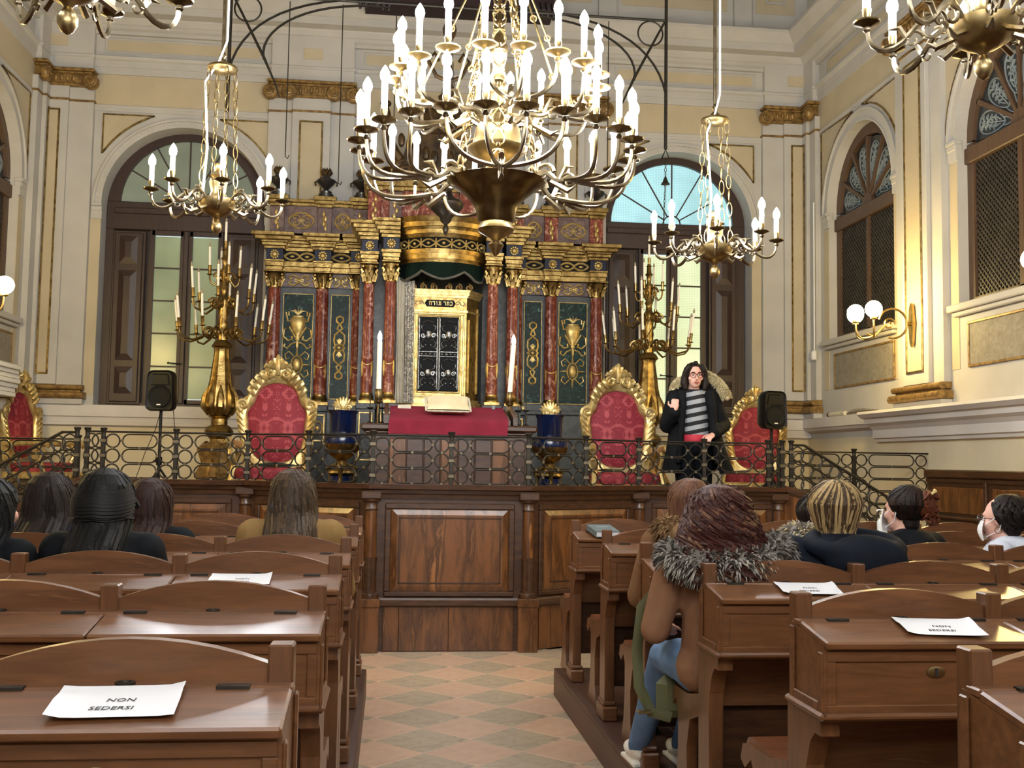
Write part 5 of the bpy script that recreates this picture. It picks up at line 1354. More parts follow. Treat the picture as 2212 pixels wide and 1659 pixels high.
def spk_stand(x, y, top, label):
    t = thing('speaker_stand', label, 'stand', (x, y, .8), 0, 'black speaker stands')
    h = top-.8
    M().tube([(0, 0, .35), (0, 0, h)], .016, 10).obj('pole', 'black_plastic', t, world=False)
    M().lathe([(.03, .62), (.032, .7), (.02, .71)], 12).tube([(0, 0, .66), (-.06, 0, .66)], .014, 8).obj('clamp', 'black_plastic', t, world=False)
    for i in range(3):
        a = 2*PI*i/3+.4; M().tube([(0, 0, .6), (.4*cos(a), .4*sin(a), .015)], .012, 8).obj('leg', 'black_plastic', t, world=False)
spk_stand(-2.43, 11.5, 1.99, 'slim black stand under the left loudspeaker'); speaker(-2.42, 11.5, 2.2, -.22, 'black loudspeaker on a stand before the left window')
spk_stand(4.22, 11.5, 1.93, 'slim black stand under the right loudspeaker'); speaker(4.22, 11.5, 2.135, .25, 'black loudspeaker on a stand before the right throne')
for pts, lab in (([(-2.44, 11.56, 2.02), (-2.5, 11.6, 1.8), (-2.62, 11.7, 1.55), (-2.75, 11.8, 1.2), (-2.85, 11.8, .81)], 'thin black cable sagging left from the left loudspeaker'), ([(-2.33, 11.6, 2.05), (-2.3, 11.65, 1.7), (-2.24, 11.7, 1.2), (-2.2, 11.75, .81)], 'thin black cable hanging right of the left loudspeaker')):
    M().tube(pts, .004, 5).obj('cable', 'cable', None, label=lab, cat='cable')

# ---------------------------------------------------------------- small things on the ledges and walls
sc = thing('paper_roll', 'cream paper roll lying on the right wall ledge', 'paper roll', (XR-.07, 12.3, 2.16))
M().tube([(0, .35, 0), (0, -.1, 0)], .028, 10).obj('roll', 'linen', sc, world=False); M().tube([(0, .4, 0), (0, .35, 0)], .03, 10).obj('end_cap', 'brown_wood', sc, world=False)
cb = thing('folded_cloth', 'grey crumpled cloth lying beside the paper roll on the ledge', 'cloth', (XR-.07, 11.75, 2.14))
mm = M()
for k in range(5): mm.tube([(-.02+.02*sin(k*2), .36-.05*k, .01+.008*k), (.0, .15, .03+.01*(k % 2)), (.02*cos(k), -.1, .035), (0, -.3-.03*k, .02)], [.014, .024, .02, .005], 5)
mm.obj('fold', 'slate_relief', cb, world=False)
al = thing('alarm_sensor', 'small white alarm box on the corner strip of the right wall', 'sensor', (XR-.1, 13.06, 2.94)); M().box(-.04, .02, -.035, .035, -.06, .06, .012).obj('housing', 'white_plastic', al, world=False); M().tube([(0, 0, .05), (0, 0, 2.0)], .01, 6).obj('conduit', 'white_plastic', al, world=False)
for k in range(7):
    z = 2.14+k*.052
    b = thing('white_box', 'flat white box in the stack on the left ledge, '+('lowest', 'second from below', 'third from below', 'middle one', 'third from the top', 'second from the top', 'topmost')[k], 'box', (XL+.17, 11.8+.01*(k % 2), z), 0, 'stacked white boxes')
    M().box(-.11, .11-.01*(k % 3), -.55, .55-.12*(k < 2), 0, .046, .004).obj('carton', 'white_plastic', b, world=False)
    M().box(-.112, .112, -.552, .552-.12*(k < 2), .046, .051, .002).obj('lid', 'grey_trim', b, world=False)
# ---------------------------------------------------------------- chandeliers
BULBME = None
def bulb_mesh(r=.0185, h=.06):
    mm = M().lathe([(r*.55, 0), (r*.85, h*.12), (r, h*.33), (r*.85, h*.6), (r*.4, h*.85), (r*.05, h)], 8); me = mm.mesh('bulb'); me.materials.append(MATS['lit_bulb']); return me
def add_candle(par, p, h, pan='brass_dark', s=1.0, pr=.055):
    """drip pan, socket, sleeve and lit bulb standing on an arm's end p (local coordinates)"""
    global BULBME
    x, y, z = p
    k = ('c', round(h, 3), pan, round(s, 3), pr)
    if k not in CM:
        a = M().lathe([(.006*s, -.02*s), (.02*s, -.012*s), (pr*s, 0), (pr*1.04*s, .006*s), (pr*.95*s, .008*s), (.018*s, .001)], 14).mesh('drip_pan'); a.materials.append(MATS[pan])
        b = M().lathe([(.012*s, 0), (.018*s, .012*s), (.014*s, .02*s), (.018*s, .05*s), (.019*s, .055*s)], 10).mesh('socket'); b.materials.append(MATS['brass'])
        c = M().lathe([(.016*s, .05*s), (.016*s, h)], 10).mesh('candle'); c.materials.append(MATS['candle_sleeve'])
        CM[k] = (a, b, c, bulb_mesh(.0245*s, .08*s))
    a, b, c, d = CM[k]
    pn = shared('drip_pan', a, par, p); shared('socket', b, pn); ca = shared('candle', c, par, p)
    bu = bpy.data.objects.new('bulb', d); COL.objects.link(bu); bu.parent = ca; bu.location = (0, 0, h)
CM = {}
def hook_chain(mm, a, b, n, w=.02, r=.0035, plane=None):
    """long oval links from a to b"""
    a, b = Vector(a), Vector(b); d = (b-a); L = d.length/n; d.normalize(); s = d.orthogonal().normalized(); t = d.cross(s)
    for i in range(n):
        c = a+d*L*(i+.5); q = s if i % 2 else t
        mm.tube([c+d*(L*.5*cos(u))+q*(w*sin(u)) for u in [2*PI*k/12 for k in range(12)]], r, 4, closed=True)
        mm.ell(a+d*L*i, r*2.2, r*2.2, r*2.2, 6, 4)

# the great chandelier
gx, gy, gz = .525, 5.6, 0
gc = thing('grand_chandelier', 'great brass chandelier with two rings of lit candle bulbs over the aisle', 'chandelier', (gx, gy, 2.6))
G = lambda mm, nm, m='brass': mm.obj(nm, m, gc, world=False)
Z = lambda z: z-2.6
G(M().lathe([(.004, Z(2.605)), (.02, Z(2.62)), (.035, Z(2.65)), (.045, Z(2.665)), (.02, Z(2.69)), (.03, Z(2.7)), (.09, Z(2.735)), (.1, Z(2.75)), (.09, Z(2.765)), (.085, Z(2.785))], 22), 'finial')
G(M().lathe([(.085, Z(2.785)), (.1, Z(2.8)), (.11, Z(2.86)), (.15, Z(2.92)), (.21, Z(2.97)), (.26, Z(3.0)), (.27, Z(3.012)), (.25, Z(3.02)), (.2, Z(3.0))], 36, flute=.012), 'bowl', 'brass_dark')
G(M().lathe([(.2, Z(3.0)), (.12, Z(3.01)), (.07, Z(3.06)), (.06, Z(3.09)), (.1, Z(3.13)), (.16, Z(3.18)), (.165, Z(3.195)), (.135, Z(3.21)), (.12, Z(3.3)), (.1, Z(3.33)), (.04, Z(3.35))], 26), 'bell')
G(M().lathe([(.04, Z(3.35)), (.05, Z(3.38)), (.03, Z(3.42)), (.05, Z(3.48)), (.055, Z(3.53)), (.03, Z(3.57)), (.04, Z(3.6)), (.028, Z(3.64)), (.045, Z(3.7)), (.05, Z(3.76)), (.03, Z(3.8)), (.02, Z(3.84)), (.03, Z(3.88)), (.012, Z(3.92)), (.012, Z(4.5))], 18), 'stem', 'brass_dark')
RL, RU = .74, .55
def grand_tier(groups, per, R_, zp, hubz, hubr, a0, h, midz, sleeve):
    step = 2*PI/(groups*per)
    for g in range(groups):
        ac = a0+g*per*step+(per-1)*step/2; c, s = cos(ac), sin(ac)
        # main scroll from the bowl out to where the branches part
        T = lambda u, z, aa=ac: Vector((u*cos(aa), u*sin(aa), Z(z)))
        ms = M(); pj = R_*.58
        ms.tube(bez(T(hubr, hubz), T(hubr+.12, hubz+.1), T(pj-.12, midz-.08), T(pj, midz), 8), [.017, .018, .018, .017, .016, .015, .014, .013, .012], 7)
        q = [Vector((0, 0, 0))]*0
        for i in range(15):
            a = .5*i; r = .055*(1-i/17); q.append(T(hubr+.06+r*cos(a), hubz+.03+r*sin(a)))
        ms.tube(q, [.013*(1-.04*i) for i in range(15)], 6)
        q = [T(hubr+.2+.045*(1-i/17)*cos(2.5-.5*i), midz-.03+.045*(1-i/17)*sin(2.5-.5*i)) for i in range(15)]
        ms.tube(q, [.011*(1-.04*i) for i in range(15)], 6)
        ms.tube([T(pj-.06, midz-.02), T(pj-.02, midz+.05), T(pj+.02, midz+.045)], [.012, .016, .003], 5); ms.tube([T(hubr+.1, hubz-.02), T(hubr+.2, hubz-.08), T(hubr+.24, hubz-.06)], [.014, .016, .003], 5)
        ms = G(ms, 'scroll_arm', 'silver_brass')
        for k in range(per):
            a = a0+(g*per+k)*step
            p0 = T(pj-.03, midz-.015); p3 = T(R_, zp-.02, a)
            br = M().tube(bez(p0, T(R_*.9, midz-.075, ac+(a-ac)*.55), T(R_*1.0, midz-.05, a), p3, 10), [.012]*6+[.011]*3+[.01, .009], 6).lathe([(.01, -.03), (.018, -.02), (.01, -.005)], 8, p3)
            br.obj('branch', 'silver_brass', ms, world=False)
            add_candle(gc, T(R_, zp, a), h, sleeve, 1.0, .063)
grand_tier(6, 4, RL, 3.18, 3.0, .22, .09, .2, 3.0, 'brass_dark')
grand_tier(6, 3, RU, 3.55, 3.33, .1, .30, .2, 3.39, 'brass')
# scrollwork chains from the hook down to the bowl, and thin rods to the upper ring
for i in range(6):
    a = i*PI/3+.45; top = Vector((.012*cos(a), .012*sin(a), Z(4.5))); bot = Vector((.235*cos(a), .235*sin(a), Z(3.02)))
    d = (bot-top); L = d.length; d.normalize(); s = Vector((-sin(a), cos(a), 0)); mm = M(); n = 13
    for k in range(n):
        c = top+d*L*(k+.5)/n; hw = .034 if k > 2 else .02; hl = L/n*.5
        for sg in (-1, 1):
            mm.tube([c-d*hl*.95, c-d*hl*.5+s*sg*hw*.6, c+s*sg*hw, c+d*hl*.5+s*sg*hw*.8, c+d*hl*.8+s*sg*hw*.25, c+d*hl*.5+s*sg*hw*.2], .0052, 4)
            mm.tube([c-d*hl*.9, c-d*hl*.8+s*sg*hw*.8, c-d*hl*.55+s*sg*hw*.9, c-d*hl*.5+s*sg*hw*.55], .0045, 4)
    G(mm, 'scroll_chain', 'brass')
for i in range(6):
    a = i*PI/3+.1; top = (.01, 0, Z(4.45)); bot = (RU*.78*cos(a), RU*.78*sin(a), Z(3.46)); v = Vector(bot)-Vector(top)
    mm = M().tube([Vector(top), Vector(bot)], .006, 5)
    for u in (.35, .62, .98):
        c = Vector(top)+v*u; mm.tube([c+Vector((.016*cos(t), 0, .016*sin(t))) for t in [2*PI*k/10 for k in range(10)]], .005, 4, closed=True)
    G(mm, 'hanging_rod', 'brass')
G(M().tube([(0, 0, Z(4.5)), (0, 0, ZC-2.6)], .012, 8), 'suspension_rod', 'brass_dark')

def side_chandelier(label):
    t = thing('small_chandelier', label, 'chandelier', (0, 0, 0), 0, 'eight-light brass chandeliers')       # local z=0 at pan level
    P = lambda mm, nm, m='silver_brass': mm.obj(nm, m, t, world=False)
    P(M().lathe([(.003, -.26), (.02, -.25), (.034, -.225), (.036, -.2), (.02, -.175), (.014, -.165), (.025, -.15), (.05, -.14)], 16), 'finial', 'brass')
    P(M().lathe([(.05, -.14), (.1, -.11), (.125, -.06), (.128, -.035), (.12, -.03), (.1, -.025), (.06, -.01)], 24), 'bowl', 'brass')
    P(M().lathe([(.06, -.01), (.045, .02), (.055, .06), (.06, .09), (.03, .11), (.07, .125), (.03, .14), (.022, .16), (.035, .18), (.03, .21), (.005, .225)], 18, flute=.02), 'baluster', 'brass')
    R_ = .42
    for i in range(8):
        a = i*PI/4+.22; T = lambda u, z: Vector((u*cos(a), u*sin(a), z))
        ar = M().tube(bez(T(.11, -.05), T(.2, .06), T(.24, -.04), T(.29, -.09), 6)+bez(T(.29, -.09), T(.35, -.14), T(R_, -.12), T(R_, -.02), 6)[1:], [.012]*6+[.011]*4+[.01, .009, .009], 6)
        ar.tube([T(.19+.06*(1-k/17)*cos(1.2+.5*k), -.04+.06*(1-k/17)*sin(1.2+.5*k)) for k in range(15)], [.009*(1-.035*k) for k in range(15)], 5)
        ar.tube([T(.25+.04*(1-k/17)*cos(3-.5*k), -.08+.04*(1-k/17)*sin(3-.5*k)) for k in range(14)], [.008*(1-.035*k) for k in range(14)], 5)
        ar.tube([T(.27, -.08), T(.3, -.03), T(.34, -.035)], [.01, .012, .002], 5)
        ar.tube([T(.1, -.09), T(.17, -.12), T(.2, -.1)], [.012, .014, .003], 5)
        ar.lathe([(.008, -.04), (.016, -.03), (.01, -.01)], 8, T(R_, 0))
        P(ar, 'arm'); add_candle(t, T(R_, 0), .155, 'brass_dark', 1.0, .05)
    P(M().lathe([(.03, .0), (.085, .012), (.1, .03), (.095, .045), (.05, .06), (.03, .08), (.012, .1)], 20, (0, 0, .83)), 'coronet', 'brass')
    for i in range(4):
        a = i*PI/2+.5; mm = M(); hook_chain(mm, (.09*cos(a), .09*sin(a), .85), (.12*cos(a), .12*sin(a), -.03), 9, .017, .0036); P(mm, 'chain', 'brass')
    P(M().tube([(.0, 0, .92), (.018, 0, .95), (0, 0, .985), (-.018, 0, .95), (0, 0, .92)], .007, 6), 'hook', 'brass_dark')
    P(M().tube([(0, 0, .98), (0, 0, 5.2)], .012, 8), 'suspension_rod', 'silver_brass')
    P(M().tube([(.03, -.02, 5.2), (.028, -.02, 1.05), (-.02, -.03, .9), (-.1, -.05, .75), (-.07, -.06, .3), (-.09, -.05, -.02)], .008, 6), 'flex', 'white_cable')
    return t
ch = side_chandelier('eight-light brass chandelier hanging before the left window'); ch.location = (-1.19, 7.1, 3.24)
dup(ch, (2.2, 7.1, 3.06), .3, 'eight-light brass chandelier hanging before the right window')
dup(ch, (2.2, 3.71, 3.24), .2, 'eight-light brass chandelier cut off by the top right picture corner')
dup(ch, (-1.15, 3.71, 3.21), .5, 'eight-light brass chandelier cut off by the top left picture corner')

for x, y, z, lb in ((2.2, .3, 3.15, 'right, beside the camera'), (-1.15, .3, 3.2, 'left, beside the camera'), (2.2, -2.2, 3.15, 'right, behind the camera'), (-1.15, -2.2, 3.2, 'left, behind the camera')):  # unseen chandeliers added to light the pews and the lower room
    dup(ch, (x, y, z), .2, 'eight-light brass chandelier added for light out of the picture, '+lb)
dup(gc, (gx, -.9, 2.85), 0, 'second great chandelier added for light behind the camera, out of the picture')  # unseen copy, added only to brighten the room

# wall sconces with globes
def sconce(loc, rz, label):
    t = thing('wall_sconce', label, 'sconce', loc, rz, 'brass globe sconces')     # local: wall at y=0, room at -y
    P = lambda mm, nm, m='brass': mm.obj(nm, m, t, world=False)
    P(M().prism([(-.03, -.2), (0, -.24), (.03, -.2), (.045, -.08), (.06, 0), (.045, .08), (.03, .18), (0, .22), (-.03, .18), (-.045, .08), (-.06, 0), (-.045, -.08)], 1, -.025, 0), 'backplate', 'brass')
    mm = M().tube([(0, -.02, 0), (0, -.07, 0)], .018, 8)
    mm.tube([(0, -.22+.155*cos(q), .0+.155*sin(q)) for q in [-1.9+.3*k for k in range(17)]], .012, 6)
    mm.tube([(0, -.26-.03*cos(q)*0+.07*(1-k/22)*cos(q), -.01+.07*(1-k/22)*sin(q)) for k, q in [(k, .45*k) for k in range(18)]], .01, 6)
    mm.tube([(0, -.3, -.02), (0, -.42, -.14), (0, -.5, -.12)], .012, 6)
    P(mm, 'scroll_bracket')
    for k, (x, y, z) in enumerate(((-.16, -.55, .1), (.0, -.62, .1), (.16, -.5, .12))):
        P(M().tube(bez((0, -.42, -.13), (x*.8, y+.02, -.22), (x, y, -.12), (x, y, z-.1), 8), .0105, 6).lathe([(.012, z-.11), (.035, z-.1), (.03, z-.075)], 12, (x, y, 0)), 'branch')
        P(M().ell((x, y, z), .085, nu=20, nv=14), 'globe', 'globe_glow')
sconce((XR-.14, 10.38, 3.0), -PI/2, 'three-globe brass sconce on the right wall pilaster')
sconce((XL+.14, 10.38, 3.0), PI/2, 'three-globe brass sconce on the left wall pilaster')
for y, lb in ((7.28, 'level with the front pews'),):  # unseen pair added to brighten the lower walls and pews
    sconce((XR-.14, y, 3.0), -PI/2, 'three-globe brass sconce added for light on the right wall, unseen, '+lb); sconce((XL+.14, y, 3.0), PI/2, 'three-globe brass sconce added for light on the left wall, unseen, '+lb)

# ---------------------------------------------------------------- iron lamp frame across the room, with its cords
FY = 10.0; x0, x1 = -1.62, 2.6
fr = thing('lamp_gantry', 'curved black iron lamp gantry hanging above the ark', 'gantry', (XC-.03, FY, 5.0))
FP = lambda mm, nm, m='iron': mm.obj(nm, m, fr)
FP(M().tube([(x0, FY, 5.9), (x1, FY, 5.9)], .013, 6), 'cross_bar'); 
for s, x in ((1, x0), (-1, x1)):
    FP(M().tube([(x, FY, 4.6 if s < 0 else 4.75), (x, FY, 7.6)], .017, 6), 'upright')
    FP(M().tube([(x+s*.02, FY, 5.88), (x+s*.32, FY, 5.3), (x+s*.42, FY, 5.08), (x+s*.48, FY, 4.92)], [.012, .016, .01, .006], 6), 'diagonal')
    FP(M().tube([(x+s*.16+.125*cos(t), FY, 5.76+.125*sin(t)) for t in [2*PI*k/22 for k in range(22)]], .009, 5, closed=True), 'ring')
    FP(M().tube(bez((x, FY, 5.15), (x+s*.1, FY, 5.65), (x+s*.6, FY, 5.95), (x+s*1.6, FY, 5.93), 14), .012, 6), 'outer_arch')
    FP(M().tube(bez((x+s*.32, FY, 5.28), (x+s*.25, FY, 5.6), (x+s*.75, FY, 5.9), (x+s*1.5, FY, 5.86), 14), .012, 6), 'inner_arch')
for x, z, lb in ((-1.07, 4.35, 'thin wire with hook from the iron gantry, by the left small chandelier'), (-.57, 4.12, 'thin wire with hook from the iron gantry, left of the central lamp'), (-.06, 4.12, 'thin wire hanging behind the great chandelier'), (2.02, 4.3, 'thin wire with hook from the iron gantry, right of the great chandelier')):
    M().tube([(x, FY, 5.86), (x, FY, z+.06), (x, FY, z), (x+.02, FY, z-.02), (x+.035, FY, z+.015)], .005, 5).obj('hanging_wire', 'iron', None, label=lb, cat='wire')
hb = thing('lamp_chain', 'small dark bell hook hanging below the right end of the iron gantry', 'lamp hook', (x1, FY, 4.2))
mm = M().tube([(x1-.04, FY, 4.5), (x1, FY, 4.6), (x1+.04, FY, 4.5), (x1-.04, FY, 4.5)], .008, 5); hook_chain(mm, (x1, FY, 4.5), (x1, FY, 4.33), 4, .012, .003); hook_chain(mm, (x1, FY, 4.25), (x1-.02, FY, 3.8), 12, .008, .003); mm.obj('chain', 'iron', hb)
M().lathe([(.045, 4.25), (.03, 4.27), (.015, 4.31), (.006, 4.33)], 12, (x1, FY, 0)).obj('bell', 'iron', hb)
el = thing('eternal_lamp', 'dark bronze lamp hanging behind the great chandelier', 'lamp', (.455, FY, 3.66))
Z2 = lambda z: z-3.66
M().lathe([(.003, 0), (.02, .02), (.03, .06), (.015, .1), (.05, .13), (.06, .17), (.1, .2), (.16, .26), (.17, .3), (.15, .33), (.08, .36), (.05, .42), (.07, .46), (.05, .5), (.02, .55)], 18).obj('bowl', 'bronze_dark', el, world=False)
mm = M().lathe([(.02, .55), (.03, .9), (.05, .95), (.02, 1.0), (.03, 1.3), (.06, 1.4), (.025, 1.5), (.025, 1.9), (.06, 1.96), (.07, 2.02), (.05, 2.08), (.01, 2.12), (.01, 2.24)], 14)
for s in (-1, 1):
    mm.tube([(0, 0, 1.5), (s*.12, 0, 1.55), (s*.2, 0, 1.7), (s*.14, 0, 1.78), (s*.1, 0, 1.7)], .02, 6); mm.tube([(0, 0, 1.0), (s*.14, 0, 1.1), (s*.18, 0, 1.25), (s*.1, 0, 1.28)], .02, 6)
mm.obj('stem', 'crest_brown', el, world=False)
for i in range(3):
    a = 2*PI*i/3+.5; mm = M(); hook_chain(mm, (.15*cos(a), .15*sin(a), .3), (.02*cos(a), .02*sin(a), 1.9), 18, .012, .004); mm.obj('chain', 'bronze_dark', el, world=False)
# dark red canopy with carved fringe, high on the back wall
ca = thing('carved_canopy', 'dark red canopy with carved fringe high above the ark', 'canopy', (.68, 13.0, 7.1))
M().box(-1.15, 1.2, -.3, .45, .03, .9).obj('canopy_cloth', 'red_canopy', ca, world=False)
mm = M()
for xx in [-1.2+.07*k for k in range(6)]+[.9+.07*k for k in range(5)]:
    h = .07+.06*abs(sin(xx*9))
    mm.tube([(xx, -.31, .09), (xx+.015, -.33, .04-h*.4), (xx, -.31, .02-h)], [.05, .045, .012], 6); mm.ell((xx+.045, -.31, .03), .03, .03, .04, 6, 5)
mm.obj('carved_fringe', 'canopy_carving', ca, world=False)
# ---------------------------------------------------------------- people
mat('skin', 'd3a58d', 'c8957c', rough=.5, kind='n', scale=8)
mat('skin_pink', 'dcae9c', 'd09c8a', rough=.5, kind='n', scale=8)
mat('lip', 'a8605a', rough=.5); mat('eye_white', 'd8d2cc', rough=.3); mat('iris', '2b1d16', rough=.2); mat('glasses_red', '5b2226', rough=.3); mat('mask_white', 'e9e9e8', rough=.8)
mat('mask_black', '1a1a1c', rough=.8)
def hmat(n, a, b, c=None): mat(n, a, b, rough=.55, kind='n', scale=16, stretch=(7, 7, .6), c3=c, spec=.22)
hmat('hair_black', '090808', '110f0f'); hmat('hair_dark', '150f0d', '211713'); hmat('hair_brown', '22140f', '321e17'); hmat('hair_auburn', '2c1512', '44211a', '5a3228')
hmat('hair_ash', '2b2018', '443526'); hmat('hair_mouse', '36271b', '52402c', '6e583c'); hmat('hair_blonde', '8f7650', 'ab9062'); hmat('hair_copper', '43200f', '5e2d15'); hmat('hair_chestnut', '4a3023', '6a4631')
for n_, a, b in (('coat_black', '0a0b0e', '101216'), ('coat_ink', '0d1119', '131924'), ('coat_navy', '1b2434', '252f42'), ('coat_tan', '87624a', '7a563e'), ('coat_camel', '755a34', '85693f'), ('coat_grey', '1d1e22', '26272b'), ('coat_white', 'c9ccd4', 'b9bdc8'), ('coat_mocha', '7a5a3e', '6b4c33')):
    mat(n_, a, b, rough=.8, spec=.15, kind='n', scale=7, bump=.25, bscale=11)
mat('jeans', '5f7ea3', '4a668a', rough=.8, kind='n', scale=9); mat('trousers_dark', '0c0f15', rough=.85, spec=.15); mat('shoe_white', 'd8d4cc', rough=.6); mat('shoe_dark', '18181a', rough=.5)
mat('fur_cream', 'cbbd98', 'b4a47c', rough=.9, kind='n', scale=10); mat('fur_grey', '9d968c', '77706a', rough=.9, kind='n', scale=10); mat('fur_dark', '3c3630', '4d463e', rough=.9, kind='n', scale=10); mat('fur_brown', '8a6a44', '6d5132', rough=.9)
mat('olive_strap', '5a5a3a', rough=.7); mat('belt_red', 'b02538', rough=.7)
def stripes():
    m = mat('striped_knit', '8f9194', rough=.85); nt = m.node_tree; b = nt.nodes['Principled BSDF']; L = nt.links.new
    tc = [n for n in nt.nodes if n.type == 'TEX_COORD'][0]; sp = nt.nodes.new('ShaderNodeSeparateXYZ'); L(tc.outputs['Object'], sp.inputs[0])
    md = nt.nodes.new('ShaderNodeMath'); md.operation = 'MULTIPLY_ADD'; L(sp.outputs[0], md.inputs[0]); md.inputs[1].default_value = -.22; L(sp.outputs[2], md.inputs[2])
    w = nt.nodes.new('ShaderNodeMath'); w.operation = 'PINGPONG'; L(md.outputs[0], w.inputs[0]); w.inputs[1].default_value = .039
    g = nt.nodes.new('ShaderNodeMath'); g.operation = 'GREATER_THAN'; L(w.outputs[0], g.inputs[0]); g.inputs[1].default_value = .0185
    mx = nt.nodes.new('ShaderNodeMix'); mx.data_type = 'RGBA'; L(g.outputs[0], mx.inputs[0]); mx.inputs[6].default_value = lin('141518'); mx.inputs[7].default_value = lin('94969a'); L(mx.outputs[2], b.inputs['Base Color'])
stripes()

def fuse(mm, vox=.01, sm=3):
    """one continuous surface from overlapping closed shapes"""
    me = bpy.data.meshes.new('f'); me.from_pydata(mm.v, [], mm.f); o = bpy.data.objects.new('f', me); COL.objects.link(o)
    r = o.modifiers.new('r', 'REMESH'); r.mode = 'VOXEL'; r.voxel_size = vox
    s = o.modifiers.new('s', 'SMOOTH'); s.iterations = sm; s.factor = .5
    dg = bpy.context.evaluated_depsgraph_get(); out = bpy.data.meshes.new_from_object(o.evaluated_get(dg))
    bpy.data.objects.remove(o); bpy.data.meshes.remove(me); out.polygons.foreach_set('use_smooth', [True]*len(out.polygons)); return out
def limb(mm, pts, rs, n=10):
    pts = [Vector(p) for p in pts]; mm.tube(pts, list(rs), n)
    for p, r in zip(pts, rs): mm.ell(p, r*1.02, nu=10, nv=8)
def hand(mm, w, d, up_, s=1, curl=.6, side=1):
    """palm at wrist w, pointing along d, back of the hand towards up_; five bent fingers"""
    w = Vector(w); d = Vector(d).normalized(); u = Vector(up_); u = (u-d*u.dot(d)).normalized(); t = d.cross(u)*side
    mm.ell(w+d*.045*s, .04*s, .04*s, .05*s, 10, 8, Matrix((t*.95, u*.42, d)).transposed())
    for k, (o, L) in enumerate(((-.028, .062), (-.01, .072), (.009, .068), (.026, .055))):
        p = w+d*.085*s+t*o*s; q = p+(d*cos(curl)-u*sin(curl))*L*.5*s; r = q+(d*cos(curl*2.2)-u*sin(curl*2.2))*L*.5*s
        limb(mm, [w+d*.05*s+t*o*s, p, q, r], [.0095*s, .0095*s, .0088*s, .0075*s], 7)
    p = w+d*.03*s-t*.036*s; q = p+(d*.6-t*.7-u*.3).normalized()*.035*s; r = q+(d*.9-t*.1-u*.4).normalized()*.03*s
    limb(mm, [w+d*.02*s-t*.02*s, p, q, r], [.012*s, .0115*s, .0105*s, .0085*s], 7)
def head_shapes(mm, c, fy, face=False, s=1, tilt=None):
    """cranium, jaw, nose, ears and neck root; fy=+1 faces +y, -1 faces -y"""
    c = Vector(c); T = lambda x, y, z: c+Vector((x, fy*y, z))*s
    mm.ell(T(0, -.012, .028), .076*s, .095*s, .092*s, 16, 12); mm.ell(T(0, .022, -.03), .06*s, .066*s, .085*s, 14, 10); mm.ell(T(0, .05, -.082), .03*s, .026*s, .024*s, 10, 8)
    for e in (-1, 1):
        mm.ell(T(e*.078, -.005, -.005), .009*s, .018*s, .03*s, 8, 8); mm.ell(T(e*.042, .058, -.022), .028*s, .02*s, .024*s, 8, 8)
    mm.tube([T(0, .082, .012), T(0, .098, -.012), T(0, .106, -.03), T(0, .09, -.04)], [.009*s, .011*s, .0135*s, .01*s], 8); mm.ell(T(0, .1, -.03), .013*s, .012*s, .011*s)
    mm.tube([T(-.045, .076, .026), T(0, .085, .026), T(.045, .076, .026)], [.008*s, .009*s, .008*s], 6)
def face_parts(par, c, fy, s=1, glasses=None, m='skin'):
    c = Vector(c); T = lambda x, y, z: c+Vector((x, fy*y, z))*s
    for e in (-1, 1):
        M().ell(T(e*.031, .078, .006), .0135*s, .008*s, .0085*s, 10, 8).obj('eye', 'eye_white', par, world=False)
        M().ell(T(e*.031, .0845, .006), .0065*s, .004*s, .007*s, 8, 6).obj('iris', 'iris', par, world=False)
        M().tube([T(e*.014, .089, .026), T(e*.03, .09, .032), T(e*.048, .08, .027)], [.0035*s, .004*s, .002*s], 5).obj('eyebrow', 'hair_dark', par, world=False)
    M().tube([T(-.024, .083, -.062), T(-.01, .091, -.058), T(0, .092, -.06), T(.01, .091, -.058), T(.024, .083, -.062)], [.003*s, .005*s, .005*s, .005*s, .003*s], 6).tube([T(-.018, .085, -.067), T(0, .091, -.071), T(.018, .085, -.067)], [.003*s, .006*s, .003*s], 6).obj('lips', 'lip', par, world=False)
    if glasses:
        g = M()
        for e in (-1, 1):
            g.tube([T(e*.033+.027*cos(q)*(abs(cos(q))**-.2 if abs(cos(q)) > .2 else 1), .1, .004+.02*sin(q)) for q in [2*PI*k/16 for k in range(16)]], .0026*s, 5, closed=True)
            g.tube([T(e*.06, .098, .01), T(e*.079, .05, .012), T(e*.08, -.01, .008)], .0024*s, 5)
        g.tube([T(-.007, .1, .01), T(0, .103, .013), T(.007, .1, .01)], .0026*s, 5).obj('glasses', glasses, par, world=False)
def mask(par, c, fy, s=1, m='mask_white'):
    c = Vector(c); T = lambda x, y, z: c+Vector((x, fy*y, z))*s
    mm = M(); nu, nv = 8, 6
    for j in range(nv+1):
        for i in range(nu+1):
            u = (i/nu-.5)*2; v = j/nv; a = u*1.15
            mm.v.append(T(.078*sin(a), .045+.062*cos(a)*(.8+.35*sin(PI*v)), -.1+.1*v))
    for j in range(nv):
        for i in range(nu): mm.f.append((j*(nu+1)+i, j*(nu+1)+i+1, (j+1)*(nu+1)+i+1, (j+1)*(nu+1)+i)); mm.sm.append(True)
    for e in (-1, 1): mm.tube([T(e*.07, .06, -.02), T(e*.086, .0, .02), T(e*.09, -.025, -.005), T(e*.084, -.01, -.045), T(e*.068, .055, -.08)], .0022*s, 4)
    mm.obj('face_mask', m, par, world=False)
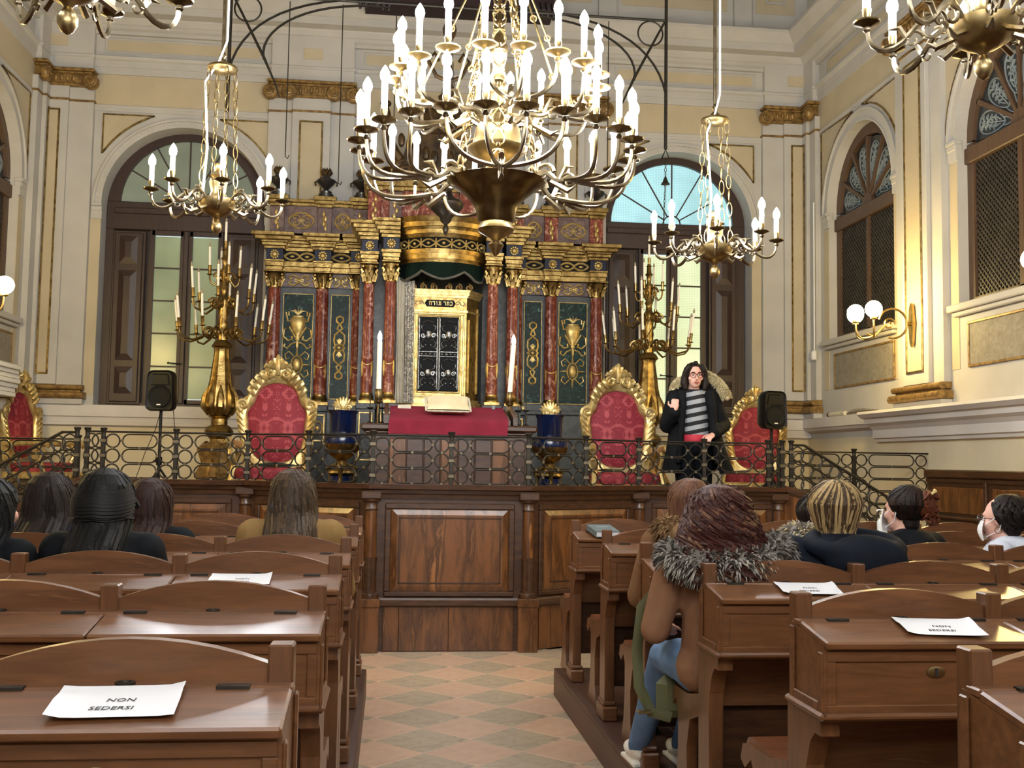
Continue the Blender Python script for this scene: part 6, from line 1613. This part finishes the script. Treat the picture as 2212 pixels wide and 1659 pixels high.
def hair(par, c, fy, m, L=.3, s=1, n=150, vol=1.0, hl=None, hl_share=.35, wave=.0, seed=1, spread=1.0, part=0, lock=.0085, front=1.0, yf=.03):
    """scalp shell plus hanging locks; L = how far the locks hang below the head's centre"""
    rr = random.Random(seed); c = Vector(c); T = lambda x, y, z: c+Vector((x, fy*y, z))*s
    def rad(z):
        if z > .034: return .1*vol*math.sqrt(max(0, 1-((z-.034)/.102)**2))
        t = min(1, (.034-z)/(L+.034)); return .1*vol*(1+(spread-1)*(t**.8))*(1 if L > .15 else 1-.45*t)
    def P(az, z, k=1.0, dz=0):
        r = rad(z)*k; lim = yf-.06*max(0, min(1, (.11-z)/.16)); t = max(0, -z)
        y = -.024-r*cos(az)*(1.0 if z > -.05 else .92); sh_ = max(0, min(1, (t-.06)/.13)); return T(r*.93*sin(az), min(lim, y)-(.095*sh_*sh_*(3-2*sh_) if L > .3 else .05*sh_), z+dz)
    sh = M(); zs = [.133, .128, .115, .09, .06, .02, -.03, -.08]+([-.08-(L-.08)*k/5 for k in range(1, 6)] if L > .1 else []); nn = 22
    for z in zs:
        for i in range(nn): sh.v.append(P(2*PI*i/nn, z, .93))
    for j in range(len(zs)-1):
        for i in range(nn): a, b = j*nn+i, j*nn+(i+1) % nn; sh.f.append((a, a+nn, b+nn, b))
    sh.f.append(tuple(range(nn))); q = (len(zs)-1)*nn; sh.f.append(tuple(range(q, q+nn))[::-1])
    h = link('hair', fuse(sh, .011, 3), m, par)
    A_ = M(); B_ = M()
    for i in range(n):
        az = rr.uniform(-2.3, 2.3)*front; z0 = rr.uniform(.02, .128); z0 = .132 if rr.random() < .5 else z0
        z1 = -L*rr.uniform(.8 if wave < .6 else .45, 1.02)*(1-.22*max(0, -cos(az))); steps = 11; kj = 1+.035*rr.random(); pts = []; ph = rr.uniform(0, 6.28); da = rr.gauss(0, .12)
        for k in range(steps+1):
            q = k/steps; z = z0+(z1-z0)*(q**(1.25 if z0 > .1 else 1)); w = wave*(.12+q*.1)
            a = az*(.55+.45*min(1, q*2.2) if z0 > .12 else 1)+da*q+w*sin(q*13+ph)*1.1+part*.25*(1-q)
            pts.append(P(a, z, kj+w*.5*cos(q*13+ph)))
        t = lock*s*rr.uniform(.6, 1.35); rd = [t*.6]+[t]*(steps-2)+[t*.7, t*.2]
        (B_ if hl and rr.random() < hl_share else A_).tube(pts, rd, 4)
    A_.obj('hair_locks', m, h, world=False, kind='stuff')
    if hl: B_.obj('highlights', hl, h, world=False, kind='stuff')
    return h
def fur(par, path, r, m, m2=None, n=900, ln=.035, seed=3, name='fur_trim', droop=.4, core=.75):
    rr = random.Random(seed); path = [Vector(p) for p in path]; k = len(path)
    rs = r if isinstance(r, list) else [r]*k
    c = M().tube(path, [q*core for q in rs], 10); 
    for p, q in zip(path, rs): c.ell(p, q*core, nu=8, nv=6)
    f = link(name, fuse(c, .012, 2), m, par); A_ = M(); B_ = M()
    for i in range(n):
        t = rr.uniform(0, k-1.001); j = int(t); u = t-j; p = path[j].lerp(path[j+1], u); q = rs[j]*(1-u)+rs[j+1]*u
        ax = (path[j+1]-path[j]).normalized(); d = Vector((rr.gauss(0, 1), rr.gauss(0, 1), rr.gauss(0, 1))); d = (d-ax*d.dot(ax)); d.normalize()
        a = p+d*q*core*.9; g = d+Vector((rr.gauss(0, .3), rr.gauss(0, .3), -droop+rr.gauss(0, .2))); g.normalize()
        (B_ if m2 and rr.random() < .45 else A_).tube([a, a+g*ln*.55, a+g*ln+Vector((0, 0, -ln*.25))], [.0065, .005, .0008], 3)
    A_.obj('fur_pile', m, f, world=False, kind='stuff')
    if m2: B_.obj('fur_pile', m2, f, world=False, kind='stuff')
    return f
def seated(label, x, y, ztop, coat, hairf, rz=0, reach=0, legs='trousers_dark', shoes='shoe_dark', broad=1.0, lean=.05, collar=True, turn=0, arms='lap', puff=0, skin='skin', vox=.012):
    """person sitting on a pew seat, facing +y; local origin on the seat"""
    SEATZ = .64; t = thing('person', label, 'person', (x, y, SEATZ), rz)
    H = ztop-SEATZ; s = H/.80; F = PZ-SEATZ
    b = M(); hc = Vector((0, lean+.015, H-.125*1.0)); nk = Vector((0, lean*.8-.015, .525*s)); sh = .165*s*broad
    b.ell((0, 0, .1*s), .16*s, .12*s, .11*s); limb(b, [(0, 0, .12*s), (0, -.005, .28*s), (0, lean*.6, .44*s)], [.125*s, .12*s, .13*s], 12)
    b.tube([(-sh*.8, lean*.7, .5*s), (0, lean*.75, .515*s), (sh*.8, lean*.7, .5*s)], [.06*s, .075*s, .06*s], 10); limb(b, [nk-Vector((0, 0, .04)), hc-Vector((0, .01, .06))], [.052*s, .05*s], 12)
    head_shapes(b, hc, 1)
    A_ = []
    for e in (-1, 1):
        S, E, Wp = Vector((e*sh, lean*.7, .49*s)), Vector((e*(sh+.06), lean+.03, .24*s)), Vector((e*.09, .24, .16*s))
        if arms == 'wide' and e < 0: E = Vector((e*(sh+.06), .05, .24*s)); Wp = Vector((e*.15, .25, .22*s))
        limb(b, [S, S.lerp(E, .5), E], [.05*s, .044*s, .038*s]); limb(b, [E, E.lerp(Wp, .5), Wp], [.038*s, .036*s, .026*s]); hand(b, Wp, (Wp-E)+Vector((-e*.06, 0, 0)), (0, 0, 1), .92, .5, e)
        K = Vector((e*.1, .36, .07)); Fo = Vector((e*.1, .30+reach, F+.07+reach*.05))
        limb(b, [(e*.08, .02, .08), (e*.09, .2, .085), K], [.075, .07, .055]); limb(b, [K, K.lerp(Fo, .4), Fo], [.053, .05, .036]); b.ell(Fo+Vector((0, .06, -.035)), .04, .1, .035)
        A_.append((S, E, Wp, K, Fo))
    link('body', fuse(b, .0095, 2), skin, t)
    g = .018+puff; c = M()
    c.ell((0, -.005, .1*s), .17*s+g, .13*s+g, .13*s); limb(c, [(0, 0, .12*s), (0, -.01, .28*s), (0, lean*.6-.005, .43*s)], [.14*s+g, .138*s+g, .142*s+g], 14)
    c.tube([(-sh*.95, lean*.7, .485*s), (0, lean*.75-.01, .505*s), (sh*.95, lean*.7, .485*s)], [.066*s+g*.6, .085*s+g*.6, .066*s+g*.6], 12)
    for e, (S, E, Wp, K, Fo) in zip((-1, 1), A_): limb(c, [S, S.lerp(E, .5), E], [.06*s+g, .054*s+g, .048*s+g]); limb(c, [E, E.lerp(Wp, .5), E.lerp(Wp, .88)], [.048*s+g, .044*s+g, .034*s+g])
    if collar: c.tube([(.06*cos(q), lean*.75-.02+.06*sin(q), .55*s) for q in [2*PI*k/14 for k in range(14)]], .026, 8, closed=True)
    link('coat', fuse(c, vox, 3), coat, t)
    for e, (S, E, Wp, K, Fo) in zip((-1, 1), A_):
        l = M(); limb(l, [(e*.08, .02, .08), (e*.09, .2, .088), K], [.088, .083, .068]); limb(l, [K, K.lerp(Fo, .4), Fo], [.067, .062, .05]); link('trouser_leg', fuse(l, .012, 2), legs, t)
        f = M().ell(Fo+Vector((0, .055, -.035)), .047, .12, .036, 12, 8).ell(Fo+Vector((0, 0, -.02)), .046, .055, .045).box(Fo.x-.04, Fo.x+.04, Fo.y-.05, Fo.y+.17, F+.0, F+.02); link('shoe', fuse(f, .009, 2), shoes, t)
    hairf(t, hc); t['h'] = H; return t, hc, s
def earring(par, c, e, r=.016):
    c = Vector(c); M().tube([c+Vector((e*.082, -.005+r*sin(q), -.045+r*cos(q))) for q in [2*PI*k/14 for k in range(14)]], .002, 4, closed=True).obj('hoop_earring', 'brass', par, world=False)

LY = [v+.23 for v in LEFT_Y]; RY = [v+.23 for v in RIGHT_Y]
def hA(t, c): hair(t, c, 1, 'hair_black', .46, 1, 170, 1.08, seed=2, spread=1.1)
seated('person with long black hair cut off by the left picture edge, seen in profile', -1.55, LY[2], 1.41, 'coat_black', hA, broad=.88, rz=-.35, skin='skin_pink')
def hB(t, c):
    h = hair(t, c, 1, 'hair_black', .44, 1, 190, 1.1, seed=5, spread=1.05)
    o = M()
    for k in range(11):      # the twisted half-up section wound round the back of the head
        z = .085-.013*k; q = .095+.02*sin(PI*k/11)
        o.tube([c+Vector((q*sin(a)*1.0, -.03-q*1.05*cos(a), z-.025*cos(a*1.3)-.02*abs(sin(a)))) for a in [-1.5+.3*i for i in range(11)]], .011, 5)
    o.tube([c+Vector((.105*sin(a), -.025-.115*cos(a), -.055-.004*sin(a*5))) for a in [-1.55+.26*i for i in range(13)]], .013, 6)
    o.tube([c+Vector((.07+.012*k, -.06+.03*k, .09-.035*k)) for k in range(4)], .014, 6); o.obj('twisted_section', 'hair_black', h, world=False)
    mask(t, c, 1); earring(t, c, 1, .02)
seated('person with half-pinned long black hair in a black jumper, third pew left', -1.11, LY[2], 1.445, 'coat_black', hB, rz=-.1, broad=1.0, collar=False)
def hC(t, c): hair(t, c, 1, 'hair_dark', .36, 1, 160, 1.1, seed=8, spread=1.3); mask(t, c, 1)
seated('person with long dark hair and navy jacket in the fourth pew left', -1.601, LY[3], 1.415, 'coat_navy', hC, rz=-.15, broad=1.0)
def hD(t, c):
    hair(t, c, 1, 'hair_brown', .36, 1, 220, 1.05, seed=11, spread=1.1)
    face_parts(t, c, 1, 1, 'iris'); mask(t, c, 1)
seated('person with straight brown hair and thin glasses in the fourth pew left', -1.143, LY[3], 1.395, 'coat_black', hD, rz=-.22)
def hE(t, c): hair(t, c, 1, 'hair_ash', .33, 1, 260, 1.08, hl='hair_mouse', hl_share=.3, seed=14, spread=1.25, wave=.35)
seated('person with ash-brown streaked hair in a camel coat, fourth pew left', -0.47, LY[3], 1.445, 'coat_camel', hE, broad=1.08, puff=.006)

def hF(t, c): hair(t, c, 1, 'hair_auburn', .25, 1, 420, 1.2, hl='hair_chestnut', hl_share=.16, seed=17, spread=1.75, wave=1.7, lock=.0075)
pF, cF, sF = seated('person with curly auburn hair in a tan fur-hooded parka at the aisle', 1.263, RY[2]-.02, 1.42, 'coat_tan', hF, rz=.06, legs='jeans', shoes='shoe_white', reach=.42, broad=1.12, arms='wide', puff=-.006, lean=.02)
hz = cF.z-.1
fur(pF, [(-.19, .06, hz-.02), (-.2, -.04, hz-.05), (-.12, -.15, hz-.07), (0, -.185, hz-.06), (.13, -.16, hz-.05), (.23, -.06, hz-.02), (.24, .04, hz+.01)], [.035, .05, .055, .055, .055, .05, .04], 'fur_grey', 'fur_dark', 2000, .045, 5, droop=.35)
hd = M(); hd.ell((.04, -.1, hz-.05), .19, .09, .05, 14, 8); link('hood', fuse(hd, .012, 3), 'coat_tan', pF)
bg = thing('shoulder_bag', 'olive shoulder bag strap hanging at the tan parka', 'bag', (1.028, RY[2]+.16, .72))
M().tube([(.03, -.05, .3), (-.03, -.02, .22), (-.045, .0, .05), (-.03, .02, -.1), (.02, .02, -.2), (.1, .02, -.22)], .022, 6, flat=.35, ref=(0, 1, 0)).obj('strap', 'olive_strap', bg, world=False)
M().box(-.04, .02, -.01, .03, -.2, -.19, .003).obj('buckle', 'brass', bg, world=False)
M().box(.05, .2, .02, .1, -.23, -.06, .035).obj('bag_body', 'olive_strap', bg, world=False)
def hG(t, c): hair(t, c, 1, 'hair_chestnut', .2, 1, 130, 1.05, seed=20, spread=1.0)
pG, cG, s_ = seated('person with brown hair and tan fur hood, hidden behind the auburn curls', 1.437, RY[3], 1.43, 'coat_mocha', hG, rz=.1, broad=1.05)
fur(pG, [(-.15, .03, cG.z-.12), (-.14, -.06, cG.z-.1), (-.12, -.12, cG.z-.12), (.0, -.16, cG.z-.17), (.12, -.13, cG.z-.17), (.17, -.02, cG.z-.14)], [.055, .075, .07, .05, .05, .05], 'fur_brown', None, 900, .035, 6)
def hH(t, c): hair(t, c, 1, 'hair_dark', .06, 1, 110, 1.0, seed=22)
pH, cH, s_ = seated('person with short dark hair and pale fur hood in a charcoal coat', 2.076, RY[3], 1.37, 'coat_grey', hH, rz=.05, broad=1.15)
fur(pH, [(-.15, .03, cH.z-.09), (-.14, -.06, cH.z-.07), (-.09, -.13, cH.z-.09), (.03, -.15, cH.z-.12), (.13, -.08, cH.z-.13)], [.05, .07, .07, .055, .045], 'fur_grey', 'fur_cream', 1300, .05, 7)
def hI(t, c): hair(t, c, 1, 'hair_mouse', .13, 1, 460, 1.1, hl='hair_blonde', hl_share=.4, seed=25, spread=1.0, lock=.0055, part=.5)
pI, cI, s_ = seated('person with blonde streaked bob in a black hooded puffer coat', 1.753, RY[2], 1.445, 'coat_ink', hI, rz=0, broad=1.12, puff=.024)
hd = M(); hd.ell((.05, -.125, cI.z-.17), .17, .095, .1, 16, 10); hd.tube([(.165*cos(q)+.04, -.05+.13*sin(q), cI.z-.12+.03*sin(q)) for q in [2*PI*k/16 for k in range(16)]], .04, 8, closed=True); link('hood', fuse(hd, .011, 3), 'coat_ink', pI)
bc = M(); q = [(.055, -.035), (.055, .035), (-.0, .035), (-.0, -.035)]
bc.tube([(.09+a*cos(.5)-b*sin(.5), -.222, .34+a*sin(.5)+b*cos(.5)) for a, b in q], .0055, 5, closed=True); bc.obj('buckle', 'gilt_bright', pI, world=False)
def hJ(t, c):
    h = hair(t, c, 1, 'hair_dark', .04, 1, 150, 1.05, hl='hair_brown', hl_share=.3, seed=28)
    o = M(); rr = random.Random(4)
    for k in range(46):
        a = rr.uniform(0, 6.28); q = rr.uniform(.02, .05); z = rr.uniform(-.06, .06); p = c+Vector((.02, -.125, .035))
        o.tube([p+Vector((q*cos(a+u), -.03*sin(u*2)-.012*k/46, z+q*.8*sin(a+u))) for u in (0, .6, 1.2, 1.8)], [.004, .009, .009, .003], 4)
    o.ell(c+Vector((.02, -.12, .035)), .05, .045, .075)
    o.obj('copper_twist', 'hair_copper', h, world=False, kind='stuff')
    M().tube([c+Vector((.0, -.16, .09)), c+Vector((.02, -.17, .105)), c+Vector((.04, -.15, .11))], .008, 5).obj('hair_clip', 'gilt_bright', h, world=False); mask(t, c, 1)
seated('person with copper pinned-up hair and white mask in a black coat', 2.559, RY[3], 1.415, 'coat_black', hJ, rz=.45, broad=1.1, skin='skin_pink')
def hK(t, c):
    h = hair(t, c, 1, 'hair_dark', .06, 1, 150, 1.08, seed=31, wave=.6); o = M(); rr = random.Random(9)
    for k in range(40):
        a = rr.uniform(0, 6.28); q = rr.uniform(.015, .05); p = c+Vector((0, -.12, .0)); o.tube([p+Vector((q*cos(a+u), -.03*sin(u*2), q*sin(a+u))) for u in (0, .6, 1.2, 1.8)], [.004, .009, .009, .003], 4)
    o.obj('low_bun', 'hair_dark', h, world=False, kind='stuff'); face_parts(t, c, 1, 1, 'iris'); mask(t, c, 1); earring(t, c, -1)
seated('person with dark curly bun, glasses and white mask at the right picture edge', 3.087, RY[3], 1.375, 'coat_white', hK, rz=.75, skin='skin_pink')

# ---------------------------------------------------------------- the standing speaker
sp = thing('person', 'standing woman in an open black coat and striped jumper speaking at the railing', 'person', (2.76, 9.55, .8), -.06)
hc = Vector((-.0, -.03, 1.525)); b = M()
b.ell((0, 0, .92), .165, .115, .13); limb(b, [(0, 0, .95), (0, .0, 1.12), (0, .01, 1.27)], [.13, .118, .13], 14); b.tube([(-.14, .01, 1.335), (0, .01, 1.36), (.14, .01, 1.335)], [.055, .07, .055], 10)
limb(b, [(0, .0, 1.36), hc+Vector((0, .015, -.08))], [.052, .05], 12); head_shapes(b, hc, -1, True)
RS, RE, RW = Vector((-.175, .01, 1.325)), Vector((-.25, -.02, 1.07)), Vector((-.215, -.2, 1.2)); LS, LE, LW = Vector((.175, .01, 1.325)), Vector((.27, -.02, 1.08)), Vector((.13, -.21, .985))
for S, E, Wp in ((RS, RE, RW), (LS, LE, LW)): limb(b, [S, S.lerp(E, .5), E], [.052, .045, .038]); limb(b, [E, E.lerp(Wp, .5), Wp], [.038, .036, .027])
hand(b, RW, (.02, -.02, 1), (-.3, -.9, 0), 1.0, 1.15, 1); hand(b, LW, (-.55, -.6, -.35), (0, -.3, 1), 1.0, .7, -1)
for e in (-1, 1):
    H_, K, Fo = Vector((e*.085, 0, .88)), Vector((e*.09, -.02, .47)), Vector((e*.1, .01, .085)); limb(b, [H_, H_.lerp(K, .5), K], [.085, .075, .058]); limb(b, [K, K.lerp(Fo, .35), Fo], [.056, .055, .036]); b.ell(Fo+Vector((0, -.06, -.045)), .038, .1, .035)
link('body', fuse(b, .0075, 2), 'skin_pink', sp); face_parts(sp, hc, -1, 1, 'glasses_red')
kn = M(); limb(kn, [(0, -.005, .99), (0, -.01, 1.12), (0, .0, 1.27)], [.145, .138, .145], 16); kn.tube([(-.15, .01, 1.325), (0, .005, 1.35), (.15, .01, 1.325)], [.062, .08, .062], 12); link('jumper', fuse(kn, .01, 3), 'striped_knit', sp)
rd_ = M(); rd_.lathe([(.13, -.05), (.156, -.045), (.158, 0), (.15, .02)], 24, (0, -.005, .965), sy=1.0); link('red_shirt_hem', fuse(rd_, .01, 2), 'belt_red', sp)
M_ = M().ell((0, .0, .9), .178, .135, .13, 16, 10); link('trouser_seat', fuse(M_, .011, 2), 'trousers_dark', sp)
for e in (-1, 1):
    K, Fo = Vector((e*.09, -.02, .47)), Vector((e*.1, .01, .085)); l = M(); limb(l, [(e*.075, 0, .93), (e*.085, -.01, .7), K], [.108, .095, .075]); limb(l, [K, K.lerp(Fo, .35), Fo+Vector((0, 0, .02))], [.073, .068, .055]); link('trouser_leg', fuse(l, .011, 2), 'trousers_dark', sp)
    f = M().ell(Fo+Vector((0, -.055, -.045)), .046, .12, .04, 12, 8).ell(Fo+Vector((0, .0, -.02)), .048, .058, .05).box(Fo.x-.04, Fo.x+.04, Fo.y-.16, Fo.y+.05, .0, .02); link('shoe', fuse(f, .009, 2), 'shoe_dark', sp)
# open coat: two fronts and a back, as a shell around the body
ct = M(); nu, nv = 40, 14
def coat_pt(u, v, o):
    # u 0..1 from the wearer's right front edge round the back to the left front edge; v 0 hem .. 1 shoulder
    gap = .62-.12*v; a = -PI/2-gap-(2*PI-2*gap)*u
    z = .66+.68*v; w = .235-.04*v+.05*(1-v)**2; d = .165-.015*v+.03*(1-v)
    if v > .82: k = (v-.82)/.18; w *= 1-.28*k*k; d *= 1-.3*k*k
    fl = .1*(1-v)**1.5*max(0, cos(a)) ; k = 1+.02*sin(a*9)*(1-v)
    return ((w+o)*cos(a)*k+fl, (d+o)*sin(a)*k+.01, z-.05*(1-v)*max(0, -sin(a)))
for o in (0, -.022):
    for j in range(nv+1):
        for i in range(nu+1): ct.v.append(coat_pt(i/nu, j/nv, o))
k = (nu+1)*(nv+1); I = lambda o, j, i: o*k+j*(nu+1)+i
for j in range(nv):
    for i in range(nu):
        ct.f.append((I(0, j, i), I(0, j+1, i), I(0, j+1, i+1), I(0, j, i+1))); ct.f.append((I(1, j, i), I(1, j, i+1), I(1, j+1, i+1), I(1, j+1, i)))
    for i in (0, nu):
        q = (I(0, j, i), I(1, j, i), I(1, j+1, i), I(0, j+1, i)); ct.f.append(q if i == 0 else q[::-1])
for i in range(nu):
    ct.f.append((I(0, 0, i), I(0, 0, i+1), I(1, 0, i+1), I(1, 0, i))); ct.f.append((I(0, nv, i), I(1, nv, i), I(1, nv, i+1), I(0, nv, i+1)))
ct.sm = [True]*len(ct.f)
for S, E, Wp in ((RS, RE, RW), (LS, LE, LW)): limb(ct, [S+Vector((0, 0, .0)), S.lerp(E, .5), E], [.078, .076, .074]); limb(ct, [E, E.lerp(Wp, .5), E.lerp(Wp, .86)], [.074, .066, .056])
ct.tube([(-.16, .01, 1.37), (-.1, .07, 1.4), (0, .095, 1.41), (.1, .07, 1.4), (.16, .01, 1.37)], [.05, .05, .05, .05, .055], 10)
ct.tube([(-.13, -.1, 1.38), (-.135, -.155, 1.25), (-.15, -.16, 1.0), (-.17, -.15, .72)], [.04, .035, .03, .028], 8); ct.tube([(.12, -.1, 1.38), (.13, -.155, 1.25), (.15, -.16, 1.0), (.19, -.14, .72)], [.045, .045, .035, .03], 8)
link('coat', fuse(ct, .011, 3), 'coat_black', sp)
hd = M(); hd.tube([(-.19, .06, 1.41), (-.1, .13, 1.45), (.05, .14, 1.46), (.17, .1, 1.43), (.25, .03, 1.36)], [.06, .08, .09, .085, .06], 10); link('hood', fuse(hd, .012, 3), 'coat_black', sp)
fur(sp, [(.1, .08, 1.56), (.17, .05, 1.53), (.23, .02, 1.47), (.28, -.02, 1.39), (.3, -.05, 1.33)], [.035, .045, .05, .055, .04], 'fur_cream', None, 1100, .03, 9, droop=.1)
fur(sp, [(-.1, .06, 1.5), (-.16, .03, 1.45), (-.19, .0, 1.4)], [.035, .04, .03], 'fur_cream', None, 350, .028, 10, droop=.1)
hr = M(); T = lambda x, y, z: hc+Vector((x, -y, z))
hr.ell(T(0, -.028, .036), .092, .1, .1, 18, 12)
for e in (-1, 1): hr.tube([T(e*.055, .055, .105), T(e*.08, .045, .06), T(e*.094, .02, 0), T(e*.1, .015, -.07), T(e*.085, .03, -.13)], [.022, .03, .032, .036, .02], 10)
hr.tube([T(-.02, .05, .118), T(.02, .055, .118)], .022, 8); hr.tube([T(0, -.07, 0), T(0, -.09, -.12)], [.09, .08], 12, flat=.7, ref=(0, 1, 0))
link('hair', fuse(hr, .009, 3), 'hair_dark', sp)
